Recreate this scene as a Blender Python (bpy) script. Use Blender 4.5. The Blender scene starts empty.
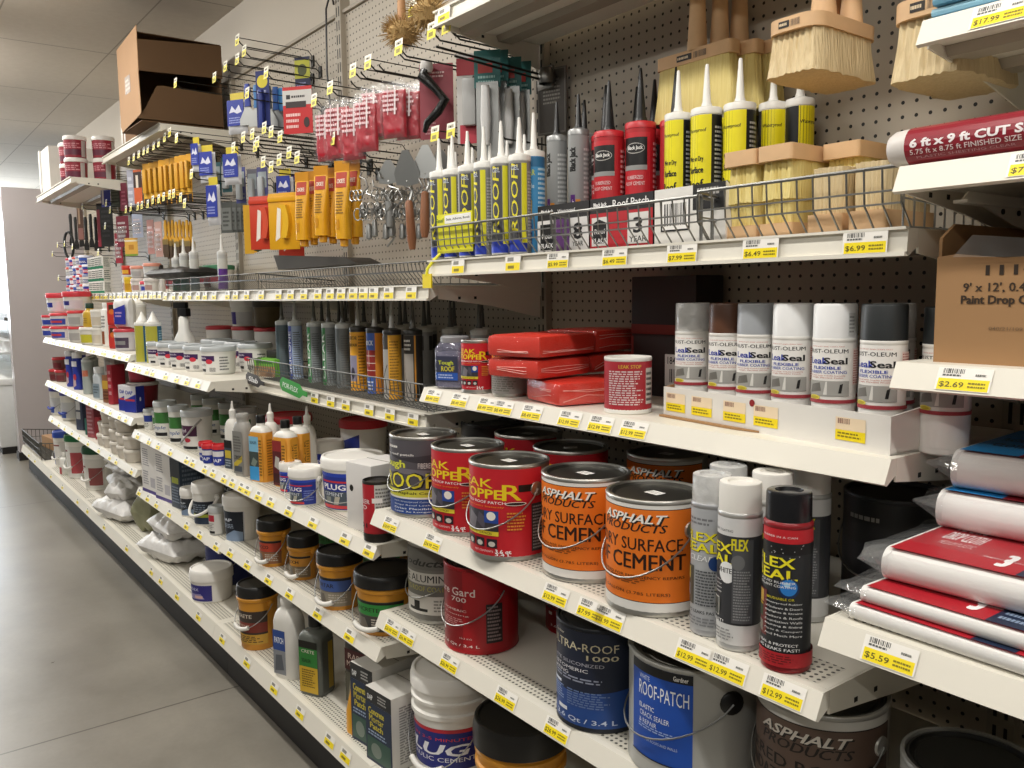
EXPO = -0.06; WORLD = .2; LY = -1.15; WINE = 9.; SIDE = .34; ROW2 = .6
LIGHTS = [(-12, 16), (-10.2, 18), (-8.0, 19), (-6.2, 17), (-4.2, 17), (-2.2, 17), (-.4, 16), (1.4, 14)]
import bpy, bmesh, math, random
from mathutils import Vector, Matrix, noise
random.seed(11)
PI = math.pi
COL = bpy.context.scene.collection
DG = None

# ------------------------------------------------------------------ materials
def lin(h):
    h = h.lstrip('#'); c = [int(h[i:i+2], 16)/255 for i in (0, 2, 4)]
    return tuple(x/12.92 if x <= .04045 else ((x+.055)/1.055)**2.4 for x in c) + (1,)
MATS = {}
def base_mat(name):
    m = bpy.data.materials.new(name); m.use_nodes = True
    nt = m.node_tree; b = nt.nodes['Principled BSDF']
    return m, nt, b
def C(hexc, rough=.45, metal=0., var=.06, scale=18., bump=0., spec=.5, emit=0):
    """procedural paint / plastic / print: base colour mottled by noise"""
    key = (hexc, rough, metal, var, scale, bump, spec, emit)
    if key in MATS: return MATS[key]
    m, nt, b = base_mat('surface_' + hexc.lstrip('#'))
    tc = nt.nodes.new('ShaderNodeTexCoord'); nz = nt.nodes.new('ShaderNodeTexNoise')
    nz.inputs['Scale'].default_value = scale; nz.inputs['Detail'].default_value = 3
    nt.links.new(tc.outputs['Object'], nz.inputs['Vector'])
    mx = nt.nodes.new('ShaderNodeMix'); mx.data_type = 'RGBA'
    c = lin(hexc)
    mx.inputs['A'].default_value = tuple(x*(1-var) for x in c[:3])+(1,)
    mx.inputs['B'].default_value = tuple(min(1, x*(1+var)) for x in c[:3])+(1,)
    nt.links.new(nz.outputs['Fac'], mx.inputs['Factor'])
    nt.links.new(mx.outputs['Result'], b.inputs['Base Color'])
    b.inputs['Roughness'].default_value = rough; b.inputs['Metallic'].default_value = metal
    b.inputs['Specular IOR Level'].default_value = spec
    if bump:
        bp = nt.nodes.new('ShaderNodeBump'); bp.inputs['Strength'].default_value = bump; bp.inputs['Distance'].default_value = .004
        nt.links.new(nz.outputs['Fac'], bp.inputs['Height']); nt.links.new(bp.outputs['Normal'], b.inputs['Normal'])
    if emit:
        nt.links.new(mx.outputs['Result'], b.inputs['Emission Color']); b.inputs['Emission Strength'].default_value = emit
    MATS[key] = m; return m
def grid_math(nt, op, a, b=None):
    n = nt.nodes.new('ShaderNodeMath'); n.operation = op
    for i, x in enumerate((a, b)):
        if x is None: continue
        if isinstance(x, (int, float)): n.inputs[i].default_value = x
        else: nt.links.new(x, n.inputs[i])
    return n.outputs[0]
def dots_mat(name, hexc, axes, px, pz, rad, ox=0., oz=0., lim=None, rough=.5, dark='#0b0a08', stag=False):
    """sheet with a grid of round punched holes (object coordinates)"""
    m, nt, b = base_mat(name)
    tc = nt.nodes.new('ShaderNodeTexCoord'); sp = nt.nodes.new('ShaderNodeSeparateXYZ')
    nt.links.new(tc.outputs['Object'], sp.inputs[0])
    A, B = sp.outputs[axes[0]], sp.outputs[axes[1]]
    a = grid_math(nt, 'DIVIDE', grid_math(nt, 'SUBTRACT', A, ox), px)
    c = grid_math(nt, 'DIVIDE', grid_math(nt, 'SUBTRACT', B, oz), pz)
    if stag:
        a = grid_math(nt, 'ADD', a, grid_math(nt, 'MULTIPLY', grid_math(nt, 'MODULO', grid_math(nt, 'FLOOR', c), 2.), .5))
    fa = grid_math(nt, 'MULTIPLY', grid_math(nt, 'SUBTRACT', grid_math(nt, 'FRACT', a), .5), px)
    fc = grid_math(nt, 'MULTIPLY', grid_math(nt, 'SUBTRACT', grid_math(nt, 'FRACT', c), .5), pz)
    d = grid_math(nt, 'SQRT', grid_math(nt, 'ADD', grid_math(nt, 'MULTIPLY', fa, fa), grid_math(nt, 'MULTIPLY', fc, fc)))
    hole = grid_math(nt, 'LESS_THAN', d, rad)
    if lim:
        hole = grid_math(nt, 'MULTIPLY', hole, grid_math(nt, 'LESS_THAN', B, lim[1]))
        hole = grid_math(nt, 'MULTIPLY', hole, grid_math(nt, 'GREATER_THAN', B, lim[0]))
    nz = nt.nodes.new('ShaderNodeTexNoise'); nz.inputs['Scale'].default_value = 3; nz.inputs['Detail'].default_value = 5
    nt.links.new(tc.outputs['Object'], nz.inputs['Vector'])
    c0 = lin(hexc); m0 = nt.nodes.new('ShaderNodeMix'); m0.data_type = 'RGBA'
    m0.inputs['A'].default_value = tuple(x*.92 for x in c0[:3])+(1,); m0.inputs['B'].default_value = tuple(min(1, x*1.05) for x in c0[:3])+(1,)
    nt.links.new(nz.outputs['Fac'], m0.inputs['Factor'])
    mx = nt.nodes.new('ShaderNodeMix'); mx.data_type = 'RGBA'
    nt.links.new(hole, mx.inputs['Factor']); nt.links.new(m0.outputs['Result'], mx.inputs['A']); mx.inputs['B'].default_value = lin(dark)
    nt.links.new(mx.outputs['Result'], b.inputs['Base Color']); b.inputs['Roughness'].default_value = rough
    return m
def film_mat(name, tint='#ffffff', alpha=.25, rough=.12, gloss=.07):
    """clear plastic: mostly see-through, faintly milky, with wrinkled reflections"""
    m, nt, b = base_mat(name)
    out = nt.nodes['Material Output']; tr = nt.nodes.new('ShaderNodeBsdfTransparent'); mx = nt.nodes.new('ShaderNodeMixShader')
    gl = nt.nodes.new('ShaderNodeBsdfGlossy'); gl.inputs['Roughness'].default_value = rough; m2 = nt.nodes.new('ShaderNodeMixShader')
    tc = nt.nodes.new('ShaderNodeTexCoord'); nz = nt.nodes.new('ShaderNodeTexNoise'); nz.inputs['Scale'].default_value = 30; nz.inputs['Detail'].default_value = 4
    nt.links.new(tc.outputs['Object'], nz.inputs['Vector'])
    bp = nt.nodes.new('ShaderNodeBump'); bp.inputs['Strength'].default_value = .6; bp.inputs['Distance'].default_value = .01
    nt.links.new(nz.outputs['Fac'], bp.inputs['Height']); nt.links.new(bp.outputs['Normal'], b.inputs['Normal']); nt.links.new(bp.outputs['Normal'], gl.inputs['Normal'])
    b.inputs['Base Color'].default_value = lin(tint); b.inputs['Roughness'].default_value = rough
    f = grid_math(nt, 'MULTIPLY', grid_math(nt, 'ADD', nz.outputs['Fac'], .5), alpha)
    nt.links.new(f, mx.inputs[0]); nt.links.new(tr.outputs[0], mx.inputs[1]); nt.links.new(b.outputs[0], mx.inputs[2])
    m2.inputs[0].default_value = gloss; nt.links.new(mx.outputs[0], m2.inputs[1]); nt.links.new(gl.outputs[0], m2.inputs[2])
    nt.links.new(m2.outputs[0], out.inputs['Surface'])
    return m
def bristle_mat(name, ca, cb, axis='X', scale=260):
    m, nt, b = base_mat(name)
    tc = nt.nodes.new('ShaderNodeTexCoord'); mp = nt.nodes.new('ShaderNodeMapping')
    mp.inputs['Scale'].default_value = (scale, scale, 6)
    nz = nt.nodes.new('ShaderNodeTexNoise'); nz.inputs['Scale'].default_value = 1; nz.inputs['Detail'].default_value = 4
    nt.links.new(tc.outputs['Object'], mp.inputs[0]); nt.links.new(mp.outputs[0], nz.inputs['Vector'])
    mx = nt.nodes.new('ShaderNodeMix'); mx.data_type = 'RGBA'; mx.inputs['A'].default_value = lin(ca); mx.inputs['B'].default_value = lin(cb)
    nt.links.new(nz.outputs['Fac'], mx.inputs['Factor']); nt.links.new(mx.outputs['Result'], b.inputs['Base Color'])
    bp = nt.nodes.new('ShaderNodeBump'); bp.inputs['Strength'].default_value = .9; bp.inputs['Distance'].default_value = .004
    nt.links.new(nz.outputs['Fac'], bp.inputs['Height']); nt.links.new(bp.outputs['Normal'], b.inputs['Normal'])
    b.inputs['Roughness'].default_value = .7; return m

WHITE = C('#e9e6df', .4); BLACK = C('#121212', .35); TIN = C('#cfcdc6', .36, 1., .08, 40); TAGW = C('#f4f0e8', .6); TAGY = C('#f7e21a', .5)
INK = C('#1b1a18', .6); WIRE = C('#6d6e6c', .45, .9); BWIRE = C('#25241f', .4, .4); CHROME = C('#9d9d9a', .36, 1.)
SHELFP = C('#e6e1d4', .42, 0, .04, 6)
CARD = C('#a07a52', .8, 0, .07, 9); CARDD = C('#8a6a48', .85, 0, .07, 9)
FILM = film_mat('clear_wrap', '#ffffff', .02); FILM3 = film_mat('thin_clear_bag', '#d8dada', .05, .2, .045); FILM2 = film_mat('clear_bag', '#e8eaea', .14, .1, .12)
WOOD = C('#d7b084', .6, 0, .14, 26); WOOD2 = C('#b98a5e', .6, 0, .14, 20)
YELBR = bristle_mat('tampico_yellow', '#cdb45e', '#f2e3a0'); CREBR = bristle_mat('tampico_cream', '#c2a878', '#ecd9b0')

# ------------------------------------------------------------------ mesh builder
class MB:
    def __init__(s): s.v = []; s.f = []; s.mi = []; s.mats = []; s.sm = []
    def idx(s, m):
        if m not in s.mats: s.mats.append(m)
        return s.mats.index(m)
    def add(s, verts, faces, mat, smooth=True):
        o = len(s.v); s.v += [tuple(p) for p in verts]; k = s.idx(mat)
        for f in faces: s.f.append([i+o for i in f]); s.mi.append(k); s.sm.append(smooth)
        return s
    def lathe(s, prof, mat, n=28, c=(0, 0), mats=None):
        vs = []; rings = []
        for r, z in prof:
            if r < 1e-6: rings.append([len(vs)]); vs.append((c[0], c[1], z))
            else:
                rings.append(list(range(len(vs), len(vs)+n)))
                vs += [(c[0]+r*math.cos(2*PI*i/n), c[1]+r*math.sin(2*PI*i/n), z) for i in range(n)]
        o = len(s.v); s.v += vs
        for j in range(len(rings)-1):
            a, b = rings[j], rings[j+1]; k = s.idx(mats[j] if mats else mat)
            for i in range(n):
                i2 = (i+1) % n
                if len(a) == 1 and len(b) == 1: continue
                if len(a) == 1: f = [a[0], b[i2], b[i]]
                elif len(b) == 1: f = [a[i], a[i2], b[0]]
                else: f = [a[i], a[i2], b[i2], b[i]]
                s.f.append([q+o for q in f]); s.mi.append(k); s.sm.append(True)
        return s
    def box(s, x0, x1, y0, y1, z0, z1, mat, bev=0., mt=None):
        bm = bmesh.new(); bmesh.ops.create_cube(bm, size=1)
        for v in bm.verts: v.co = Vector(((x0+x1)/2+v.co.x*(x1-x0), (y0+y1)/2+v.co.y*(y1-y0), (z0+z1)/2+v.co.z*(z1-z0)))
        if bev: bmesh.ops.bevel(bm, geom=list(bm.edges), offset=bev, segments=2, profile=.6, affect='EDGES')
        if mt: bm.transform(mt)
        s.bm(bm, mat, bool(bev)); return s
    def bm(s, bm, mat, smooth=True):
        bm.verts.index_update()
        s.add([v.co[:] for v in bm.verts], [[v.index for v in f.verts] for f in bm.faces], mat, smooth); bm.free()
    def tube(s, pts, r, mat, n=6, closed=False):
        pts = [Vector(p) for p in pts]; vs = []; N = len(pts); rr = r if isinstance(r, (list, tuple)) else [r]*N
        up = None
        for i, p in enumerate(pts):
            a = pts[i-1] if (i > 0 or closed) else p; b = pts[(i+1) % N] if (i < N-1 or closed) else p
            t = (b-a).normalized()
            if up is None: up = Vector((0, 0, 1)) if abs(t.z) < .9 else Vector((1, 0, 0))
            x = up.cross(t).normalized(); y = t.cross(x).normalized(); up = y
            for k in range(n):
                an = 2*PI*k/n; vs.append(p+(x*math.cos(an)+y*math.sin(an))*rr[i])
        fs = []
        for i in range(N if closed else N-1):
            j = (i+1) % N
            for k in range(n): fs.append([i*n+k, i*n+(k+1) % n, j*n+(k+1) % n, j*n+k])
        if not closed: fs += [list(range(n))[::-1], list(range((N-1)*n, N*n))]
        return s.add(vs, fs, mat)
    def loft(s, secs, mat, cap=True, smooth=True, mats=None):
        n = len(secs[0]); vs = [p for q in secs for p in q]; o = len(s.v); s.v += [tuple(p) for p in vs]
        for j in range(len(secs)-1):
            k = s.idx(mats[j] if mats else mat)
            for i in range(n):
                i2 = (i+1) % n; s.f.append([o+j*n+i, o+j*n+i2, o+(j+1)*n+i2, o+(j+1)*n+i]); s.mi.append(k); s.sm.append(smooth)
        if cap:
            s.f.append([o+i for i in range(n)][::-1]); s.mi.append(s.idx(mat)); s.sm.append(False)
            s.f.append([o+(len(secs)-1)*n+i for i in range(n)]); s.mi.append(s.idx(mats[-1] if mats else mat)); s.sm.append(False)
        return s
    def prism(s, poly, a, b, plane, mat):
        """poly in 2 axes, swept between a and b along the third; plane 'xz','yz','xy'"""
        def P(u, v, w): return {'xz': (u, w, v), 'yz': (w, u, v), 'xy': (u, v, w)}[plane]
        n = len(poly); vs = [P(u, v, a) for u, v in poly]+[P(u, v, b) for u, v in poly]
        fs = [list(range(n)), list(range(n, 2*n))[::-1]]+[[i, n+i, n+(i+1) % n, (i+1) % n] for i in range(n)]
        return s.add(vs, fs, mat, False)
    def build(s, name, parent=None, loc=None, angle=40, fix=True):
        me = bpy.data.meshes.new(name); me.from_pydata(s.v, [], s.f)
        for m in s.mats: me.materials.append(m)
        me.polygons.foreach_set('material_index', s.mi); me.polygons.foreach_set('use_smooth', s.sm)
        if fix:
            b = bmesh.new(); b.from_mesh(me); bmesh.ops.recalc_face_normals(b, faces=b.faces); b.to_mesh(me); b.free()
        me.set_sharp_from_angle(angle=math.radians(angle))
        o = bpy.data.objects.new(name, me); COL.objects.link(o)
        if parent: o.parent = parent
        if loc: o.location = loc
        return o

def rrect(w, d, r, z, n=4, cx=0, cy=0):
    """rounded rectangle outline in XY at height z"""
    r = min(r, w/2-1e-4, d/2-1e-4); P = []
    for (sx, sy, a0) in ((1, 1, 0), (-1, 1, PI/2), (-1, -1, PI), (1, -1, 1.5*PI)):
        for i in range(n+1):
            a = a0+PI/2*i/n; P.append((cx+sx*(w/2-r)+r*math.cos(a), cy+sy*(d/2-r)+r*math.sin(a), z))
    return P

# ------------------------------------------------------------------ things
def props(o, label, cat, group=None):
    o['label'] = label; o['category'] = cat
    if group: o['group'] = group
    return o
def thing(name, label, cat, loc=(0, 0, 0), rz=0., group=None):
    o = bpy.data.objects.new(name, None); COL.objects.link(o); o.empty_display_size = .05
    o.location = loc; o.rotation_euler = (0, 0, rz); return props(o, label, cat, group)
def struct(mb, name, loc=None):
    o = mb.build(name, None, loc); o['kind'] = 'structure'; return o
def kids(o): return [c for c in COL.objects if c.parent == o]
KIDS = {}
def dup(root, loc, rz=0., label=None, group=None, scale=None):
    r = root.copy(); COL.objects.link(r); r.location = loc; r.rotation_euler = (root.rotation_euler[0], root.rotation_euler[1], rz)
    if label: r['label'] = label
    if group: r['group'] = group
    if scale: r.scale = scale if isinstance(scale, (tuple, list)) else (scale,)*3
    for ch in list(root.children):
        c = ch.copy(); COL.objects.link(c); c.parent = r
        for g in list(ch.children):
            d = g.copy(); COL.objects.link(d); d.parent = c
    return r
ORD = ['first', 'second', 'third', 'fourth', 'fifth', 'sixth', 'seventh', 'eighth', 'ninth', 'tenth', 'eleventh', 'twelfth', 'thirteenth', 'fourteenth', 'fifteenth', 'sixteenth', 'seventeenth', 'eighteenth', 'nineteenth', 'twentieth']
def nth(i): return ORD[i] if i < 20 else 'twenty-'+ORD[i-20]

# ------------------------------------------------------------------ lettering
GLYPH = {}
def glyphs(s, bold=0., shear=0.):
    k = (s, bold, shear)
    if k not in GLYPH:
        cu = bpy.data.curves.new('lettering', 'FONT'); cu.body = s; cu.offset = bold; cu.shear = shear; cu.resolution_u = 2; cu.fill_mode = 'FRONT'
        ob = bpy.data.objects.new('lettering', cu); COL.objects.link(ob)
        bpy.context.view_layer.update()
        me = bpy.data.meshes.new_from_object(ob.evaluated_get(bpy.context.evaluated_depsgraph_get()))
        vs = [(v.co.x, v.co.y) for v in me.vertices]; fs = [list(p.vertices) for p in me.polygons]
        bpy.data.objects.remove(ob); bpy.data.curves.remove(cu); bpy.data.meshes.remove(me)
        xs = [v[0] for v in vs] or [0]; ys = [v[1] for v in vs] or [0]
        x0, x1, y0, y1 = min(xs), max(xs), min(ys), max(ys)
        GLYPH[k] = ([((x-x0)/max(1e-6, x1-x0)-.5, (y-y0)/max(1e-6, y1-y0)-.5) for x, y in vs], fs)
    return GLYPH[k]
def m_cyl(r, a0=-PI/2):
    return lambda u, v, d: ((r+d)*math.cos(a0+u/r), (r+d)*math.sin(a0+u/r), v)
def m_cone(r0, z0, r1, z1, a0=-PI/2):
    rm = (r0+r1)/2
    def f(u, v, d):
        r = r0+(r1-r0)*(v-z0)/(z1-z0)+d; a = a0+u/rm; return (r*math.cos(a), r*math.sin(a), v)
    return f
def m_pl(o=(0, 0, 0), ux=(1, 0, 0), uz=(0, 0, 1), n=(0, -1, 0)):
    o, ux, uz, n = map(Vector, (o, ux, uz, n))
    return lambda u, v, d: (o+ux*u+uz*v+n*d)[:]
def slice_sheet(pts, fs, step):
    """cut a flat sheet into upright strips so that it can follow a round wall"""
    xs = [p[0] for p in pts]
    if max(xs)-min(xs) <= step: return pts, fs
    bm = bmesh.new(); bv = [bm.verts.new((a, b, 0)) for a, b in pts]
    for f in fs:
        try: bm.faces.new([bv[i] for i in f])
        except ValueError: pass
    nn = int((max(xs)-min(xs))/step)
    for i in range(1, nn+1):
        bmesh.ops.bisect_plane(bm, geom=bm.verts[:]+bm.edges[:]+bm.faces[:], plane_co=(min(xs)+i*step, 0, 0), plane_no=(1, 0, 0))
    bm.verts.index_update(); pts = [v.co[:2] for v in bm.verts]; fs = [[v.index for v in f.verts] for f in bm.faces]; bm.free()
    return pts, fs
def lab(mb, mf, W, z0, H, els, d0=.0004, step=.005, flat=False):
    """print a list of marks (fractions of the W x H label) on the surface mf"""
    d = d0; last = None
    for e in els:
        k = e[0]
        if last is not None and not (k in 'el' and last[0] == k and last[-1] == e[-1]): d += .0001
        last = e
        def put(pts, fs, col, dd=0.):
            if not flat: pts, fs = slice_sheet(pts, fs, step)
            mb.add([mf(a, b, d+dd) for a, b in pts], fs, C(col), True)
        if k == 'r' or k == 'bc' or k == 'l':
            bars = []
            if k == 'r': bars = [(e[1], e[2], e[3], e[4])]; col = e[5]
            elif k == 'bc':
                col = e[5] if len(e) > 5 else '#1b1a18'; rr = random.Random(str(e)); x = e[1]
                while x < e[3]:
                    w = (e[3]-e[1])*rr.choice((.02, .03, .05)); bars.append((x, e[2], min(x+w, e[3]), e[4])); x += w+(e[3]-e[1])*rr.choice((.02, .035, .05))
            else:
                col = e[5]; nr = e[6]; rr = random.Random(str(e)); hh = (e[4]-e[2])/nr
                for i in range(nr):
                    yb = e[4]-hh*(i+.75); x = e[1]; end = e[3]-(e[3]-e[1])*rr.uniform(0, .25)
                    while x < end:
                        w = (e[3]-e[1])*rr.uniform(.06, .16); bars.append((x, yb, min(x+w, end), yb+hh*.5)); x += w+(e[3]-e[1])*.03
            for (a, b, c, q) in bars:
                n = 1 if flat else max(1, math.ceil(abs(c-a)*W/step)); vs = []
                for i in range(n+1):
                    u = ((a+(c-a)*i/n)-.5)*W; vs += [mf(u, z0+b*H, d), mf(u, z0+q*H, d)]
                mb.add(vs, [[2*i, 2*i+2, 2*i+3, 2*i+1] for i in range(n)], C(col), True)
        elif k == 'e':
            n = 20; cu, cv, ru, rv = (e[1]-.5)*W, z0+e[2]*H, e[3]*W, e[4]*H
            put([(cu+ru*math.cos(2*PI*i/n), cv+rv*math.sin(2*PI*i/n)) for i in range(n)], [list(range(n))], e[5])
        elif k == 'p':
            pts = [((a-.5)*W, z0+b*H) for a, b in e[1]]; put(pts, [list(range(len(pts)))], e[2])
        elif k == 't':
            o = e[7] if len(e) > 7 else {}; bd = o.get('b', .01)
            vs, fs = glyphs(e[5], min(bd, .016) if not set(e[5]) & set('MWNKRmw') else 0., o.get('sh', 0))
            w, h = (e[4]*W, e[3]*H) if o.get('rot') else (e[3]*W, e[4]*H)
            shifts = [0.] if bd <= .016 else [-(bd-.012), (bd-.012)] if bd < .045 else [-(bd-.012), 0., (bd-.012)]
            for q, sx in enumerate(shifts):     # heavy lettering: the same letters printed side by side
                s_ = sx*.75*h if not o.get('rot') else sx*.75*w
                if o.get('rot'): pts = [((e[1]-.5)*W-y*w, z0+e[2]*H+x*h+s_) for x, y in vs]
                else: pts = [((e[1]-.5)*W+x*w+s_, z0+e[2]*H+y*h) for x, y in vs]
                put(pts, fs, e[6], .00002*q)
    return mb
# ------------------------------------------------------------------ camera
sc = bpy.context.scene
cam = bpy.data.cameras.new('camera'); cam.sensor_width = 36; cam.lens = 848.52*36/1024; cam.clip_start = .02; cam.clip_end = 60
co = bpy.data.objects.new('camera', cam); COL.objects.link(co); sc.camera = co
Rx = Vector((.603083, .797597, -.011386)); Uy = Vector((-.077599, .072869, .994318)); Fw = Vector((-.793895, .598773, -.105838))
co.matrix_world = Matrix(((Rx.x, Uy.x, -Fw.x, 0), (Rx.y, Uy.y, -Fw.y, -1.51362), (Rx.z, Uy.z, -Fw.z, 1.39), (0, 0, 0, 1)))
sc.view_settings.view_transform = 'Standard'; sc.view_settings.look = 'None'; sc.view_settings.gamma = 1; sc.view_settings.use_curve_mapping = False
sc.view_settings.exposure = EXPO
sc.cycles.use_denoising = True
sc.cycles.max_bounces = 6; sc.cycles.transparent_max_bounces = 12; sc.cycles.caustics_reflective = False; sc.cycles.caustics_refractive = False
sc.cycles.sample_clamp_indirect = 4

# ------------------------------------------------------------------ light
w = bpy.data.worlds.new('store_air'); sc.world = w; w.use_nodes = True
w.node_tree.nodes['Background'].inputs[0].default_value = lin('#d6d3cc'); w.node_tree.nodes['Background'].inputs[1].default_value = WORLD
def area(x, y, z, sx, sy, e, col=(1, .975, .925), rot=(0, 0, 0)):
    l = bpy.data.lights.new('fluorescent_light', 'AREA'); l.shape = 'RECTANGLE'; l.size = sx; l.size_y = sy; l.energy = e; l.color = col
    o = bpy.data.objects.new('fluorescent_light', l); COL.objects.link(o); o.location = (x, y, z); o.rotation_euler = rot; return o
for x, e in LIGHTS:        # bare-tube strip fixtures: they shine down, to both sides and a little up
    area(x, LY, 2.74, 1.2, .12, e, rot=(0, 0, 0)); area(x, LY+.02, 2.75, 1.2, .08, e*SIDE, rot=(math.radians(70), 0, 0)); area(x, LY-.02, 2.75, 1.2, .08, e*SIDE, rot=(math.radians(-70), 0, 0))
    area(x+.6, -2.9, 2.74, 1.2, .12, e*ROW2, rot=(0, 0, 0)); area(x+.6, -2.88, 2.75, 1.2, .08, e*SIDE*ROW2, rot=(math.radians(70), 0, 0))      # next row of strips

# ------------------------------------------------------------------ setting
def floor_mat():
    m, nt, b = base_mat('polished_concrete')
    tc = nt.nodes.new('ShaderNodeTexCoord'); sp = nt.nodes.new('ShaderNodeSeparateXYZ'); nt.links.new(tc.outputs['Object'], sp.inputs[0])
    n1 = nt.nodes.new('ShaderNodeTexNoise'); n1.inputs['Scale'].default_value = 1.7; n1.inputs['Detail'].default_value = 6; n1.inputs['Roughness'].default_value = .62
    n2 = nt.nodes.new('ShaderNodeTexNoise'); n2.inputs['Scale'].default_value = 60; n2.inputs['Detail'].default_value = 3
    for n in (n1, n2): nt.links.new(tc.outputs['Object'], n.inputs['Vector'])
    r1 = nt.nodes.new('ShaderNodeValToRGB'); r1.color_ramp.elements[0].position = .35; r1.color_ramp.elements[1].position = .68
    r1.color_ramp.elements[0].color = lin('#7b766c'); r1.color_ramp.elements[1].color = lin('#928c81')
    nt.links.new(n1.outputs['Fac'], r1.inputs[0])
    mx = nt.nodes.new('ShaderNodeMix'); mx.data_type = 'RGBA'; mx.blend_type = 'MULTIPLY'; mx.inputs['Factor'].default_value = .12
    nt.links.new(r1.outputs[0], mx.inputs['A']); nt.links.new(n2.outputs['Fac'], mx.inputs['B'])
    # saw-cut joint across the aisle, repeated every 3.6 m
    fx = grid_math(nt, 'FRACT', grid_math(nt, 'DIVIDE', grid_math(nt, 'ADD', sp.outputs[0], 2.928+36), 3.6))
    j = grid_math(nt, 'LESS_THAN', grid_math(nt, 'ABSOLUTE', grid_math(nt, 'SUBTRACT', grid_math(nt, 'FRACT', grid_math(nt, 'ADD', fx, .5)), .5)), .0011)
    m2 = nt.nodes.new('ShaderNodeMix'); m2.data_type = 'RGBA'; nt.links.new(grid_math(nt, 'MULTIPLY', j, .75), m2.inputs['Factor']); nt.links.new(mx.outputs['Result'], m2.inputs['A']); m2.inputs['B'].default_value = lin('#3a332a')
    nt.links.new(m2.outputs['Result'], b.inputs['Base Color'])
    ro = nt.nodes.new('ShaderNodeMapRange'); ro.inputs['To Min'].default_value = .2; ro.inputs['To Max'].default_value = .42
    nt.links.new(n1.outputs['Fac'], ro.inputs['Value']); nt.links.new(ro.outputs[0], b.inputs['Roughness'])
    return m
def ceil_mat():
    m, nt, b = base_mat('ceiling_tiles')
    tc = nt.nodes.new('ShaderNodeTexCoord'); sp = nt.nodes.new('ShaderNodeSeparateXYZ'); nt.links.new(tc.outputs['Object'], sp.inputs[0])
    def line(ax, off, per, w):
        f = grid_math(nt, 'FRACT', grid_math(nt, 'DIVIDE', grid_math(nt, 'ADD', sp.outputs[ax], off), per))
        return grid_math(nt, 'LESS_THAN', f, w/per)
    g = grid_math(nt, 'MAXIMUM', line(0, 5.55+122, 1.22, .012), line(1, .28+61, .61, .008))
    nz = nt.nodes.new('ShaderNodeTexNoise'); nz.inputs['Scale'].default_value = 30; nz.inputs['Detail'].default_value = 4; nt.links.new(tc.outputs['Object'], nz.inputs['Vector'])
    mx = nt.nodes.new('ShaderNodeMix'); mx.data_type = 'RGBA'; mx.inputs['A'].default_value = lin('#c0b7a9'); mx.inputs['B'].default_value = lin('#ccc4b7'); nt.links.new(nz.outputs['Fac'], mx.inputs['Factor'])
    m2 = nt.nodes.new('ShaderNodeMix'); m2.data_type = 'RGBA'; nt.links.new(grid_math(nt, 'MULTIPLY', g, .8), m2.inputs['Factor']); nt.links.new(mx.outputs['Result'], m2.inputs['A']); m2.inputs['B'].default_value = lin('#8d8578')
    nt.links.new(m2.outputs['Result'], b.inputs['Base Color']); b.inputs['Roughness'].default_value = .9
    return m
struct(MB().add([(-16, -5, 0), (4, -5, 0), (4, 2, 0), (-16, 2, 0)], [[0, 1, 2, 3]], floor_mat(), False), 'floor')
struct(MB().add([(-16, -5, 2.82), (4, -5, 2.82), (4, 2, 2.82), (-16, 2, 2.82)], [[0, 1, 2, 3]], ceil_mat(), False), 'ceiling')
WALLP = C('#c9c0b2', .8, 0, .03, 4)
struct(MB().box(-8.4, 2.5, .05, .15, 0, 2.82, WALLP), 'wall_back')
# lavender-grey end panel closing the aisle, with a dark plinth
struct(MB().box(-8.5, -8.36, -.555, .6, 0, 2.33, C('#bbb4b5', .25, 0, .03, 3)), 'wall_end')
struct(MB().box(-8.505, -8.345, -.565, .6, 0, .07, C('#2b2724', .5)), 'baseboard_end')
struct(MB().box(-13.2, -13, -5, 2, 0, 2.82, C('#b9b2a8', .8, 0, .03, 3)), 'wall_far')
wf = struct(MB().box(-13, -12.95, -3.4, .65, .95, 1.02, WHITE).box(-13, -12.95, -3.4, .65, 2.5, 2.56, WHITE).box(-13, -12.95, -3.4, -3.34, .95, 2.56, WHITE).box(-13, -12.95, .6, .65, .95, 2.56, WHITE).box(-13, -12.95, -1.8, -1.74, 1.02, 2.5, WHITE), 'window_1')
pane = MB().box(-12.99, -12.98, -3.36, .62, 1, 2.52, C('#e6eff8', .3, 0, .05, 2, emit=WINE)).build('pane', wf)

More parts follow.
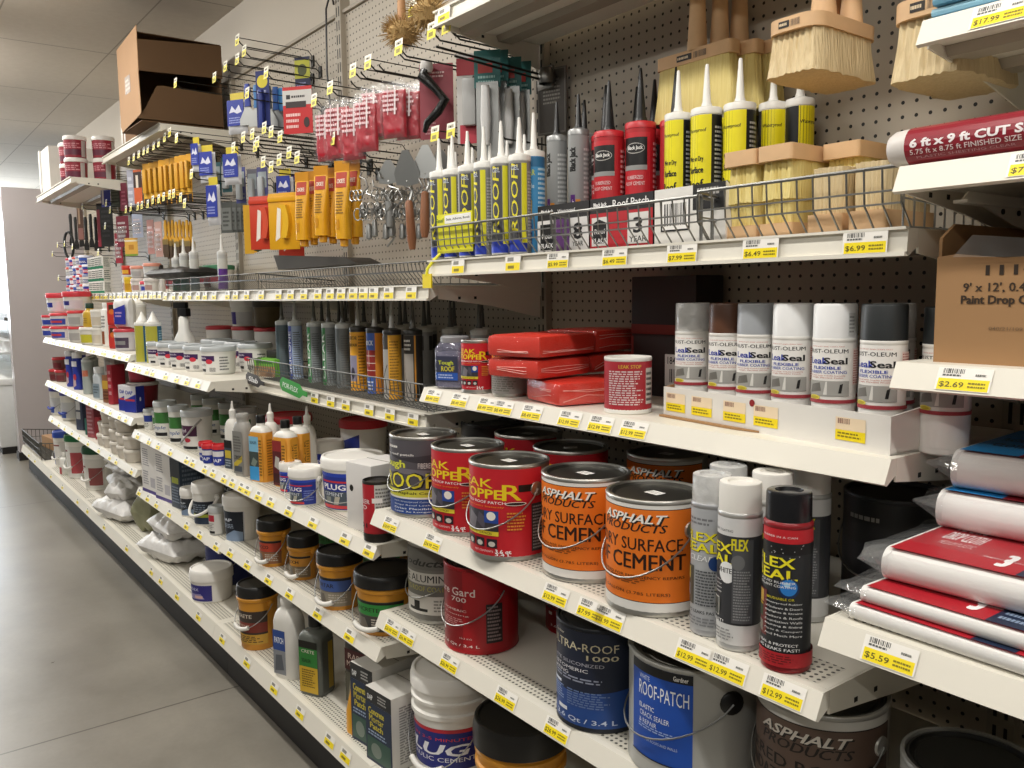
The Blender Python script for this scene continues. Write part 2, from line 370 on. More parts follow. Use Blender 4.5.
# ------------------------------------------------------------------ gondola shelving
PEG = dots_mat('pegboard', '#b3a999', (0, 2), .0254, .0254, .0034, -1.00566 + .0127, .35924+1.39+.0127)
POSTM = C('#a49b8c', .5, 0, .05, 8); KICK = C('#17130f', .6)
XS = [-7.9, -6.69, -5.47, -4.25, -3.046, -1.842, -.604, .62]
SECN = ['bare corner beyond the last shelves', 'far end section with red tubs', 'section under the red pail shelf', 'section with the nested spackling tubs', 'section with the grey caulk basket', 'section with the roof cement cans', 'end section with the folded drop cloths']
for i in range(7):
    x0, x1 = XS[i], XS[i+1]
    g = thing('gondola_bay', 'perforated steel back and posts of the '+SECN[i], 'shelving', ((x0+x1)/2, 0, 0), 0, 'bays of the long gondola')
    top = 2.445
    p = MB().box(x0-g.location.x+.0225, x1-g.location.x-.0225, 0, .012, .12, top, PEG)
    o = p.build('back_panel', g, (-g.location.x, 0, 0)); o.data.transform(Matrix.Translation((g.location.x, 0, 0)))
    MB().box(x0-g.location.x+.0225, x1-g.location.x-.0225, -.012, .02, top, top+.012, POSTM).build('top_rail', g)
    for s in ((x0,) if i < 6 else (x0, x1)):
        m = MB().box(s-g.location.x-.022, s-g.location.x+.022, -.02, .02, 0, 2.5 if i == 4 else 2.44, POSTM)
        for k in range(48):
            for dx in (-.009, .009): m.box(s-g.location.x+dx-.0028, s-g.location.x+dx+.0028, -.0208, -.0195, .1+k*.0508, .135+k*.0508, INK)
        m.build('slotted_post', g)

TAGC = {}
def tag_mesh(price, slope, w=.068, h=.031, small=False):
    k = (price, round(slope, 3), w, h)
    if k in TAGC: return TAGC[k]
    n = Vector((0, -math.cos(slope), math.sin(slope))); uz = Vector((0, math.sin(slope), math.cos(slope)))
    mf = m_pl((0, 0, 0), (1, 0, 0), uz, n); b = MB()
    els = [('r', 0, 0, 1, 1, '#f4f0e8'), ('r', .04, .02, .97, .52, '#f7df12')]
    if price: els += [('bc', .1, .74, .5, .95), ('l', .1, .58, .5, .74, '#5a5a55', 1), ('t', .3, .24, .45, .28, price, '#5c5208'), ('l', .6, .12, .95, .42, '#8a7c10', 2), ('l', .7, .62, .92, .8, '#777770', 1)]
    else: els += [('r', .15, .62, .55, .88, '#8d8a82'), ('r', .2, .14, .6, .34, '#8a7a10')]
    lab(b, mf, w, -h/2, h, els, flat=True)
    o = b.build('price_tag'); me = o.data; bpy.data.objects.remove(o); TAGC[k] = me; return me
DECK = dots_mat('shelf_deck', '#d9d4c6', (0, 1), .0115, .0115, .0029, 0, 0, None, .45, '#4a463d')
DECKP = SHELFP
def shelf(label, x0, x1, yf, z, tags=(), price=None, style='slope', yb=-.0225, rows=None, lh=.034, name='shelf'):
    cx = (x0+x1)/2; r = thing(name, label, 'shelf', (cx, 0, z), 0, 'steel gondola shelves'); a, b = x0-cx+.001, x1-cx-.001
    sl = .016 if style == 'slope' else .003
    MB().box(a+.0035, b-.0035, yf+.03, yb, -.024, 0, SHELFP).build('deck', r)
    if rows:
        MB().add([(a+.02, yf+.034, .0006), (b-.02, yf+.034, .0006), (b-.02, yf+.034+rows*.0115, .0006), (a+.02, yf+.034+rows*.0115, .0006)], [[0, 1, 2, 3]], DECK, False).build('perforated_strip', r)
    MB().prism([(yf+sl, 0), (yf, -lh), (yf+.006, -lh-.003), (yf+.0295, -.024), (yf+.0295, 0)], a, b, 'yz', SHELFP).build('front_lip', r)
    if style != 'slope':
        MB().prism([(yf-.004, .002), (yf-.004, -.002), (yf+.004, -.002), (yf+.004, .002)], a, b, 'yz', SHELFP).prism([(yf-.006, -lh+.002), (yf-.006, -lh-.004), (yf+.004, -lh-.004), (yf+.004, -lh+.002)], a, b, 'yz', SHELFP).build('price_rail', r)
    if z > 1.7:
        for yy in (yf+.07, (yf+yb)/2+.02): MB().prism([(yy, -.0245), (yy+.008, -.038), (yy+.05, -.038), (yy+.058, -.0245)], a+.004, b-.004, 'yz', POSTM).build('stiffener', r)
    for s, e in ((a, a+.003), (b-.003, b)):
        m = MB().prism([(yf+.03, 0), (yf+.03, -.034), (yf+.2, -.055), (yb, -.09), (yb, 0)], s, e, 'yz', SHELFP)
        for yy in (yf+.09, yf+.14): m.box(s-.0006, e+.0006, yy, yy+.008, -.036, -.029, INK)
        m.build('bracket', r)
    if name == 'base_shelf': MB().box(a, b, -.55, -.53, -z+.001, -.035, KICK).build('kick_plate', r)
    ang = math.atan2(sl, lh)
    me = tag_mesh(None, ang, *((.055, .033) if style != 'slope' else (.06, .031)))
    for i, t in enumerate(tags):
        x, pr = t if isinstance(t, tuple) else (t, price)
        mm = tag_mesh(pr, ang) if pr else me
        o = bpy.data.objects.new('price_tag', mm); COL.objects.link(o); o.parent = r
        if style == 'slope': o.location = (x-cx, yf+sl/2-.001, -lh/2)
        else: o.location = (x-cx, yf-.0045, -lh/2)
    return r
def spread(a, b, n, j=.25, seed=1):
    rr = random.Random(seed); st = (b-a)/n
    return [a+st*(i+.5+rr.uniform(-j, j)) for i in range(n)]
A, B_, Cc, Dd, Ee, Ff = [(XS[i], XS[i+1]) for i in (6, 5, 4, 3, 2, 1)]
# bay B
shelf('shelf carrying the caulk cartridges and the chrome bins of brushes', *B_, -.384, 1.473, [(-1.7, None), (-1.484, None), (-1.333, '$5.99'), (-1.168, '$6.49'), (-1.002, '$7.99'), (-.84, '$6.49'), (-.664, '$6.99')], None, 'rail', rows=0)
shelf('shelf with the red wrapped bricks and tray of spray cans', *B_, -.42, 1.157, [(x, '$12.99' if x > -1.35 else '$8.49') for x in (-1.784, -1.667, -1.556, -1.492, -1.392, -1.27, -1.18, -1.092)], None, rows=0)
shelf('shelf with the orange cement cans and black topped spray can', *B_, -.568, .865, [(x, p) for x, p in zip((-1.749, -1.56, -1.14, -1.045, -1.0, -.817, -.754, -.661), ('$18.99', '$24.99', '$12.99', '$7.99', '$11.99', '$12.99', '$12.99', '$12.99'))], rows=6)
shelf('low shelf with the red and the dark blue roof coating cans', *B_, -.562, .604, [(x, '$26.99') for x in (-1.765, -1.694, -1.511, -1.304, -1.146)], rows=4)
shelf('overhead shelf whose bare underside shows above the brushes', *B_, -.352, 2.078, [(-1.79, None), (-1.55, None)], None, 'rail')
# bay A
shelf('shelf under the stacked red drop cloth packs', *A, -.572, .97, [(-.511, '$5.59')], rows=2)
shelf('shelf under the large brown drop cloth carton', *A, -.42, 1.292, [(-.509, '$2.69')])
shelf('shelf under the maroon plastic sheeting roll', *A, -.43, 1.551, [(-.43, '$7.49')])
shelf('shelf under the folded blue tarpaulin', *A, -.385, 1.744, [(-.502, '$17.99')])
shelf('bottom deck below the black lidded can of the end bay', *A, -.565, .604)
# bay C
shelf('shelf below the wire trays and hanging trowels', *Cc, -.385, 1.413, [-2.972, -2.812, -2.707, -2.6, -2.492, -2.404, -2.328, -2.249, -2.186, -2.125, -2.039, -1.92], None, 'rail')
shelf('shelf holding the shallow wire basket of grey caulk tubes', *Cc, -.40, 1.085, [-2.511, -2.394, -2.29, -2.144, -2.023, -1.9], None, 'rail')
shelf('shelf with the orange bottles and white plug buckets', *Cc, -.566, .772, [-2.949, -2.865, -2.776, -2.719, -2.619, -2.516, -2.373, -2.202, -2.0, -1.866], rows=4)
shelf('shelf with the black lidded orange pails', *Cc, -.562, .508, [-2.935, -2.764, -2.574, -2.404, -2.2, -2.0], rows=4)
# bay D
shelf('shelf below the wire tray of the scraper bay', *Dd, -.385, 1.413, spread(-4.25, -3.046, 10, .2, 3), None, 'rail')
shelf('shelf with the nested white spackling tubs', *Dd, -.575, 1.09, [-4.011, -3.79, -3.589, -3.433, -3.3, -3.163, -4.1, -3.88], rows=0)
shelf('shelf with green banded tubs and small red lidded tubs', *Dd, -.566, .772, [-4.15, -3.95, -3.802, -3.616, -3.39, -3.311, -3.163, -3.07], rows=4)
shelf('shelf with the tall white cartons and white buckets', *Dd, -.562, .495, [-4.2, -4.05, -3.9, -3.7, -3.452, -3.281, -3.089], rows=4)
# bays E and F
shelf('high shelf under the torn open brown carton', *Ee, -.36, 2.205, (), None, 'rail')
shelf('high shelf under the stacked red paint pails', *Ff, -.535, 2.085, (), None, 'rail')
for (s, yy, n) in ((Ee, -.385, 14), (Ff, -.385, 16)):
    e = s is Ee
    shelf('shelf crowded with small white and blue tubs, '+('beside the wire tray' if e else 'at the far end'), *s, yy, 1.42, spread(s[0], s[1], n, .2, n), None, 'rail')
    shelf('shelf with '+('caulk and red boxes under the small tub shelf' if e else 'yellow bottle and red lidded tubs at the far end'), *s, -.56, 1.125, spread(s[0], s[1], 9, .3, n+1))
    shelf('shelf with '+('white carton and blue packets' if e else 'blue spray bottles at the far end'), *s, -.566, .825, spread(s[0], s[1], 7, .3, n+2))
    shelf('shelf with '+('stacked blank white tubs' if e else 'blue handled white pails'), *s, -.562, .575, spread(s[0], s[1], 5, .3, n+3))
# base decks
for s, nm, n in ((A, 'end bay', 2), (B_, 'roof cement bay', 5), (Cc, 'orange pail bay', 5), (Dd, 'white bucket bay', 4), (Ee, 'white sack bay', 3), (Ff, 'far bay', 3)):
    shelf('base deck along the floor in the '+nm, *s, -.6, .205, {'orange pail bay': [-2.703, -2.466, -2.268, -2.068, -1.971, -2.95], 'white bucket bay': [-3.9, -3.746, -3.504, -3.223]}.get(nm, spread(s[0], s[1], n, .3, n+8)), None, rows=5, name='base_shelf', lh=.05)
shelf('base deck along the floor beyond the far bay', -7.9, -6.69, -.6, .205, [-7.2, -7.5], None, name='base_shelf', lh=.05)
# ------------------------------------------------------------------ product makers (origin = centre of the foot, face towards -Y)
LIDW = C('#efece6', .35); LID_DARKREFL = C('#7d7b75', .3, .95); CLEARP = film_mat('clear_plastic', '#dfe3e6', .45, .15)  # tin lids darker than the rims: dark reflections put into their colour
def U(deg, W): return .5+deg/W
def paint_can(label, loc, r, h, els, Wdeg, rz=0., body=TIN, lid=TIN, group=None, handle=True, name='paint_can', lz=.0095, drop=.42, lidc=None, sticker=False, la=0., ear=None):
    t = thing(name, label, 'can', loc, rz, group)
    q = r*.985
    MB().lathe([(0, .004), (r*.93, .004), (r*.95, 0), (r, .002), (r, .008), (q, .011), (q, h-.0065), (r, h-.0055), (r, h-.002), (r*.985, h), (r*.94, h), (r*.925, h-.008)], body, 40).build('body', t)
    b = MB(); W = q*math.radians(Wdeg); lab(b, m_cyl(q, -PI/2+la), W, lz, h-.0075-lz, els, .0004); b.build('wrap_label', t)
    lidc = lidc or (LID_DARKREFL if lid is TIN else None)
    MB().lathe([(r*.93, h-.009), (r*.915, h-.003), (r*.87, h-.002), (r*.855, h-.007), (r*.80, h-.009), (r*.785, h-.006), (0, h-.006)], lidc or lid, 40).build('lid', t)
    if sticker: lab(MB(), m_pl((0, 0, h-.0055), (1, 0, 0), (0, 1, 0), (0, 0, 1)), .03, -.012, .022, [('r', 0, 0, 1, 1, '#f3f1ec'), ('l', .1, .2, .9, .8, '#bbb8b0', 2)], .0006).build('lid_sticker', t)
    if handle:
        ze = h*.74
        for s in (-1, 1):
            MB().tube([(s*(q-.002), 0, ze), (s*(q+.003), 0, ze), (s*(q+.0045), 0, ze)], [.02 if ear else .015, .019 if ear else .014, .017 if ear else .008], ear or body, 16).build('handle_ear', t)
        R = q+.006
        MB().tube([(R*math.cos(a), -(R+.002)*math.sin(a) if 0 < i < 24 else 0, ze-h*drop*math.sin(a)**.8) for i, a in [(i, PI*i/24) for i in range(25)]], .0016, CHROME, 6).build('wire_handle', t)
    return t
def pail(label, loc, r, h, els, Wdeg, rz=0., body=WHITE, lid=LIDW, group=None, taper=.9, lidh=.03, ridge=False, bail=None, grip=None, lz=.1, lt=.72, name='plastic_pail', drop=.5, cat='pail', over=1.04, dome=0.):
    """tapered bucket: foot radius r*taper, rim radius r"""
    t = thing(name, label, cat, loc, rz, group); r0 = r*taper; hb = h-lidh
    pr = [(0, .003), (r0*.94, .003), (r0*.95, 0), (r0, .004)]
    R = lambda z: r0+(r-r0)*z/h
    if ridge == 'top':
        zz = hb-.018; pr += [(R(zz), zz), (R(zz)+.005, zz+.003), (R(zz)+.006, zz+.012), (R(zz)+.002, zz+.016)]
    elif ridge:
        zz = hb*.74; pr += [(R(zz), zz), (R(zz)+.006, zz+.002), (R(zz)+.006, zz+.012), (R(zz+.014), zz+.016), (R(zz+.03), zz+.032), (R(zz+.03)+.005, zz+.034), (R(zz+.04)+.005, zz+.042), (R(zz+.044), zz+.045)]
    pr += [(R(hb), hb)]
    MB().lathe(pr, body, 36).build('body', t)
    k = r*over
    MB().lathe([(R(hb)-.002, hb-.004), (k, hb-.002), (k, hb+lidh*.55), (k*.985, hb+lidh*.7), (k*.96, h-.002), (k*.93, h), (k*.89, h), (k*.86, h-.005), (k*.5, h-.005+dome*.7), (0, h-.005+dome)], lid, 36).build('lid', t)
    b = MB(); z0, z1 = hb*lz, hb*lt
    lab(b, m_cone(R(z0), z0, R(z1), z1), (R(z0)+R(z1))/2*math.radians(Wdeg), z0, z1-z0, els, .0005); b.build('printed_label', t)
    if bail:
        ze = hb*.86; q = R(ze)+.008
        for s in (-1, 1): MB().tube([(s*(q-.012), 0, ze), (s*(q-.002), 0, ze), (s*(q+.002), 0, ze)], [.012, .011, .006], body, 10).build('handle_ear', t)
        pts = [((q+.004)*math.cos(a), -(q+.006)*math.sin(a) if 0 < i < 20 else 0, ze-h*drop*math.sin(a)**.8) for i, a in [(i, PI*i/20) for i in range(21)]]
        o = MB().tube(pts, .0016 if bail is not WHITE else .006, CHROME if bail is not WHITE else WHITE, 6).build('bail_handle', t)
        if grip: MB().tube(pts[7:14], .007, grip, 10).build('grip', o)
    return t
def spray_can(label, loc, rz, r, hb, hc, cap, els, body, group=None, rc=None, Wdeg=330, capmark=None, name='spray_can', rim=True):
    t = thing(name, label, 'spray can', loc, rz, group); rc = rc or r*.95
    MB().lathe([(0, .004), (r*.88, .003), (r*.93, 0), (r, .002), (r, .007), (r*.98, .009), (r*.98, hb-.003), (r, hb-.002), (r, hb+.002), (r*.9, hb+.006), (r*.6, hb+.012), (0, hb+.014)], body, 32).build('body', t)
    b = MB(); q = r*.98; lab(b, m_cyl(q), q*math.radians(Wdeg), .01, hb-.014, els, .0003); b.build('wrap_label', t)
    MB().lathe([(rc*.9, hb+.001), (rc, hb+.002), (rc*.985, hb+hc-.004), (rc*.96, hb+hc-.001), (rc*.9, hb+hc), (rc*.62, hb+hc), (rc*.58, hb+hc-.004) if rim else (rc*.5, hb+hc), (0, hb+hc-.003 if rim else hb+hc)], cap, 32).build('cap', t)
    return t
def caulk(label, loc, rz, r, hb, noz, nozc, collar, tube, els, group=None, Wdeg=320, cat='caulk tube', nr=.0075, name='caulk_tube', cut=False):
    t = thing(name, label, cat, loc, rz, group)
    MB().lathe([(0, .006), (r*.9, .006), (r*.93, 0), (r, .001), (r, hb-.012)], tube, 24).build('barrel', t)
    MB().lathe([(r, hb-.012), (r*1.03, hb-.012), (r*1.03, hb-.001), (r*.98, hb+.001), (r*.8, hb+.002), (.011, hb+.006), (0, hb+.006)], collar, 24).build('collar', t)
    MB().lathe([(nr*1.3, hb+.004), (nr*1.15, hb+.012), (nr, hb+.014), (.0032, hb+noz), (.0024, hb+noz+.002), (0, hb+noz+.002)], nozc, 14).build('nozzle', t)
    if els: b = MB(); lab(b, m_cyl(r), r*math.radians(Wdeg), .004, hb-.018, els, .0003, .006); b.build('printed_label', t)
    return t
def bottle(label, loc, rz, w, d, h, body, cap, els, capr=.016, caph=.03, sh=.2, group=None, name='plastic_bottle', cat='bottle', noz=None, rad=.02, els_side=None, W=.9, lz=.06, lt=.96, wall=None):
    t = thing(name, label, cat, loc, rz, group); hs = h*(1-sh)
    sec = [rrect(w*.94, d*.94, rad, 0), rrect(w, d, rad, .006), rrect(w, d, rad, hs)]
    for k in range(1, 7):
        a = k/6*PI/2; f = 1-(1-math.cos(a))*1.0; s = math.sin(a)
        ww = max(capr*1.9, w*(math.cos(a)**.7 if a < PI/2-.01 else 0)); dd = max(capr*1.9, d*(math.cos(a)**.7 if a < PI/2-.01 else 0))
        sec.append(rrect(ww, dd, min(rad*1.2, ww/2.01), hs+(h*sh-.012)*s))
    sec.append(rrect(capr*1.8, capr*1.8, capr, h))
    MB().loft(sec, body, mats=[body, wall or body]+[body]*(len(sec)-3)).build('body', t)
    if noz: MB().lathe([(capr, h-.002), (capr, h+.016), (capr*.7, h+.02), (.006, h+.022), (.0028, h+noz), (0, h+noz)], cap, 14).build('nozzle', t)
    else:
        m = MB().lathe([(capr*.98, h-.004), (capr, h-.002), (capr, h+caph-.003), (capr*.92, h+caph), (0, h+caph)], cap, 22)
        m.build('cap', t)
    b = MB(); z0 = hs*lz; H = hs*(lt-lz)
    lab(b, m_pl((0, -d/2, 0)), (w-rad*1.1)*W+rad*.5, z0, H, els, .0006, flat=True)
    if els_side: lab(b, m_pl((w/2, 0, 0), (0, 1, 0), (0, 0, 1), (1, 0, 0)), (d-rad*1.2), z0, H, els_side, .0006, flat=True)
    b.build('printed_label', t)
    return t
def carton(label, loc, rz, w, d, h, mat, els=(), side=(), top=(), group=None, name='carton', cat='box', hole=False, left=()):
    t = thing(name, label, cat, loc, rz, group); b = MB().box(-w/2, w/2, -d/2, d/2, 0, h, mat, .0025)
    b.box(-w/2+.004, w/2-.004, -.0009, .0009, h-.001, h+.0006, C('#6f6a60', .8))
    b.build('carton_body', t)
    if els or side or top or left:
        b = MB()
        if els: lab(b, m_pl((0, -d/2, 0)), w, 0, h, els, .0006, flat=True)
        if side: lab(b, m_pl((w/2, 0, 0), (0, 1, 0), (0, 0, 1), (1, 0, 0)), d, 0, h, side, .0006, flat=True)
        if left: lab(b, m_pl((-w/2, 0, 0), (0, -1, 0), (0, 0, 1), (-1, 0, 0)), d, 0, h, left, .0006, flat=True)
        if top: lab(b, m_pl((0, 0, h), (1, 0, 0), (0, 1, 0), (0, 0, 1)), w, -d/2, d, top, .0006, flat=True)
        b.build('printed_panel', t)
    return t
def blob(w, d, h, mat, seed=0, amp=.012, nx=22, ny=16, pw=.35, top=1.0, freq=14):
    """soft pillow: two puffed sheets meeting in a seam"""
    vs = []; fs = []; off = Vector((seed*7.3, seed*3.1, 0))
    for side in (1, -1):
        for j in range(ny+1):
            for i in range(nx+1):
                u, v = i/nx*2-1, j/ny*2-1; e = max(0, (1-abs(u)**4)*(1-abs(v)**4))**pw
                n = noise.noise(Vector((u*w, v*d, side*.3))*freq+off)*amp
                vs.append((u*w/2, v*d/2, h/2+side*(h/2*e)+n*e*1.2+(side < 0)*abs(n)*0))
    n1 = (nx+1)*(ny+1)
    for s in (0, 1):
        for j in range(ny):
            for i in range(nx):
                a = s*n1+j*(nx+1)+i; f = [a, a+1, a+nx+2, a+nx+1]; fs.append(f if s == 0 else f[::-1])
    m = MB().add(vs, fs, mat); zmin = min(v[2] for v in m.v); m.v = [(x, y, max(0, z-zmin*0 if z > .002 else .0)) for x, y, z in m.v]; return m
def tub(label, loc, r, h, body, lid, els, Wdeg=150, rz=0., group=None, lidh=.014, taper=.88, name='plastic_tub', lt=.86, lz=.08):
    return pail(label, loc, r, h, els, Wdeg, rz, body, lid, group, taper, lidh, lz=lz, lt=lt, name=name, cat='tub', over=1.03)
def g_lab(bg, band=None, ink='#ffffff', word=None, sub=True, band_z=(.35, .75), word_col=None, red=None):
    """ordinary printed label: ground, band, word, small print"""
    e = [('r', 0, 0, 1, 1, bg)]
    if band: e.append(('r', 0, band_z[0], 1, band_z[1], band))
    if red: e.append(('r', .08, .08, .92, .22, red))
    if word: e.append(('t', .5, sum(band_z)/2, .72, (band_z[1]-band_z[0])*.5, word, word_col or ink, {'b': .02}))
    if sub: e += [('l', .14, .1, .86, band_z[0]-.04, ink if not band else '#8a8a86', 3)]
    return e
# ------------------------------------------------------------------ roof cement bay: gallon cans
RED, YEL, ORA = '#c41f2b', '#f2d521', '#ee7a20'
def u2(W): return lambda d: .5+d/W
f = u2(200)
LEAK = [('r', 0, 0, 1, 1, RED), ('t', f(-14), .83, .4, .1, 'LEAK', YEL, {'b': .045}), ('t', f(-7), .71, .47, .11, 'STOPPE', YEL, {'b': .045}), ('t', f(53), .735, .13, .18, 'R', YEL, {'b': .05}),
        ('t', f(-6), .615, .5, .03, 'RUBBERIZED ROOF PATCH', '#ffffff', {'b': .02}), ('t', f(6), .565, .36, .025, 'Stops Leaks Instantly', '#f08a2a'), ('r', f(62), .74, f(98), .82, '#121010'), ('r', f(-46), .26, f(34), .52, '#3b3840'),
        ('p', [(f(-30), .3), (f(-8), .28), (f(-2), .42), (f(-20), .5)], '#77727a'), ('p', [(f(-2), .38), (f(12), .3), (f(14), .44), (f(2), .5)], '#55505c'), ('r', f(12), .38, f(34), .52, '#24489a'), ('e', f(23), .46, .035, .05, '#f3efe4'), ('r', f(-46), .235, f(34), .285, '#e9d43a'),
        ('t', f(-6), .26, .3, .026, 'WORKS ON WET SURFACES', '#3a3210')]
for i in range(4): LEAK += [('r', f(-44+i*20), .1, f(-28+i*20), .2, '#24202a'), ('e', f(-36+i*20), .14, .026, .03, '#cfcac2')]
LEAK += [('l', f(46), .3, f(72), .52, '#e0923a', 6), ('e', f(58), .61, .075, .022, '#e8e2d8'), ('e', f(58), .61, .065, .015, '#2d1a1c'), ('t', f(10), .055, .16, .022, 'NET CONTENTS', '#f0e0e0'), ('t', f(40), .055, .11, .06, '3.6 qt', '#ffffff', {'b': .03}),
         ('t', f(40), .025, .11, .03, '3.4 L', '#ffffff', {'b': .03}), ('r', f(80), .05, f(106), .6, '#2a2527'), ('l', f(82), .07, f(104), .58, '#8a8684', 14)]
leak = paint_can('red gallon can of roof patch whose lid edge touches the grey roof coating can', (-1.565, -.46, .865), .083, .192, LEAK, 200, group='red roof patch gallon cans', sticker=True)
dup(leak, (-1.367, -.492, .865), .06, 'red gallon can of roof patch beside the orange cement can, wire handle drooping')
dup(leak, (-1.605, -.255, .865), .1, 'red gallon roof patch can tucked in shadow behind the front two')
dup(leak, (-1.395, -.302, .865), .9, 'red gallon can in shadow, right behind the wire handled red can')
f = u2(190)
ASPH = [('r', 0, 0, 1, 1, '#e9e7e2'), ('r', 0, .085, 1, .965, '#201a14'), ('r', .004, .092, .996, .958, ORA), ('t', f(18), .862, .46, .085, 'ASPHALT', '#1a1512', {'b': .05, 'sh': .35}), ('t', f(16), .872, .46, .085, 'ASPHALT', '#f7f3ec', {'b': .03, 'sh': .35}),
        ('t', f(16), .785, .46, .075, 'PRODUCTS', '#1a1512', {'b': .06, 'sh': .3}), ('t', f(0), .63, .82, .115, 'WET-DRY SURFACE', '#2a140a', {'b': .03}), ('t', f(2), .47, .84, .15, 'ROOF CEMENT', '#2a140a', {'b': .045}),
        ('t', f(10), .325, .74, .026, 'RECOMMENDED FOR EMERGENCY REPAIRS', '#3a1c0a', {'b': .02}), ('l', f(-50), .25, f(40), .31, '#8a4a14', 3), ('t', f(10), .165, .56, .036, 'ONE GALLON (3.785 LITERS)', '#5a2c0c')]
asph = paint_can('orange gallon can of asphalt cement next to the red roof patch can', (-1.172, -.458, .865), .0841, .193, ASPH, 190, group='orange asphalt cement gallon cans', sticker=True)
dup(asph, (-.978, -.475, .865), -.05, 'orange gallon can of asphalt cement beside the clear capped spray can')
dup(asph, (-1.205, -.2, .865), .1, 'orange labelled gallon can in the dark behind the front orange cans')
f = u2(200)
ROOF = [('r', 0, 0, 1, 1, '#57545a'), ('p', [(0, .7), (.4, .78), (.8, .68), (1, .75), (1, .83), (.6, .76), (.3, .86), (0, .8)], '#3c393f'), ('p', [(0, .48), (.5, .56), (1, .5), (1, .57), (.55, .63), (0, .56)], '#76727a'), ('l', f(-20), .87, f(14), .93, '#ece8e4', 1),
        ('t', f(2), .8, .4, .04, 'Every roof patch', '#f0ecea', {'b': .02}), ('t', f(-8), .66, .34, .13, 'Tough', '#dfe04a', {'b': .05}), ('t', f(62), .66, .13, .07, 'FIBERED', '#e6e2de'), ('t', f(24), .45, .56, .235, 'ROOF', '#1f1d20', {'b': .07}), ('t', f(24), .452, .52, .205, 'ROOF', '#f2e63c', {'b': .035}),
        ('r', 0, .23, 1, .33, '#d9d64a'), ('t', f(18), .28, .7, .045, 'Better Than Asphalt Coating', '#35300e', {'b': .02}), ('r', 0, .205, 1, .23, '#f0eee8'), ('r', 0, 0, 1, .205, '#24478f')]
ROOF += [('t', f(36), .165-.045*i, .36, .026, t, '#e8eef8') for i, t in enumerate(('100% Waterproof Cement', 'Stops Roof Leaks', 'Dries Flexible', 'Lasts 3x Longer'))]
paint_can('grey, yellow and blue gallon roof coating can at the corner of its shelf', (-1.759, -.459, .865), .0826, .193, ROOF, 200, sticker=True)
DKC = [('r', 0, 0, 1, 1, '#1d1c1c'), ('l', .36, .8, .6, .88, '#8d8a84', 1), ('r', .2, .2, .8, .6, '#26262b')]
paint_can('black gallon can standing behind the grey roof coating can', (-1.795, -.225, .865), .084, .193, DKC, 200, body=C('#2a2a2a', .4), lid=C('#1a1a1a', .4))
paint_can('near-black gallon can in the shadow behind the black spray can', (-.72, -.17, .865), .084, .193, DKC, 200, body=C('#2a2a2a', .4), lid=C('#1a1a1a', .4))
# lower shelf cans
f = u2(200)
ALU = [('r', 0, 0, 1, 1, '#77756e'), ('r', 0, .7, 1, 1, '#6a6862'), ('t', f(10), .8, .5, .1, 'Products', '#2c2b28', {'b': .03, 'sh': .3}), ('r', 0, .5, 1, .66, '#c9c6bd'), ('t', f(12), .58, .72, .1, 'WHITE ALUMINUM', '#22211f', {'b': .03}), ('t', f(8), .44, .66, .07, 'REFLECTING ROOF COATING', '#b8b05a', {'b': .02}),
       ('r', f(-60), .08, f(92), .34, '#d6d3cb'), ('r', f(-8), .12, f(30), .16, '#1f1e1c'), ('r', f(4), .16, f(16), .26, '#1f1e1c'), ('l', f(40), .12, f(88), .3, '#8c8a84', 4)]
paint_can('grey gallon can of aluminum roof coating partly hidden by its red neighbour', (-1.735, -.43, .604), .083, .193, ALU, 220)
GARD = [('r', 0, 0, 1, 1, '#a8141d'), ('r', f(-100), .0, f(26), 1, '#8b0f18'), ('t', f(4), .74, .42, .1, 'Pure Gard', '#e6d3cf', {'b': .01}), ('t', f(18), .64, .14, .06, '700', '#e6d3cf'), ('t', f(-4), .5, .36, .028, 'ELASTOMERIC', '#e0c9c4'), ('t', f(-8), .44, .44, .022, 'Roof Coating', '#e0c9c4'), ('l', f(-40), .3, f(30), .4, '#c98a88', 4),
        ('r', f(-26), .19, f(-16), .23, '#efe6e2'), ('t', f(30), .15, .1, .02, '10.2 KG', '#e6cfca'), ('t', f(16), .055, .36, .04, '3.6 Qt / 3.4 L', '#e8d4d0'), ('r', f(62), .1, f(88), .6, '#231416'), ('l', f(64), .12, f(86), .58, '#8f7a78', 10)]
gard = paint_can('glossy red gallon roof coating can standing alone on the low shelf', (-1.534, -.451, .604), .0845, .193, GARD, 200, body=C('#a3131c', .3), lid=C('#2a1112', .4))
dup(gard, (-1.46, -.215, .604), .2, 'second glossy red coating can, deep in shadow behind the first')
ULT = [('r', 0, 0, 1, 1, '#1c2438'), ('p', [(0, 0), (1, 0), (1, .42), (.5, .34), (0, .42)], '#22498f'), ('t', f(-16), .94, .1, .03, 'Gardner', '#d6d0bc'), ('t', f(16), .84, .52, .085, 'ULTRA-ROOF', '#d9cfae', {'b': .015}), ('t', f(48), .74, .2, .055, '1000', '#d9cfae'), ('t', f(4), .66, .46, .035, 'WHITE SILICONIZED', '#b9b8c2'),
       ('t', f(-6), .595, .36, .035, 'ELASTOMERIC', '#e8e6ea', {'b': .03}), ('t', f(-20), .54, .22, .035, 'COATING', '#e8e6ea', {'b': .03}), ('l', f(-40), .46, f(56), .52, '#9aa0b4', 2), ('r', f(-38), .39, f(-12), .42, '#dfe6f2'), ('l', f(-38), .22, f(-6), .38, '#8da4d0', 6), ('l', f(0), .2, f(58), .38, '#6c82b0', 7),
       ('r', f(-18), .12, f(0), .16, '#e6eaf2'), ('e', f(-32), .17, .025, .03, '#1c2438'), ('t', f(22), .06, .44, .06, '3.6 Qt / 3.4 L', '#c9d4ea')]
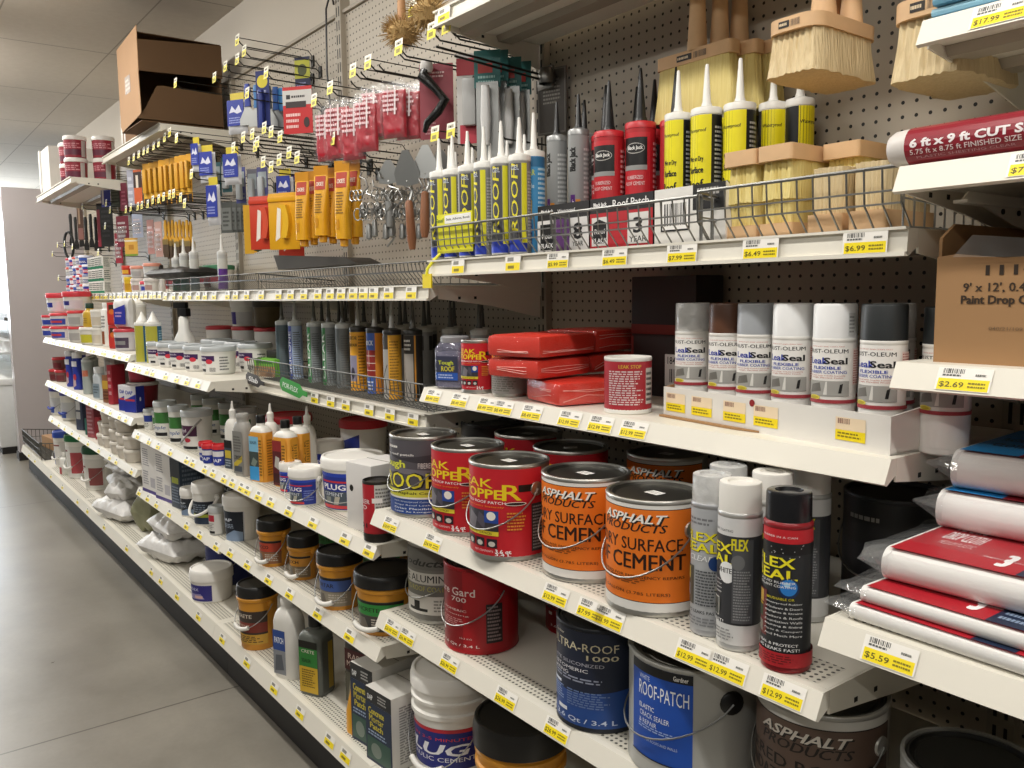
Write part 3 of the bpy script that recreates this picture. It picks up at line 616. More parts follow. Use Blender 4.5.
paint_can('dark blue gallon roof coating can beside the big grey roof patch can', (-1.121, -.467, .604), .0838, .193, ULT, 205, body=C('#1b1e26', .4), lid=C('#20232a', .4), handle=False)
f = u2(150)
RP = [('r', 0, 0, 1, 1, '#1d4fae'), ('r', 0, .9, 1, 1, '#18191c'), ('t', .84, .945, .2, .05, 'Gardner', '#e9e6e0', {'b': .02}), ('t', .28, .85, .2, .05, 'WHITE', '#cfd9ee'), ('t', .56, .73, .78, .15, 'ROOF-PATCH', '#eef1f6', {'b': .012}), ('t', .32, .54, .28, .05, 'ELASTIC', '#e8edf6', {'b': .01}), ('t', .44, .46, .5, .055, 'CRACK SEALER', '#e8edf6', {'b': .01}),
      ('t', .34, .38, .32, .05, '& REPAIR', '#e8edf6', {'b': .01}), ('l', f(-50), .3, f(40), .35, '#9fb6e2', 2), ('t', f(8), .2, .5, .03, 'FOR ROOFS AND WALLS', '#c6d4ee'), ('r', 0, .0, 1, .012, '#18191c')]
rp = paint_can('large silver-grey roof patch can with a blue label and drooping handle', (-.915, -.435, .604), .118, .196, RP, 60, rz=-.4, la=.52, ear=BLACK, body=C('#b3b2ac', .35, .3), lid=C('#6f6c64', .3, .8), lz=.03)
f = u2(215)
BRN = [('r', 0, 0, 1, 1, '#c9c6bf'), ('r', 0, .0, 1, .93, '#2a211c'), ('r', .004, .0, .996, .92, '#5d4a3f'), ('t', f(18), .82, .42, .085, 'ASPHALT', '#1a1512', {'b': .05, 'sh': .35}), ('t', f(16), .83, .42, .085, 'ASPHALT', '#cfc8bd', {'b': .03, 'sh': .35}), ('t', f(18), .735, .42, .08, 'PRODUCTS', '#1a1310', {'b': .06, 'sh': .3}),
       ('t', f(8), .58, .74, .1, 'FIBERED ROOF &', '#17110d', {'b': .035}), ('t', f(8), .45, .8, .1, 'FOUNDATION COATING', '#17110d', {'b': .035})]
paint_can('brown labelled asphalt coating can under the end of the spray can shelf', (-.688, -.423, .604), .0943, .2, BRN, 205, body=C('#b9b7b0', .35, .6))
paint_can('black lidded grey gallon can on the bottom deck of the end bay', (-.463, -.44, .604), .0848, .193, [('r', 0, 0, 1, 1, '#8e8d88'), ('e', .5, .8, .12, .1, '#a02830'), ('t', .5, .5, .4, .12, 'COATING', '#2a2a2a')], 200, body=C('#8e8d88', .4, .3), lid=C('#1c1c1a', .4))
AMES = [('r', 0, 0, 1, 1, '#3a1418'), ('t', .55, .62, .34, .12, 'AMES', '#c7a29a', {'b': .02}), ('r', .1, .1, .9, .4, '#6e1c22')]
paint_can('dark red labelled can in shadow behind the black lidded can', (-.35, -.2, .604), .0848, .2, AMES, 200, body=C('#4a4642', .5), handle=False)

# ------------------------------------------------------------------ spray cans
def flex(bg, word2, low, drop, dark=True):
    e = [('r', 0, 0, 1, 1, bg)]
    return e
F3 = u2(330)
def FX(cx, els): return [tuple([e[0]]+list(e[1:])) for e in els]
def flex_text(c, y0, big='#f3e62a'):
    out = []
    for dx, dz, col, b in ((.004, -.004, '#0d0d0d', .07), (0, 0, big, .035)):
        out += [('t', F3(c-2)+dx, y0+dz, .34, .075, 'FLEX', col, {'b': b}), ('t', F3(c)+dx, y0-.088+dz, .36, .075, 'SEAL', col, {'b': b})]
    return out
BLK = [('r', 0, 0, 1, 1, '#2a2b2e'), ('r', 0, .9, 1, 1, '#c3212b'), ('t', F3(8), .945, .28, .014, 'RUBBER IN A CAN', '#f0dede'), ('r', 0, .82, 1, .9, '#151517')]
BLK += [('e', F3(-70+random.uniform(0, 140)), random.uniform(.74, .89), .004, .003, '#c9c9cb') for _ in range(26)]
BLK += flex_text(-4, .76)+[('e', F3(36), .58, .075, .075, '#0f2c55'), ('e', F3(36), .585, .06, .06, '#2a7fd0'), ('e', F3(32), .605, .022, .018, '#9fd3f5'), ('t', F3(2), .615, .3, .02, 'LIQUID RUBBER', '#f2f2f2', {'b': .03}), ('t', F3(2), .588, .3, .018, 'SEALANT COATING', '#f2f2f2', {'b': .03}),
        ('r', F3(-62), .2, F3(-18), .54, '#6d2a26'), ('r', F3(-60), .44, F3(-30), .53, '#c9a24a'), ('r', F3(-58), .33, F3(-32), .41, '#3a4a35'), ('r', F3(-58), .22, F3(-32), .3, '#8a8478'), ('l', F3(-62), .415, F3(-30), .435, '#e3d62a', 1), ('t', F3(16), .5, .2, .018, 'BRUSHABLE OR', '#e3d62a')]
BLK += [('t', F3(24), .465-.033*i, .27, .016, t, '#eeeeee') for i, t in enumerate(('Waterproof Rubber', 'Windows & Doors', 'Skylights & Drains', 'Gutters & Roofs', 'Foundation Walls', 'Flashing & Siding', 'Pipes & Campers', 'And Much More'))]
BLK += [('t', F3(0), .165, .36, .02, 'TO SEAL & PROTECT', '#f2f2f2', {'b': .04}), ('t', F3(0), .13, .38, .022, 'STOPS LEAKS FAST!', '#f2f2f2', {'b': .05}), ('r', 0, 0, 1, .105, '#b5202a'), ('l', F3(-60), .02, F3(60), .09, '#6d1218', 4)]
BL = C('#17171a', .25)
blk = spray_can('black topped rubber sealant spray can with a red band, first on the shelf corner', (-.688, -.517, .865), .04, .0333, .2068, .045, BL, BLK, C('#8e1d24', .3), rc=.031)
WHT = [('r', 0, 0, 1, 1, '#d9d9d8'), ('r', 0, .16, 1, .86, '#37383c'), ('t', F3(-4), .9, .34, .018, 'RUBBER SEALANT COATING', '#55555a')]+flex_text(-4, .76)
WHT += [('e', F3(36), .57, .075, .085, '#f2f2f2'), ('t', F3(26), .585, .15, .04, 'WHITE', '#141414', {'b': .05}), ('r', F3(16), .25, F3(-52), .36, '#55564f'), ('r', F3(-44), .21, F3(12), .36, '#d9d8d2'), ('r', F3(-42), .215, F3(10), .35, '#4a4d48'), ('p', [(F3(-38), .25), (F3(-10), .23), (F3(6), .29), (F3(-20), .31)], '#2b2e2a'), ('l', F3(-44), .37, F3(-8), .39, '#d8d03a', 1)]
WHT += [('t', F3(-14), .5-.03*i, .22, .015, t, '#ededed') for i, t in enumerate(('Waterproof Rubber', 'Brush Or Spray', 'Windows & Doors', 'Gutters & Drains'))]
WHT += [('t', F3(-20), .18, .3, .024, 'LEAKS FAST!', '#f2f2f2', {'b': .05}), ('r', F3(52), .18, F3(104), .84, '#515256'), ('l', F3(56), .2, F3(100), .6, '#8d8e90', 18), ('e', F3(66), .66, .05, .06, '#6d6e70'), ('t', F3(70), .8, .12, .09, 'FLEX', '#e3d62a', {'b': .04}), ('l', F3(-50), .03, F3(60), .13, '#9a9a9a', 4)]
wht = spray_can('white capped rubber sealant spray can beside the black topped can', (-.774, -.512, .865), -.55, .0325, .2031, .046, WHITE, WHT, C('#c9c9c6', .3, .5), rc=.031)
CLR = [('r', 0, 0, 1, 1, '#aeb0b3'), ('l', F3(-50), .86, F3(50), .93, '#77787c', 2)]+flex_text(0, .77)+[('t', F3(4), .595, .24, .045, 'CLEAR', '#e9eaec', {'b': .04, 'sh': .2}), ('e', F3(50), .56, .06, .06, '#1d3f78'), ('r', F3(-60), .2, F3(-16), .52, '#4f5046'), ('r', F3(-58), .4, F3(-34), .5, '#c9b35a'), ('r', F3(-58), .26, F3(-34), .36, '#7d8288'),
       ('l', F3(-8), .2, F3(60), .5, '#54565a', 12), ('t', F3(0), .15, .36, .025, 'STOPS LEAKS FAST!', '#202124', {'b': .03}), ('l', F3(-60), .03, F3(60), .11, '#85868a', 3)]
CAPC = film_mat('frosted_clear_cap', '#e8e8e6', .62, .2)
clr = spray_can('clear capped silver spray can touching the orange cement can', (-.834, -.503, .865), .03, .0315, .2031, .046, CAPC, CLR, C('#b4b5b8', .3, .5), rc=.030)
dup(clr, (-.862, -.43, .865), .4, 'clear capped silver spray can in the second row behind the front one')
dup(wht, (-.785, -.42, .865), -.2, 'white capped sealant spray can standing behind the white capped front can')
dup(wht, (-.775, -.335, .865), -.75, 'greyish white sealant spray can at the back, behind the black topped can')

# tray of six colours
tr = thing('display_tray', 'white cardboard display tray holding the row of coloured spray cans', 'tray', (-.857, -.357, 1.157), -.118)
TW = C('#e3dfd8', .6, 0, .03)
MB().box(-.241, .241, .001, .19, .0, .004, TW).build('tray_floor', tr)
MB().box(-.241, .241, 0, .003, 0, .056, TW).build('front_panel', tr)
MB().box(-.241, .241, .187, .19, 0, .12, TW).build('rear_panel', tr)
for s in (-.241, .238): MB().prism([(.003, 0), (.003, .056), (.08, .066), (.187, .12), (.187, 0)], s, s+.003, 'yz', CARD if s < 0 else TW).build('side_panel', tr)
for x in (-.207, -.138, -.058, .012, .175):
    lab(MB(), m_pl((x, -.0004, 0)), .052, .012, .034, [('r', 0, .42, 1, 1, '#efd9b8'), ('r', 0, 0, 1, .45, '#f3d914'), ('bc', .08, .72, .5, .95, '#8a5a50'), ('l', .08, .1, .9, .38, '#8a7a10', 2)], flat=True).build('price_sticker', tr)
lab(MB(), m_pl((-.018, -.0004, 0)), .012, .042, .012, [('e', .5, .5, .5, .5, '#8e1f22')], flat=True).build('round_sticker', tr)
MB().prism([(-.24, -.012), (-.05, -.012), (.0, -.002), (-.24, -.002)], .0005, .004, 'xy', CARD).build('torn_flap', tr)
def LS():
    f = u2(330)
    return [('r', 0, 0, 1, 1, '#eeebe6'), ('t', f(0), .935, .3, .014, 'STOPS RUST AND LEAKS FAST', '#c9543f'), ('t', f(0), .86, .36, .06, 'RUST-OLEUM', '#141414', {'b': .04}), ('t', f(-24), .7, .19, .1, 'Leak', '#2d3fa0', {'b': .03}), ('t', f(26), .7, .19, .1, 'Seal', '#17171a', {'b': .05}), ('t', f(0), .585, .24, .045, 'FLEXIBLE', '#3a4fa8', {'b': .03}),
            ('t', f(0), .515, .34, .045, 'RUBBER COATING', '#3a4fa8', {'b': .03}), ('t', f(0), .455, .32, .02, 'Fills and Seals Cracks Instantly', '#b0493a'), ('t', f(0), .42, .28, .02, 'Tough, Flexible Finish', '#b0493a'), ('r', f(-62), .12, f(64), .37, '#a3a19c'), ('p', [(f(-50), .16), (f(-10), .2), (f(-14), .34), (f(-44), .3)], '#6d6a64'), ('p', [(f(-4), .14), (f(6), .14), (f(6), .36), (f(2), .36)], '#dcdad4'),
            ('p', [(f(34), .17), (f(42), .17), (f(46), .33), (f(38), .31)], '#141414'), ('e', f(-32), .09, .06, .035, '#e2d25a'), ('e', f(-32), .09, .045, .022, '#b8a428'), ('r', 0, .0, 1, .06, '#a33a42'), ('r', f(74), .3, f(130), .9, '#f0d9d2'), ('l', f(76), .32, f(128), .88, '#c07a70', 14)]
LEM = []
for e in LS():     # print sits in the upper part of the can, the tray hides the rest
    k = lambda v: 1-(1-v)*.66
    if e[0] in 'rl': LEM.append((e[0], e[1], k(e[2]), e[3], k(e[4]), *e[5:]) if e[5] != '#eeebe6' else e)
    elif e[0] == 't': LEM.append(('t', e[1], k(e[2]), e[3], e[4]*.72, *e[5:]))
    elif e[0] == 'e': LEM.append(('e', e[1], k(e[2]), e[3], e[4]*.8, e[5]))
    else: LEM.append(('p', [(a, k(b)) for a, b in e[1]], e[2]))
capn = [('clear', CAPC, .45, 'clear'), ('brown', C('#5b3a28', .35), .35, 'brown'), ('grey', C('#a3a6aa', .35), .42, 'grey'), ('white', C('#efefee', .35), .2, 'glossy white'), ('white2', C('#f1f1f0', .35), .17, 'white with a small sticker'), ('black', C('#2b2e2f', .4), .03, 'black')]
pos = [(-1.058, -.293), (-.969, -.304), (-.901, -.312), (-.823, -.321), (-.742, -.331), (-.657, -.341), (-.597, -.352)]
s0 = None
for i, (k, m, rz, d) in enumerate(capn):
    lb = f'{d} capped leak sealer spray can, {nth(i)} along the cardboard tray'
    if s0 is None:
        s0 = spray_can(lb, (*pos[0], 1.1615), rz, .0325, .1535, .0545, m, LEM, C('#e9e6e0', .3), group='spray cans in the white tray', rc=.0322, rim=False)
    else:
        o = dup(s0, (*pos[i], 1.1615), rz, lb)
        for c in o.children:
            if c.name.startswith('cap'):
                c.data = c.data.copy(); c.data.materials[0] = m
        if k == 'white2': lab(MB(), m_cyl(.0323, -.35), .014, .16, .034, [('r', 0, 0, 1, 1, '#d8d8d6'), ('l', .1, .1, .9, .9, '#8f8f8d', 5)], .0004).build('cap_sticker', o)
        last = o
dup(last, (-.585, -.3, 1.157), .1, 'second black capped leak sealer can, half behind the brown carton')
for i, x in enumerate((-1.0, -.9, -.8, -.7)):
    o = dup(s0 if i % 2 else last, (x+.02, -.245+(-.01*i), 1.1615), .3, f'leak sealer spray can in the rear row of the tray, {nth(i)} from its brown end')

# ------------------------------------------------------------------ middle shelf, bay B
f = u2(250)
RB = [('r', 0, 0, 1, 1, '#a92a35'), ('r', f(38), .12, f(70), .86, '#cfc9c2'), ('l', f(40), .16, f(68), .8, '#3a3634', 6), ('t', f(-4), .9, .22, .07, 'LEAK STOP', '#d7b43a', {'b': .04})]+[('l', f(-60), .1, f(30), .82, '#dccaca', 15)]
paint_can('small red and white quart can turned to its small print before the dark carton', (-1.182, -.338, 1.157), .0465, .109, RB, 250, rz=.95, body=C('#e9e6e0', .4), lid=C('#e6e3dc', .35), handle=False, lz=.008)
f = u2(200)
q0 = paint_can('small red quart roof patch can next to the clear jar', (-1.66, -.362, 1.157), .0405, .126, LEAK, 200, rz=.35, handle=False)
q1 = paint_can('small orange quart cement can half behind the red wrapped bricks', (-1.555, -.345, 1.157), .0425, .124, [e if e[0] != 'r' or e[5] != '#e9e7e2' else ('r', 0, 0, 1, .5, '#8f8d88') for e in ASPH], 190, rz=.3, handle=False)
lab(MB(), m_cyl(.0425*.985), .14, .008, .045, [('r', 0, 0, 1, 1, '#9c9a95'), ('l', .2, .1, .8, .9, '#77756f', 7)], .002).build('grey_band', q1)
jar = thing('plastic_jar', 'clear square plastic jar with a blue and yellow label at the shelf end', 'jar', (-1.775, -.352, 1.157), .45)
JM = film_mat('grey_violet_clear', '#85849a', .5, .12)
MB().loft([rrect(.072, .072, .012, .002), rrect(.08, .08, .014, .006), rrect(.08, .08, .014, .1), rrect(.07, .07, .02, .112), rrect(.066, .066, .03, .116)], JM).build('body', jar)
MB().loft([rrect(.07, .07, .012, .006), rrect(.07, .07, .012, .09)], C('#8b8aa2', .5)).build('contents', jar)
MB().lathe([(.034, .114), (.036, .115), (.036, .127), (.033, .13), (0, .13)], C('#8d8d90', .4), 26).build('lid', jar)
lab(MB(), m_pl((0, -.0405, 0)), .062, .02, .062, [('r', 0, 0, 1, 1, '#3a3d52'), ('r', 0, .05, 1, .35, '#2a58b0'), ('t', .45, .72, .7, .2, 'Tough', '#c9d33a', {'b': .04}), ('t', .55, .5, .6, .2, 'ROOF', '#e2d83a', {'b': .04}), ('l', .1, .1, .9, .3, '#b8c8e8', 2)], flat=True).build('front_label', jar)
BR = C('#e0331f', .35, 0, .08, 30, .25)
def brick(label, loc, rz, w, d, h):
    t = thing('wrapped_brick', label, 'sealant brick', loc, rz, 'red wrapped sealant bricks')
    MB().box(-w/2, w/2, -d/2, d/2, .001, h-.001, BR, .012).build('brick', t)
    m = MB().box(-w/2-.0015, w/2+.0015, -d/2-.0015, d/2+.0015, 0, h, FILM, .012); rr = random.Random(label)
    m.build('clear_wrap', t)
    k = MB()
    for i in range(3):
        z = h*rr.uniform(.2, .8); z2 = h*rr.uniform(.2, .8)
        k.tube([(-w/2-.001, -d/2+.01, z), (-w/4, -d/2-.0018, z2), (w/4, -d/2-.0018, z), (w/2+.001, -d/2+.012, z2), (w/2+.002, -d/6, z), (w/2+.002, d/4, (z+z2)/2), (w/2+.001, d/2-.012, z2)], .0006, C('#f2b9ae', .3), 4)
    k.build('wrap_crease', t); return t
def brick_at(label, cx, cy, z, rz, w, d, h):   # cx, cy = aisle corner next to the quart can
    c, s = math.cos(rz), math.sin(rz); lx, ly = -w/2, d/2
    return brick(label, (cx+lx*c-ly*s, cy+lx*s+ly*c, z), rz, w, d, h)
brick_at('red wrapped brick at the bottom of the stack', -1.317, -.402, 1.157, -.2, .15, .2, .0505)
brick_at('red wrapped brick of the middle layer, its end towards the aisle', -1.372, -.412, 1.209, .16, .15, .18, .043)
brick_at('red wrapped brick of the middle layer, towards the back panel', -1.402, -.232, 1.209, .16, .15, .17, .043)
brick_at('red wrapped brick on top of the stack, its end towards the aisle', -1.365, -.412, 1.254, .2, .15, .2, .049)
brick_at('red wrapped brick on top of the stack, towards the back panel', -1.406, -.214, 1.254, .2, .15, .17, .053)
carton('black and red carton standing against the back panel behind the red quart can', (-1.3, -.07, 1.157), 0, .19, .09, .268, C('#241d1c', .5), [('r', 0, .52, 1, .6, '#7d2a22'), ('r', .55, .1, .98, .36, '#d8d6d2'), ('t', .7, .31, .22, .06, '18410', '#2a2a2a'), ('bc', .62, .13, .9, .24), ('r', 0, 0, .04, .5, '#6a241f')])
# ------------------------------------------------------------------ end bay A
DC = C('#eceae6', .55, 0, .04, 20, .15)
def dropcloth(label, loc, rz, w, d, h, top, els, group, film=True):
    t = thing('drop_cloth_pack', label, 'drop cloth pack', loc, rz, group)
    n = 8; secs = []
    for k in range(n+1):
        x = -w/2+w*k/n; e = .93 if k in (0, n) else 1; P = []
        for (sx, sy, a0) in ((1, 1, 0), (-1, 1, PI/2), (-1, -1, PI), (1, -1, 1.5*PI)):
            for i in range(6):
                a = a0+PI/2*i/5; r = h*.48*e; P.append((x, sx*(d/2-h*.48)+r*math.cos(a), h/2+sy*0+ (h/2-r)*(sy)+r*math.sin(a)*.98))
        secs.append(P)
    MB().loft(secs, DC).build('folded_sheet', t)
    b = MB(); mt = m_pl((0, 0, h+.0012), (1, 0, 0), (0, 1, 0), (0, 0, 1)); lab(b, mt, w*.97, -d/2+h*.22, d-h*.44, [('r', 0, 0, 1, 1, top)]+els, flat=True); b.build('printed_card', t)
    # loose clear sleeve end
    if film:
        m = MB(); rr = random.Random(label); ring0 = []; ring1 = []
        for i in range(16):
            a = 2*PI*i/16; ring0.append((-w/2+.01, (d/2+.002)*max(-1, min(1, 1.25*math.cos(a))), h/2+(h/2+.002)*max(-1, min(1, 1.25*math.sin(a)))))
            ring1.append((-w/2-.035-rr.uniform(0, .012), (d/2-.01)*math.cos(a), h*.55+.006*math.sin(a)+rr.uniform(-.006, .006)))
        m.loft([ring0, ring1], FILM2, cap=False); m.build('clear_sleeve', t)
        MB().loft([[(x, y*1.0, z) for x, y, z in [(xx, (d/2+.0025)*max(-1, min(1, 1.2*math.cos(2*PI*i/16))), h/2+(h/2+.0025)*max(-1, min(1, 1.2*math.sin(2*PI*i/16)))) for i in range(16)]] for xx in (-w/2+.01, w/2)], FILM, cap=False).build('clear_wrap', t)
    return t
PLA = [('t', .095, .66, .085, .16, 'PLASTIC', '#f2e6e6', {'b': .03}), ('t', .11, .46, .11, .17, 'DROP CLOTH', '#f2e6e6', {'b': .03}), ('t', .12, .3, .1, .07, 'MEDIUM PLASTIC', '#e8c8c8'), ('t', .285, .2, .022, .24, '3', '#ffffff', {'b': .06}), ('t', .315, .2, .02, .2, 'PACK', '#f2e6e6', {'rot': 1}), ('r', .345, .0, .46, .42, '#1d2b45'), ('t', .4, .27, .09, .1, '9 ft x 12 ft', '#dfe8f2'), ('l', .36, .05, .45, .2, '#8fa2bc', 2)]
RD = '#b3202d'
g = 'red labelled drop cloth packs'
p1 = dropcloth('red and white drop cloth pack at the bottom of the pile', (-.36, -.425, .9712), -.03, .43, .25, .0215, RD, PLA, g)
p2 = dup(p1, (-.352, -.413, .9937), -.02, 'red and white drop cloth pack in the middle of the pile')
p3 = dropcloth('red and white drop cloth pack topping the pile, under the blue banded packs', (-.345, -.365, 1.0165), .03, .44, .26, .044, RD, PLA, g)
BLU = [('r', 0, 0, .17, 1, '#2b8fd0'), ('t', .09, .55, .12, .12, 'PLASTIC DROP', '#143a66', {'b': .03}), ('t', .09, .32, .1, .12, 'CLOTH', '#143a66', {'b': .03}), ('l', .2, .15, .5, .85, '#dba9a6', 5)]
p4 = dropcloth('white drop cloth pack with a blue and maroon card, lower of two', (-.345, -.235, 1.0618), .04, .44, .25, .054, '#8d1c27', BLU, 'blue banded drop cloth packs')
p5 = dup(p4, (-.335, -.22, 1.1175), .06, 'white drop cloth pack with a blue and maroon card, uppermost under the shelf')
bx = thing('drop_cloth_carton', 'big torn brown carton printed with paint drop cloth sizes', 'box', (-.345, -.23, 1.292), 0)
MB().box(-.225, .225, -.14, .14, 0, .003, CARD).build('carton_floor', bx)
MB().box(-.225, .225, -.14, -.136, .003, .13, CARD).build('front_wall', bx)
MB().prism([(-.225, .13), (-.225, .14), (-.2, .143), (-.14, .136), (-.09, .138), (-.03, .131), (.225, .131), (.225, .128)], -.14, -.136, 'xz', CARD).build('torn_edge', bx)
MB().box(-.225, .225, .136, .14, .003, .185, CARDD).build('rear_wall', bx)
for s in (-.225, .221): MB().prism([(-.136, .003), (.136, .003), (.136, .185), (-.1, .185), (-.136, .165)], s, s+.004, 'yz', CARD).build('side_wall', bx)
lab(MB(), m_pl((0, -.1402, 0)), .45, 0, .13, [('t', .225, .93, .17, .1, '11105', '#33261b', {'b': .05}), ('t', .19, .76, .22, .1, "9' x 12', 0.4 mil", '#3a2c20', {'b': .05}), ('t', .19, .63, .23, .11, 'Paint Drop Cloth', '#3a2c20', {'b': .05}), ('t', .2, .36, .09, .035, '040/21/109', '#7d6246')], flat=True).build('printed_text', bx)
MB().add([(-.2, -.15, .139), (-.05, -.145, .134), (-.04, -.1, .15), (-.19, -.12, .168)], [[0, 1, 2, 3]], FILM2).add([(-.05, -.145, .134), (.22, -.147, .131), (.22, -.12, .137), (-.04, -.1, .15)], [[0, 1, 2, 3]], FILM2).build('loose_clear_film', bx)
rl = thing('sheeting_roll', 'maroon wrapped roll of plastic sheeting with white lettering', 'roll', (-.4, -.395, 1.576), 0)
MB().loft([[(x, .0245*k*math.cos(2*PI*i/20), .0245*k*math.sin(2*PI*i/20)) for i in range(20)] for x, k in ((-.226, .35), (-.222, .8), (-.215, .95), (-.2, 1), (.22, 1))], C('#d9d2cc', .4, 0, .08, 30, .3)).build('roll', rl)
def m_roll(u, v, d): a = -PI+.45-v/.0247; r = .0247+d; return (u, r*math.cos(a), r*math.sin(a))
b = MB()
for i in range(16):
    v0, v1 = -.04+.118*i/16, -.04+.118*(i+1)/16; b.add([m_roll(-.195, v0, .0003), m_roll(.22, v0, .0003), m_roll(.22, v1, .0003), m_roll(-.195, v1, .0003)], [[0, 1, 2, 3]], C('#8e2431', .3))
def rolltext(s, x, w, v0, h, col, bd):
    vs, fs = glyphs(s, bd); b.add([m_roll(x+a*w, v0+c*h, .0008) for a, c in vs], fs, C(col))
rolltext('6 ft x 9 ft CUT SIZE', -.105, .165, .0125, .0115, '#f0e6e6', .04); rolltext('5.75 ft x 8.75 ft FINISHED SIZE', -.12, .135, .0015, .0065, '#e8d8d8', .01); rolltext('PLASTIC SHEETING CLEAR', -.12, .12, -.006, .0035, '#b98088', 0)
b.build('printed_sleeve', rl)
tp = thing('folded_tarpaulin', 'folded blue tarpaulin on the top shelf beside the hanging brushes', 'tarp', (-.405, -.16, 1.744), .03)
for k in range(5): MB().box(-.22+.004*k, .22, -.165+.006*(k % 2), .14, .002+k*.013, .0145+k*.013, C(('#6f9fb4', '#86b2c4', '#5f8fa6')[k % 3], .4, 0, .1, 20, .2), .006).build('fold', tp)
tp.rotation_euler[2] = .02
bk = thing('shelf_bracket', 'bare cream shelf arm sticking out under the roll shelf', 'bracket', (-.548, 0, 1.49), 0)
MB().prism([(-.36, .012), (-.3, .012), (-.2, -.012), (-.0225, -.03), (-.0225, .028), (-.34, .028)], -.0015, .0015, 'yz', SHELFP).prism([(-.36, .012), (-.0225, .012), (-.0225, .016), (-.36, .016)], -.009, .009, 'yz', SHELFP).build('arm_plate', bk)
for y in (-.24, -.19): MB().tube([(.0012, y, .006), (.0035, y, .006)], .004, INK, 10).build('bolt_hole', bk)
# ------------------------------------------------------------------ helper: sight line of the measured photo onto a real plane of the shelving
CP = Vector((0, -1.51362, 1.39))
def sight(px, py): return Fw+Rx*((px-512)/848.52)-Uy*((py-384)/848.52)
def onY(px, py, Y): d = sight(px, py); return CP+d*((Y-CP.y)/d.y)
def onZ(px, py, Z): d = sight(px, py); return CP+d*((Z-CP.z)/d.z)
def XY(px, Y, Z): p = onY(px, 300, Y); return (p.x, Y, Z)

# ------------------------------------------------------------------ bay C: bottles and plug buckets
PW = C('#e8e5de', .4)
def PLUG(word='PLUG', cy=.62): return [('r', 0, 0, 1, 1, '#23348f'), ('r', 0, .9, 1, 1, '#2a45b4'), ('r', .1, .74, .9, .79, '#c9343a'), ('t', .4, cy, .5, .16, word, '#f4f2f4', {'b': .05}), ('r', .1, .12, .66, .5, '#4b5560'), ('t', .38, .42, .44, .1, 'CEMENT', '#d8dce4', {'b': .03}), ('p', [(.2, .16), (.34, .16), (.34, .34), (.2, .34)], '#8b8f88'), ('p', [(.4, .14), (.5, .14), (.54, .36), (.44, .36)], '#b9b4a4'), ('r', .1, .03, .7, .12, '#d9444a'), ('l', .7, .15, .95, .6, '#7f8fd0', 5)]
pb = pail('large white plug bucket behind the plain white carton', (-2.251, -.405, .772), .092, .155, PLUG(), 110, .55, PW, LIDW, None, .92, .03, bail=CHROME, lz=.05, lt=.9, dome=.004)
pm = pail('medium white plug bucket with its wire handle hanging in front', (-2.37, -.505, .772), .0494, .112, PLUG(), 150, .5, PW, LIDW, None, .93, .024, bail=CHROME, lz=.06, lt=.9)
ps = pail('small white plug bucket squeezed between the orange bottle and medium bucket', (-2.545, -.48, .772), .0345, .096, PLUG(), 150, .3, PW, LIDW, None, .93, .02, lz=.06, lt=.9)
pail('small white bucket standing at the back behind the orange bottles', (-2.72, -.27, .772), .055, .118, [('r', 0, 0, 1, 1, '#2b3aa2'), ('r', .55, 0, 1, 1, '#d8dbe6'), ('r', .08, .1, .5, .3, '#c03a48'), ('t', .3, .62, .4, .2, 'DAP', '#e8e8f0')], 130, .6, PW, LIDW, None, .93, .026, lz=.05, lt=.85)
pail('white lidded pail at the back between the plug bucket and the roof can', (-1.98, -.2, .772), .06, .12, [('r', 0, 0, 1, 1, '#dcdad5')], 100, .5, PW, LIDW, None, .93, .026)
cw = carton('plain tall white carton with a round hole, beside the red dark-lidded can', (-2.0, -.455, .772), .16, .11, .135, .18, C('#dedbd8', .55, 0, .02))
lab(MB(), m_pl((0, -.0675, 0)), .11, 0, .18, [('e', .22, .62, .075, .05, '#17140f')], flat=True).build('punched_hole', cw)
lab(MB(), m_pl((.055, 0, 0), (0, 1, 0), (0, 0, 1), (1, 0, 0)), .135, 0, .18, [('r', .62, .84, .88, .86, '#5e564c'), ('e', .62, .85, .02, .012, '#5e564c')], flat=True).build('tab_slot', cw)
paint_can('small red and black quart can at the shelf corner in front of the roof can', (-1.893, -.516, .772), .0385, .155, [('r', 0, 0, 1, 1, '#b3202c'), ('r', .6, .3, 1, 1, '#c9c6c0'), ('l', .62, .35, .98, .95, '#77736c', 9), ('t', .3, .68, .4, .08, 'SEALER', '#efe2e2', {'b': .04}), ('t', .28, .57, .3, .08, 'PRO', '#efe2e2', {'b': .04}), ('r', .55, .66, .75, .75, '#efe8e4'), ('t', .3, .22, .26, .1, 'Q1', '#2a1214', {'b': .04}), ('r', 0, 0, 1, .08, '#221d18')], 200, .5, body=C('#28241f', .4), lid=C('#2a2622', .4), handle=False, lz=.012)
OB = C('#dd9a34', .4); WB = C('#e6e3dc', .4); GB = C('#a19f9a', .4)
b1 = bottle('white and orange bottle with black cap and blue picture label', (-2.734, -.50, .772), .35, .076, .052, .205, WB, BLACK, [('r', 0, 0, 1, 1, '#dd9a34'), ('r', 0, .62, .72, .95, '#7fb8d6'), ('r', 0, .3, .72, .62, '#3d4a48'), ('p', [(.1, .34), (.4, .3), (.62, .42), (.3, .5)], '#7d8a80'), ('r', 0, 0, .72, .3, '#3f9bd8'), ('t', .34, .82, .5, .06, 'SEALER', '#20364a', {'b': .03}), ('l', .76, .1, .98, .9, '#6d4c1c', 12)], .015, .022, .16, wall=OB, W=.98, group='orange concrete repair bottles', els_side=[('r', 0, 0, 1, 1, '#dd9a34'), ('l', .1, .1, .9, .9, '#7d5a20', 14)])
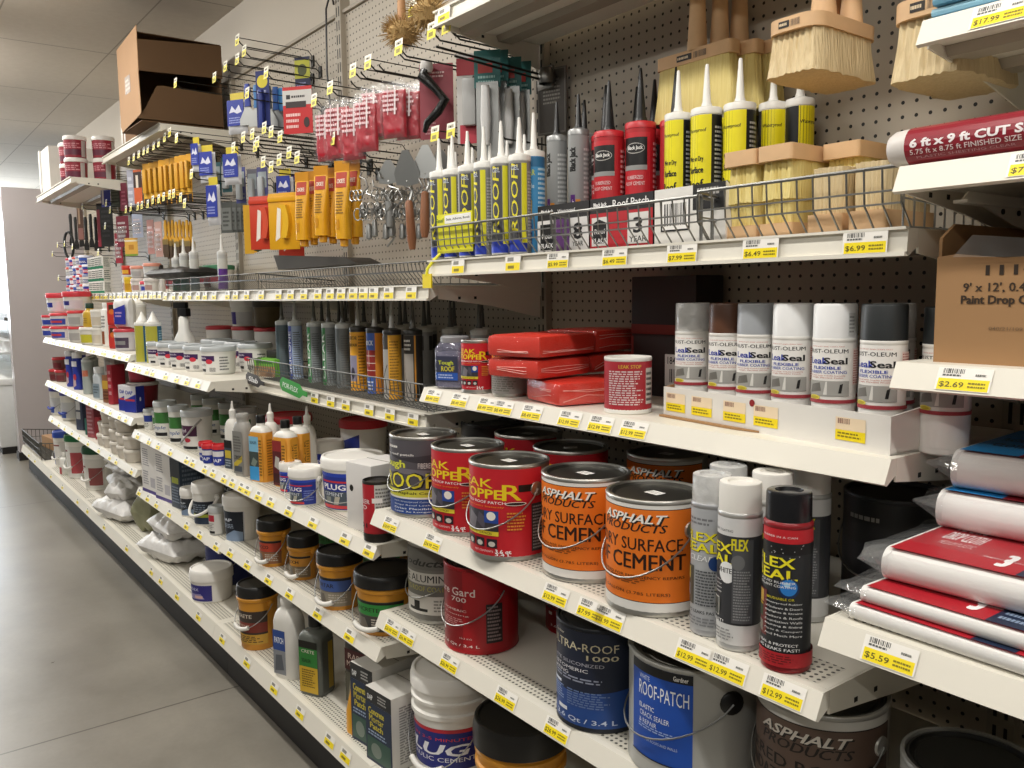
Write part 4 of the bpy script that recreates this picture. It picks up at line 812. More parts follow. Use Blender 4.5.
b2 = bottle('white and orange bottle with black cap and dark red picture label', (-2.605, -.468, .772), .3, .08, .055, .2, WB, BLACK, [('r', 0, 0, 1, 1, '#dd9a34'), ('r', 0, 0, .66, .97, '#5b1f22'), ('r', 0, .74, .66, .97, '#8f2a2a'), ('p', [(.12, .4), (.44, .34), (.5, .6), (.22, .64)], '#b9b4ac'), ('r', .04, .06, .6, .26, '#3a1416'), ('l', .7, .1, .96, .9, '#6d4c1c', 12)], .015, .022, .16, wall=OB, W=.98, group='orange concrete repair bottles', els_side=[('r', 0, 0, 1, 1, '#dd9a34'), ('t', .3, .5, .8, .22, 'CRACK', '#4a2a10', {'rot': 1, 'b': .04}), ('l', .5, .1, .9, .9, '#7d5a20', 14)])
dup(b2, (-2.655, -.405, .772), .3, 'white and orange bottle standing directly behind the dark red labelled one')
GLB = [('r', 0, 0, 1, 1, '#84837f'), ('p', [(.05, .1), (.95, .3), (.95, .44), (.05, .24)], '#c9b23a'), ('l', .1, .5, .9, .9, '#5a5955', 6), ('r', .1, .05, .9, .18, '#4a5058'), ('t', .5, .38, .8, .1, 'CONCRETE', '#2c2c2a', {'b': .03})]
bottle('grey bottle of concrete filler beside the blue pictured orange bottle', (-2.885, -.508, .772), .3, .068, .05, .205, GB, GB, GLB, .022, .012, .2)
WLB = [('r', 0, 0, 1, .75, '#3b4652'), ('r', 0, .55, 1, .75, '#17181a'), ('r', .1, .28, .9, .48, '#c9b23a'), ('l', .1, .05, .9, .25, '#aab4c0', 3)]
w1 = bottle('white bottle with a pointed nozzle next to the small red lidded tubs', (-2.995, -.505, .772), .3, .058, .05, .2, WB, WB, WLB, .012, .02, .24, noz=.05, group='white nozzle bottles')
dup(w1, (-2.83, -.43, .772), .3, 'white nozzle bottle half hidden behind the grey concrete filler bottle')
dup(w1, (-2.68, -.36, .772), .2, 'white nozzle bottle behind the two orange bottles')
rlt = pail('red lidded white tub standing at the back behind the nozzle bottles', (-3.06, -.27, .772), .085, .175, [('r', 0, 0, 1, 1, '#e6e3e0'), ('p', [(.1, 0), (.6, 0), (.6, .95), (.1, .7)], '#2f3f9e'), ('t', .38, .42, .3, .16, 'DAP', '#e8e8f2', {'b': .04})], 120, .3, PW, C('#c02a35', .4), 'red lidded white tubs', .9, .026, lz=.05, lt=.9)
dup(rlt, (-2.76, -.11, .772), .7, 'red lidded white tub in shadow at the back behind the orange bottles')
s1 = tub('small red lidded blue tub, first of three before the nozzle bottle', (-3.255, -.525, .772), .026, .072, C('#2a3a8e', .4), C('#d03238', .4), [('r', 0, 0, 1, 1, '#2a3a9a'), ('r', 0, .6, 1, 1, '#e6e2e4'), ('t', .5, .3, .7, .25, 'DAP', '#e6e6f0', {'b': .05})], 150, .3, 'small red lidded tubs')
dup(s1, (-3.195, -.532, .772), .4, 'small red lidded blue tub, middle one of three before the nozzle bottle')
dup(s1, (-3.125, -.515, .772), .5, 'small red lidded blue tub, third of three before the nozzle bottle', scale=(1, 1, 1.08))
GR = C('#dfddd6', .45); GL = C('#b9bcbc', .35)
GRE = [('r', 0, 0, 1, 1, '#e6e4de'), ('r', 0, .56, 1, 1, '#3f7a3a'), ('r', .1, .06, .9, .2, '#1d1d1d'), ('t', .5, .38, .7, .18, 'Simple', '#2c5a9a', {'b': .03, 'sh': .2})]
g1 = pail('white tub with a dark green band and a light strap, by the small tub', (-3.91, -.495, .772), .048, .165, GRE, 150, .35, GR, GL, 'green banded tubs', .9, .022, lz=.04, lt=.82, name='plastic_tub', cat='tub')
g2 = pail('slim white tub with a green band next to the purple labelled pail', (-3.705, -.495, .772), .041, .165, GRE, 150, .4, GR, GL, 'green banded tubs', .9, .022, lz=.04, lt=.82, name='plastic_tub', cat='tub')
PUR = [('r', 0, 0, 1, 1, '#e3e0da'), ('r', 0, .48, .8, .86, '#4a2140'), ('t', .3, .66, .4, .16, 'Vinyl', '#d8cfd6', {'b': .03}), ('e', .52, .34, .1, .08, '#c9384a'), ('r', .1, .02, .8, .12, '#1d1d1d'), ('l', .08, .18, .4, .4, '#8a8880', 3)]
pp = pail('white pail with a purple band and a grey slanting handle', (-3.518, -.475, .772), .061, .165, PUR, 150, .45, GR, GL, None, .9, .024, lz=.04, lt=.85)
MB().tube([(.058, -.03, .13), (.045, -.062, .1), (-.02, -.07, .035)], .004, C('#8d8a84', .4), 6).build('strap_handle', pp)
for i, x in enumerate((-4.19, -4.09)):
    tb = tub('tiny white tub with a blue label at the corner of its shelf' if i == 0 else 'tiny white tub with a green label beside the tiny blue labelled one', (x, -.49+.02*i, .772), .03+.006*i, .1, GR, GL, [('r', 0, 0, 1, 1, '#e4e2dc'), ('r', 0, .5, 1, .95, '#2a3c8e' if i == 0 else '#3f7a3a'), ('l', .1, .1, .9, .45, '#777770', 3)], 150, .3)
for i in range(4): dup(g1 if i % 2 else g2, (-4.05+.2*i, -.3, .772), .4, f'white green banded tub in the rear row, {nth(i)} from the tiny tubs')

# ------------------------------------------------------------------ bay C: grey caulk behind the wire basket
SLV = C('#8d9499', .35, .4); DKN = C('#55544e', .45); LNZ = C('#a9a9a4', .4)
def TL(bg, strip, word=None, extra=()): return [('r', 0, 0, 1, 1, bg), ('r', .3, 0, .46, 1, strip), ('l', .5, .08, .7, .9, '#5d6164', 20)]+([('t', .38, .5, .8, .1, word, '#eef0ee', {'rot': 1, 'b': .05})] if word else [])+list(extra)
rowc = [('slate grey', 281, TL('#5d6b70', '#44525a'), DKN, 0), ('pale blue striped', 294, TL('#a4b4cc', '#2d3f9a', 'SILICONE'), LNZ, 1), ('green striped silver', 313, TL('#8b9092', '#2f8a46', 'CLEAR'), DKN, 0), ('second green striped silver', 328, TL('#84898a', '#2c7a3e', 'CLEAR'), DKN, 0), ('plain grey', 342, TL('#6d7273', '#62686a'), DKN, 0)]
c0 = None
for nm, px, els, nz, k in rowc:
    c0 = caulk(f'{nm} caulk tube standing in the wire basket', XY(px, -.28, 1.0865), .8, .0245, .21, .075, nz, C('#b9bbb8', .4), SLV, els, group='caulk tubes in the grey wire basket')
MORT = [('r', 0, 0, 1, 1, '#e0a22e'), ('t', .43, .9, .2, .06, 'MORTAR', '#3a2810', {'b': .04}), ('t', .43, .78, .22, .05, 'REPAIR', '#3a2810', {'b': .05}), ('r', .32, .16, .52, .6, '#8d8aa2'), ('e', .42, .3, .05, .1, '#3d3a4a'), ('l', .56, .1, .72, .95, '#7d5a1c', 16)]
BRK = [('r', 0, 0, 1, 1, '#d98a2c'), ('r', .28, 0, .55, 1, '#3c5fae'), ('r', .28, .28, .55, .72, '#8f2a26')]+[('r', .28, .38+.12*i, .55, .39+.12*i, '#e6ded6') for i in range(3)]+[('l', .3, .05, .53, .22, '#d8dcea', 3), ('t', .41, .84, .2, .08, 'BRICK', '#e8ecf6', {'b': .04}), ('r', .405, .45, .415, .72, '#e6ded6')]
CON = [('r', 0, 0, 1, 1, '#dca132'), ('r', .28, 0, .47, 1, '#a19f9c'), ('r', .28, .78, .47, 1, '#3d3a36'), ('p', [(.3, .3), (.44, .55), (.45, .53), (.31, .28)], '#4a4844'), ('l', .5, .1, .7, .92, '#8a6420', 18)]
BCN = [('r', 0, 0, 1, 1, '#27221d'), ('r', .3, 0, .55, .72, '#9d9790'), ('p', [(.32, .5), (.4, .3), (.5, .1), (.48, .1), (.38, .3)], '#3a3632'), ('l', .32, .76, .54, .95, '#c9c4bc', 3), ('r', .57, 0, .6, 1, '#c98a2c')]
for nm, px, els, nz in (('orange mortar repair', 357, MORT, LNZ), ('blue and brick red', 374, BRK, LNZ), ('grey and orange concrete', 391, CON, LNZ), ('black concrete', 412, BCN, DKN)):
    caulk(f'{nm} tube with tall pale nozzle in the wire basket', XY(px, -.28 if px != 391 else -.31, 1.0865), .75, .0265, .203, .085, nz, C('#22201d', .4), C('#55504a', .4), els, group='caulk tubes in the grey wire basket')
cb = None
for i in range(16):
    lb = f'dark nozzled caulk tube in the rear rows of the basket, {nth(i)} from the green box'
    x = -2.98+i*.072; p = (x, -.13-.06*(i % 2), 1.0865)
    cb = cb or caulk(lb, p, 0, .0245, .205, .085, C('#4a4945', .45), C('#b5b4ae', .5), C('#8f8e8a', .4), [('r', 0, 0, 1, 1, '#8b8c8b'), ('r', 0, .72, 1, .95, '#2c2c2c'), ('l', .3, .1, .7, .6, '#55565a', 12)], group='caulk tubes in the grey wire basket')
    if i: dup(cb, p, .4*i, lb)
gb_ = carton('bright green box lying at the end of the wire basket', (-3.12, -.29, 1.0865), .25, .13, .1, .07, C('#6fae3a', .5), [('r', 0, 0, 1, .6, '#a9805a'), ('p', [(.05, .05), (.3, .1), (.2, .5)], '#c9b49a'), ('p', [(.5, .1), (.9, .05), (.8, .5)], '#7d5a44'), ('r', .1, .75, .9, .9, '#3c7a26')], name='small_box')
carton('dark flat box on top of the bright green box', (-3.11, -.26, 1.158), .2, .11, .08, .028, C('#1f1c18', .5), name='small_box')

def wire_basket(label, x0, x1, yf, z, h, depth, dx, mat=WIRE, group=None, ends=(True, True), slope=.035, floor=True, rt=.0022, wt=.0013, loc_rz=0., lean=.0):
    cx = (x0+x1)/2; t = thing('wire_basket', label, 'wire basket', (cx, yf, z), loc_rz, group); a, b = x0-cx, x1-cx
    m = MB(); n = int((b-a)/dx)
    for i in range(n+1):
        x = a+(b-a)*i/n; m.tube([(x, lean, h), (x, .004, slope), (x, slope*.9, .003)], wt, mat, 5)
    for zz in (h*.62, slope): m.tube([(a, .001+lean*zz/h, zz), (b, .001+lean*zz/h, zz)], wt, mat, 5)
    m.build('front_grid', t)
    MB().tube([(a, depth, h*.55), (a, lean, h), (b, lean, h), (b, depth, h*.55)], rt, mat, 6).build('top_rim', t)
    if floor:
        m = MB(); k = max(2, int(depth/.03))
        for i in range(n+1): x = a+(b-a)*i/n; m.tube([(x, slope*.9, .003), (x, depth, .003)], wt, mat, 4)
        for j in range(k+1): y = slope*.9+(depth-slope*.9)*j/k; m.tube([(a, y, .0018), (b, y, .0018)], wt, mat, 4)
        m.build('floor_grid', t)
    for s, e in zip((a, b), ends):
        if not e: continue
        m = MB(); k = max(3, int(depth/.028))
        for j in range(k+1):
            y = .01+(depth-.01)*j/k; m.tube([(s, y, .003), (s, y, h-(h*.45)*y/depth)], wt, mat, 5)
        m.tube([(s, .004, h*.5), (s, depth, h*.3)], wt, mat, 5); m.build('side_grid', t)
    return t
wire_basket('long shallow grey wire basket holding the silicone and mortar tubes', -3.13, -1.86, -.395, 1.0862, .075, .3, .022, group='shallow grey wire baskets')
# two little advertising flags sticking out over the basket edge
def flag(label, p, rz, tilt, w, h, col, els):
    t = thing('shelf_flag', label, 'sign', p, rz); t.rotation_euler = (0, tilt, rz)
    MB().prism([(-w/2, -h*.2), (-w/2+.02, -h/2), (w/2-.04, -h/2), (w/2-.015, -h*.18), (w/2+.02, -h*.16), (w/2+.02, h*.16), (w/2-.015, h*.18), (w/2-.04, h/2), (-w/2+.02, h/2), (-w/2, h*.2)], -.0008, .0008, 'xz', C(col, .4)).build('card', t)
    lab(MB(), m_pl((-.006, -.0009, 0)), w*.8, -h/2, h, els, flat=True).build('lettering', t)
flag('small black flag lettered in white on the wire basket edge', onY(254, 380, -.426), 0, .07, .16, .042, '#1d1a22', [('t', .5, .5, .72, .45, 'Slab', '#f0f0f0', {'b': .06, 'sh': .2})])
flag('small bright green flag lettered in white on the wire basket edge', onY(292, 388, -.428), 0, .1, .2, .046, '#2f9a3a', [('t', .46, .5, .8, .38, 'POR-FLEX', '#eef6ee', {'b': .06, 'sh': .2})])

# ------------------------------------------------------------------ bay C lower: black lidded orange pails
ORP = C('#d2902c', .4); BKL = C('#1b1a19', .35); GRIP = C('#e6e3dc', .4)
def QK(c1, c2, word): return [('r', 0, 0, 1, 1, '#5a524a'), ('r', 0, .52, 1, .98, c1), ('r', 0, .9, 1, .98, '#1a1716'), ('t', .42, .72, .5, .14, word, '#1c1714', {'b': .04}), ('r', 0, 0, 1, .5, c2), ('p', [(.1, .05), (.5, .1), (.44, .42), (.16, .4)], '#6d665c'), ('l', .55, .1, .95, .44, '#b9b0a2', 4)]
for lb, px, (x, y), r, h, els in (('black lidded orange pail with a red label, beside the white bucket', 0, (-2.67, -.495), .0515, .155, QK('#b0402a', '#8a5a3a', 'STUCCO')), ('slim black lidded orange pail between the red and blue labelled pails', 0, (-2.48, -.475), .046, .14, QK('#c98a30', '#7d6a50', 'PATCH')),
        ('black lidded orange pail with a blue band', 0, (-2.185, -.49), .062, .165, QK('#3f5a9a', '#8d8576', 'MORTAR')), ('big black lidded orange pail with a green band at the shelf corner', 0, (-1.955, -.465), .082, .163, QK('#2f8a3c', '#3d3a36', 'CONCRETE'))):
    pl = pail(lb, (x, y, .508), r, h, els, 150, .35, ORP, BKL, 'black lidded orange pails', .88, .032, ridge='top', bail=CHROME, grip=GRIP, lz=.1, lt=.72, over=1.07, drop=.55)
for i, (x, y, k) in enumerate(((-2.62, -.3, 1), (-2.3, -.28, 1.15), (-2.02, -.2, 1.2))): dup(pl, (x, y, .508), .4, f'black lidded orange pail in the dark rear row, {nth(i)} from the white buckets', scale=(k*.8, k*.8, 1))
# bay D lower: white buckets
def DAPB(c='#17202e', w='DAP'): return [('r', 0, 0, 1, 1, c), ('p', [(.1, 0), (.95, 0), (.95, .34), (.7, .4), (.3, .18)], '#7f93ae'), ('t', .4, .72, .5, .1, w, '#d9dfe8', {'b': .03}), ('l', .1, .45, .8, .6, '#9aa6b6', 3), ('r', .97, 0, 1, 1, '#c9ccd0')]
pail('tall white bucket with a black and blue label beside the red labelled pail', (-3.043, -.47, .508-.0125), .066, .178, DAPB(), 120, .3, PW, LIDW, None, .88, .035, lz=.06, lt=.86, dome=.003)
b5 = pail('white bucket with a thick white plastic handle swung forward', (-3.374, -.49, .495), .06, .168, [('r', 0, 0, 1, 1, '#17202e'), ('r', 0, .3, 1, .44, '#a9b23a'), ('r', 0, 0, 1, .3, '#2c3c54'), ('l', .1, .5, .9, .9, '#77828f', 4)], 150, .3, PW, LIDW, None, .9, .035, bail=WHITE, lz=.06, lt=.74, dome=.003, drop=.42)
pail('small grey tub with a red square between the two tall white buckets', (-3.192, -.515, .495), .031, .11, [('r', 0, 0, 1, 1, '#d6d4cf'), ('r', .2, .62, .7, .95, '#b3263a'), ('r', .2, .02, .7, .14, '#1c1c1c'), ('l', .2, .2, .7, .55, '#8a8a86', 4)], 170, .3, C('#b6b6b2', .4), GL, None, .92, .018, lz=.08, lt=.9, name='plastic_tub', cat='tub')
pail('white lidded dark bucket before the tall white cartons', (-3.545, -.505, .495), .044, .118, DAPB('#23272f'), 150, .3, PW, LIDW, None, .92, .028, lz=.08, lt=.86)
pail('white lidded dark bucket at the back over the one in front', (-3.45, -.34, .495), .06, .2, DAPB('#23272f'), 150, .3, PW, LIDW, None, .92, .028, lz=.08, lt=.86)
WCT = [('r', .02, .02, .98, .98, '#e6e3df'), ('l', .12, .55, .6, .92, '#8a8790', 8), ('r', 0, .0, 1, .07, '#4b3a86'), ('r', .6, .14, .92, .34, '#b9b6bc'), ('l', .12, .16, .5, .46, '#9a98a0', 6)]
k1 = carton('tall white carton with grey print and a purple foot, at its shelf corner', (-4.08, -.475, .495), .12, .17, .13, .225, C('#e3e0db', .5), WCT, WCT, group='tall white cartons', name='tall_carton')
dup(k1, (-3.885, -.465, .495), .14, 'tall white carton with a purple foot, beside the dark slim carton')
carton('slim dark blue-grey carton leaning next to the tall white cartons', (-3.71, -.47, .495), .15, .09, .11, .215, C('#3a4656', .5), [('r', 0, .6, 1, .98, '#20262e'), ('r', .15, .5, .85, .62, '#a9b23a'), ('l', .1, .1, .9, .45, '#8793a4', 6)], [('r', 0, 0, 1, 1, '#3f4c5c'), ('l', .1, .1, .9, .9, '#77828f', 9)], name='slim_carton')

# ------------------------------------------------------------------ base deck
BX = [('r', 0, .8, 1, 1, '#2a2b2c'), ('r', 0, 0, 1, .8, '#23314a'), ('t', .42, .7, .6, .09, 'Concrete', '#d3c33c', {'b': .04}), ('t', .42, .6, .56, .09, 'Mortar', '#d3c33c', {'b': .04}), ('t', .42, .5, .5, .08, 'Patch', '#d3c33c', {'b': .04}), ('l', .1, .36, .9, .44, '#9fb2cc', 2), ('r', .05, .04, .95, .34, '#3a5a4e'), ('e', .4, .18, .2, .1, '#7d8a80'), ('t', .2, .88, .2, .07, 'DAP', '#e6e6e6', {'b': .04}), ('l', .5, .84, .9, .96, '#b9b9b6', 3)]
CW = C('#cfccc5', .55, 0, .03)
c1 = carton('white and navy patching mix carton in front, next to the big plug bucket', (-1.842, -.47, .205), .1, .115, .19, .195, CW, BX, [('l', .12, .08, .9, .86, '#8f8d88', 22)], group='navy fronted patching mix cartons', name='mix_carton')
c2 = carton('white and navy patching mix carton behind, by the yellow scoop', (-1.965, -.46, .205), .14, .1, .18, .215, CW, BX, [('l', .12, .08, .9, .86, '#8f8d88', 22)], group='navy fronted patching mix cartons', name='mix_carton')
pc = thing('mix_pouch', 'dark stand-up mortar pouch with red lettering behind a yellow scoop', 'pouch', (-2.11, -.45, .205), .25)
m = blob(.15, .22, .07, C('#4a4640', .4), 3, .006); m.v = [(x, z-.035, y+.11) for x, y, z in m.v]; m.build('pouch', pc)
lab(MB(), m_pl((0, -.038, 0)), .11, .03, .16, [('r', .02, .6, .98, .98, '#4a1a1c'), ('t', .5, .86, .7, .1, 'RAPID', '#d8c2b4', {'b': .03}), ('t', .5, .72, .8, .1, 'MORTAR', '#d8c2b4', {'b': .04}), ('r', .02, 0, .98, .55, '#5b5a4c'), ('p', [(.1, .05), (.6, .1), (.5, .45), (.2, .4)], '#8a8676')], flat=True).build('front_print', pc)
sco = thing('plastic_scoop', 'yellow plastic scoop standing up between the mortar pouch and the cartons', 'scoop', (-2.02, -.535, .205), .5)
m = MB(); secs = []
for k in range(9):
    v = k/8; w = .034*(1-.1*v) if v < .35 else .034*(1-(v-.35)/.65*.72); d = .012*(1-v)
    secs.append([(-w, .002, .001+v*.145), (-w*.6, -d, .001+v*.145), (0, -d*1.4-.003, .001+v*.145), (w*.6, -d, .001+v*.145), (w, .002, .001+v*.145), (0, .003-d*.4, .001+v*.145)])
m.loft(secs, C('#d99a1e', .35)).build('blade', sco)
LG = [('r', 0, 0, 1, 1, '#2f7a34'), ('r', 0, .86, 1, 1, '#15140f'), ('r', 0, 0, 1, .5, '#cda62f'), ('t', .5, .8, .7, .06, 'CRETE', '#d8d2c2', {'b': .04}), ('t', .4, .62, .5, .07, 'SEALER', '#12240f', {'b': .02}), ('l', .14, .1, .86, .46, '#6d5616', 8)]
bottle('dark grey jug with a green and yellow label and black cap', (-2.315, -.515, .205), .45, .088, .075, .21, C('#5f625c', .4), BLACK, LG, .021, .03, .16, els_side=[('r', 0, .0, 1, 1, '#565850'), ('r', .5, .05, .9, .95, '#a98a2c')])
bottle('big white jug with a blue label next to the orange pail', (-2.47, -.535, .205), .4, .1, .07, .235, C('#dedbd4', .4), C('#d9d6cf', .4), [('r', .02, .02, .7, .9, '#8a8d92'), ('r', .02, .5, .7, .9, '#2d4a8e'), ('t', .36, .7, .5, .12, 'PATCH', '#dfe4ee', {'b': .03}), ('p', [(.1, .08), (.6, .12), (.5, .42), (.16, .4)], '#5b5f66')], .024, .018, .24, rad=.03)
pail('tall orange pail with a black lid and dark label by the white jug', (-2.765, -.525, .205), .066, .22, [('r', 0, 0, 1, 1, '#3a2f28'), ('t', .4, .84, .6, .13, 'QUIKRETE', '#d9ccba', {'b': .03}), ('r', 0, .36, 1, .66, '#7d3226'), ('t', .45, .55, .4, .08, 'CEMENT', '#c9b5a2'), ('r', 0, 0, 1, .3, '#c99a3a'), ('l', .1, .05, .9, .26, '#4a3820', 4)], 160, .3, ORP, BKL, None, .9, .035, ridge='top', bail=CHROME, grip=GRIP, lz=.12, lt=.74, over=1.06, drop=.36)
pail('low white bucket with a purple-blue label and domed lid', (-3.33, -.505, .205), .08, .128, [('r', 0, 0, 1, 1, '#2f2a7a'), ('t', .36, .72, .56, .18, 'DRYDEX', '#cfd0ea', {'b': .03}), ('p', [(.05, .08), (.8, .14), (.7, .46), (.2, .4)], '#8f86b4'), ('r', .5, .18, .75, .34, '#d9b0a8')], 110, .3, PW, LIDW, None, .94, .04, lz=.1, lt=.82, dome=.012)
pail('tall dark blue bucket with a white grip behind the low white bucket', (-3.50, -.375, .205), .098, .2, [('r', 0, 0, 1, 1, '#1f2a66'), ('t', .3, .5, .5, .18, 'ALLPURPOSE', '#c9cde0', {'b': .03}), ('l', .1, .1, .9, .35, '#6d78a8', 3)], 200, .3, C('#2a3262', .4), LIDW, None, .92, .03, bail=CHROME, grip=GRIP, lz=.1, lt=.9)
bp = pail('big ridged white plug cement bucket on the base deck, cut by the picture edge', (-1.68, -.44, .205), .0985, .29, [('r', 0, 0, 1, 1, '#232b7c'), ('p', [(0, .94), (1, .94), (1, 1), (0, 1)], '#c02a38'), ('t', .52, .83, .74, .05, 'SETS IN 3-5 MINUTES', '#d23a40', {'b': .03}), ('t', .5, .66, .7, .19, 'PLUG', '#f0f0f6', {'b': .06, 'sh': .2}), ('t', .5, .5, .8, .07, 'HYDRAULIC CEMENT', '#e6e6f0', {'b': .02}), ('r', 0, .1, 1, .34, '#e2e0dc')], 190, .3, PW, LIDW, None, .9, .035, ridge=True, bail=CHROME, grip=WHITE, lz=.06, lt=.66, drop=.52)
pail('large orange pail with a black lid beside the big plug bucket', (-1.42, -.43, .205), .1, .265, [('r', 0, 0, 1, 1, '#4a4234'), ('l', .1, .1, .9, .9, '#b9a884', 5)], 140, .3, ORP, BKL, None, .9, .055, ridge=True, lz=.05, lt=.6, over=1.06)
# white plastic sacks
SK = C('#dddbd8', .38, 0, .1, 40, .9); SK2 = C('#bdbab4', .4, 0, .16, 22, .5)
def sack(label, loc, rz, w, d, h, seed, mark=None, mat=SK):
    t = thing('cement_sack', label, 'sack', loc, rz, 'wrinkled white sacks on the base deck')
    m = blob(w, d, h, mat, seed, .026, 34, 24, .5, freq=13); zm = min(v[2] for v in m.v); m.v = [(x, y, z-zm) for x, y, z in m.v]; m.build('sack', t)
    k = MB()
    for s in (-1, 1): k.tube([(s*(w/2-.002), -d*.38+.02*i, h*.45+.004*math.sin(i*2)) for i in range(int(d*.76/.02))], .004, mat, 5)
    k.build('crimped_seam', t)
    if mark: lab(MB(), m_pl((0, 0, h+.006), (1, 0, 0), (0, 1, 0), (0, 0, 1)), w*.7, -d*.3, d*.6, [('r', .1, .3, .9, .5, mark)], flat=True)
    return t
for lb, px, Y, z, w, d, h, rz in (('lower white sack of the pair beside the tall blue bucket', 164, -.46, .205, .33, .22, .11, .25), ('upper white sack of the pair beside the tall blue bucket', 167, -.45, .318, .3, .2, .085, .05),
        ('crumpled sack at the bottom of the heap by the green lidded buckets', 118, -.45, .205, .38, .26, .11, .2), ('crumpled sack second from the bottom of the heap', 120, -.4, .318, .34, .22, .085, -.1), ('crumpled sack third from the bottom of the heap', 122, -.38, .405, .28, .2, .06, .15), ('small crumpled sack on top of the heap', 116, -.42, .46, .18, .16, .06, .3), ('crumpled sack lying in front of the heap', 112, -.49, .318, .16, .12, .08, .5)):
    sack(lb, XY(px, Y, z), rz, w, d, h, px+z)
sack('patterned green and orange sack behind the white pair', XY(146, -.4, .205), .3, .18, .2, .2, 7, mat=C('#8a8a6c', .5, 0, .4, 12, .4))
# far buckets
def gb(label, px, Y, z, r, h, lid, els, rz=.3, **k): return pail(label, XY(px, Y, z), r, h, els, 150, rz, PW, lid, None, .9, .04, bail=CHROME, grip=GRIP, lz=.06, lt=.86, **k)
gb('white bucket with a blue lid at the far end of the base deck', 56, -.455, .205, .08, .25, C('#2f4fb0', .4), [('r', 0, 0, 1, 1, '#d8d5d0'), ('p', [(.1, 0), (.45, 0), (.4, .5), (.28, .62)], '#2a3f9a'), ('r', .3, .8, .7, .86, '#7d2a2a')])
gb('white bucket with a green lid and red label on the base deck', 72, -.44, .205, .1, .29, C('#1f6a3c', .4), [('r', 0, 0, 1, 1, '#dad8d2'), ('p', [(.05, 0), (.36, 0), (.36, .42), (.2, .5), (.05, .3)], '#1f6a3c'), ('r', .6, .1, .95, .8, '#b04a50'), ('r', .1, .82, .5, .88, '#7d2a2a')])
gb('white bucket with a dark green lid beside the crumpled sacks', 90, -.42, .205, .1, .27, C('#1d4a30', .4), [('r', 0, 0, 1, 1, '#d6d3cd'), ('r', .1, .7, .5, .76, '#7d2a2a'), ('r', .6, .1, .95, .7, '#8f4a4a')])
wire_basket('long wire basket at the floor beyond the last bay', -7.88, -7.0, -.585, .206, .13, .5, .022, C('#55534e', .5, .6), group=None, wt=.0022, rt=.004)
carton('brown carton lying in the floor basket', (-7.45, -.3, .212), .1, .5, .3, .09, CARD, name='flat_carton')
bottle('small red and white bottle in front of the blue lidded bucket', XY(53, -.53, .205), .2, .05, .05, .13, WB, WB, [('r', 0, 0, 1, .5, '#b02a30')], .012, .02)
# ------------------------------------------------------------------ upper shelf of bay B: cartridges, bins, masonry brushes
BIN = C('#8f8f8c', .38, .9)
wire_basket('chrome bin in front of the upright white roof cartridges', -1.838, -1.372, -.375, 1.4735, .082, .33, .026, BIN, 'chrome bins on the cartridge shelf', rt=.003, wt=.0016)
wire_basket('chrome bin in front of the black headed cartons', -1.368, -.982, -.375, 1.4735, .078, .33, .026, BIN, 'chrome bins on the cartridge shelf', rt=.003, wt=.0016)
wire_basket('chrome bin that holds the yellow masonry brushes', -.978, -.622, -.375, 1.4735, .085, .33, .026, BIN, 'chrome bins on the cartridge shelf', rt=.003, wt=.0016)
ZB = 1.4785
WT = C('#e9e7e1', .4)
ROOFT = [('r', 0, 0, 1, 1, '#8d8c8a'), ('r', .3, .12, .52, .98, '#4d4d50'), ('r', .2, .0, .62, .14, '#2a3fb0'), ('t', .41, .6, .75, .12, 'ROOF!', '#f0e43a', {'rot': 1, 'b': .05, 'sh': .1}), ('r', .53, .1, .62, .98, '#e6de2c'), ('l', .64, .1, .82, .9, '#c9c8c4', 22), ('t', .42, .93, .14, .05, 'GEL', '#c9d0e0')]
spots = [(442, -.345), (455, -.34), (470, -.34), (486, -.34), (503, -.345), (521, -.335)]
r0 = None
for i, (px, Y) in enumerate(spots):
    p = XY(px, Y, ZB); lb = f'white and yellow roof cartridge, {nth(i)} in the front row of its chrome bin'
    r0 = r0 or caulk(lb, p, .6, .0245, .215, .082, WT, WT, C('#b9b8b4', .35), ROOFT, group='white roof cartridges')
    if i: dup(r0, p, .6+.25*(i % 3)-.2*(i % 2), lb)
for j, Y in enumerate((-.27, -.2)):
    for i in range(5):
        dup(r0, (XY(452+i*17+j*6, Y, ZB)), .4*i, f'white roof cartridge in the {["second", "third"][j]} row of its bin, {nth(i)} from the trowels')
BLUT = [('r', 0, 0, 1, 1, '#3f93c9'), ('r', 0, .9, 1, 1, '#2a6d9a'), ('t', .42, .84, .26, .06, 'CLEAR', '#d8e03a', {'b': .04}), ('t', .42, .7, .24, .05, 'Flexible', '#cfe6f4'), ('r', .34, .35, .5, .55, '#d9b23a'), ('r', .34, .04, .5, .3, '#2a5fb0'), ('l', .6, .1, .8, .9, '#bfe0f0', 16)]
caulk('bright blue caulk tube with a white nozzle beside the white roof cartridges', XY(535, -.29, ZB), .7, .0245, .228, .085, WT, WT, C('#3f93c9', .4), BLUT)
SIL = C('#8f9090', .35, .5); NB = C('#1a1a1b', .4)
SILT = [('r', 0, 0, 1, 1, '#929392'), ('t', .38, .8, .2, .16, 'Black Jack', '#141414', {'rot': 1, 'b': .06}), ('r', .32, .06, .41, .5, '#5b2a7a'), ('r', .42, .06, .5, .46, '#d98a2c'), ('t', .365, .28, .36, .05, 'All Weather', '#e8e0ec', {'rot': 1, 'b': .03}), ('l', .56, .1, .78, .9, '#c9c9c8', 20)]
sv = caulk('silver cartridge with black nozzle, first beside the blue caulk tube', (-1.61, -.155, ZB), .6, .0245, .287, .08, NB, C('#a3a4a3', .35, .5), SIL, SILT, group='silver cartridges with black nozzles')
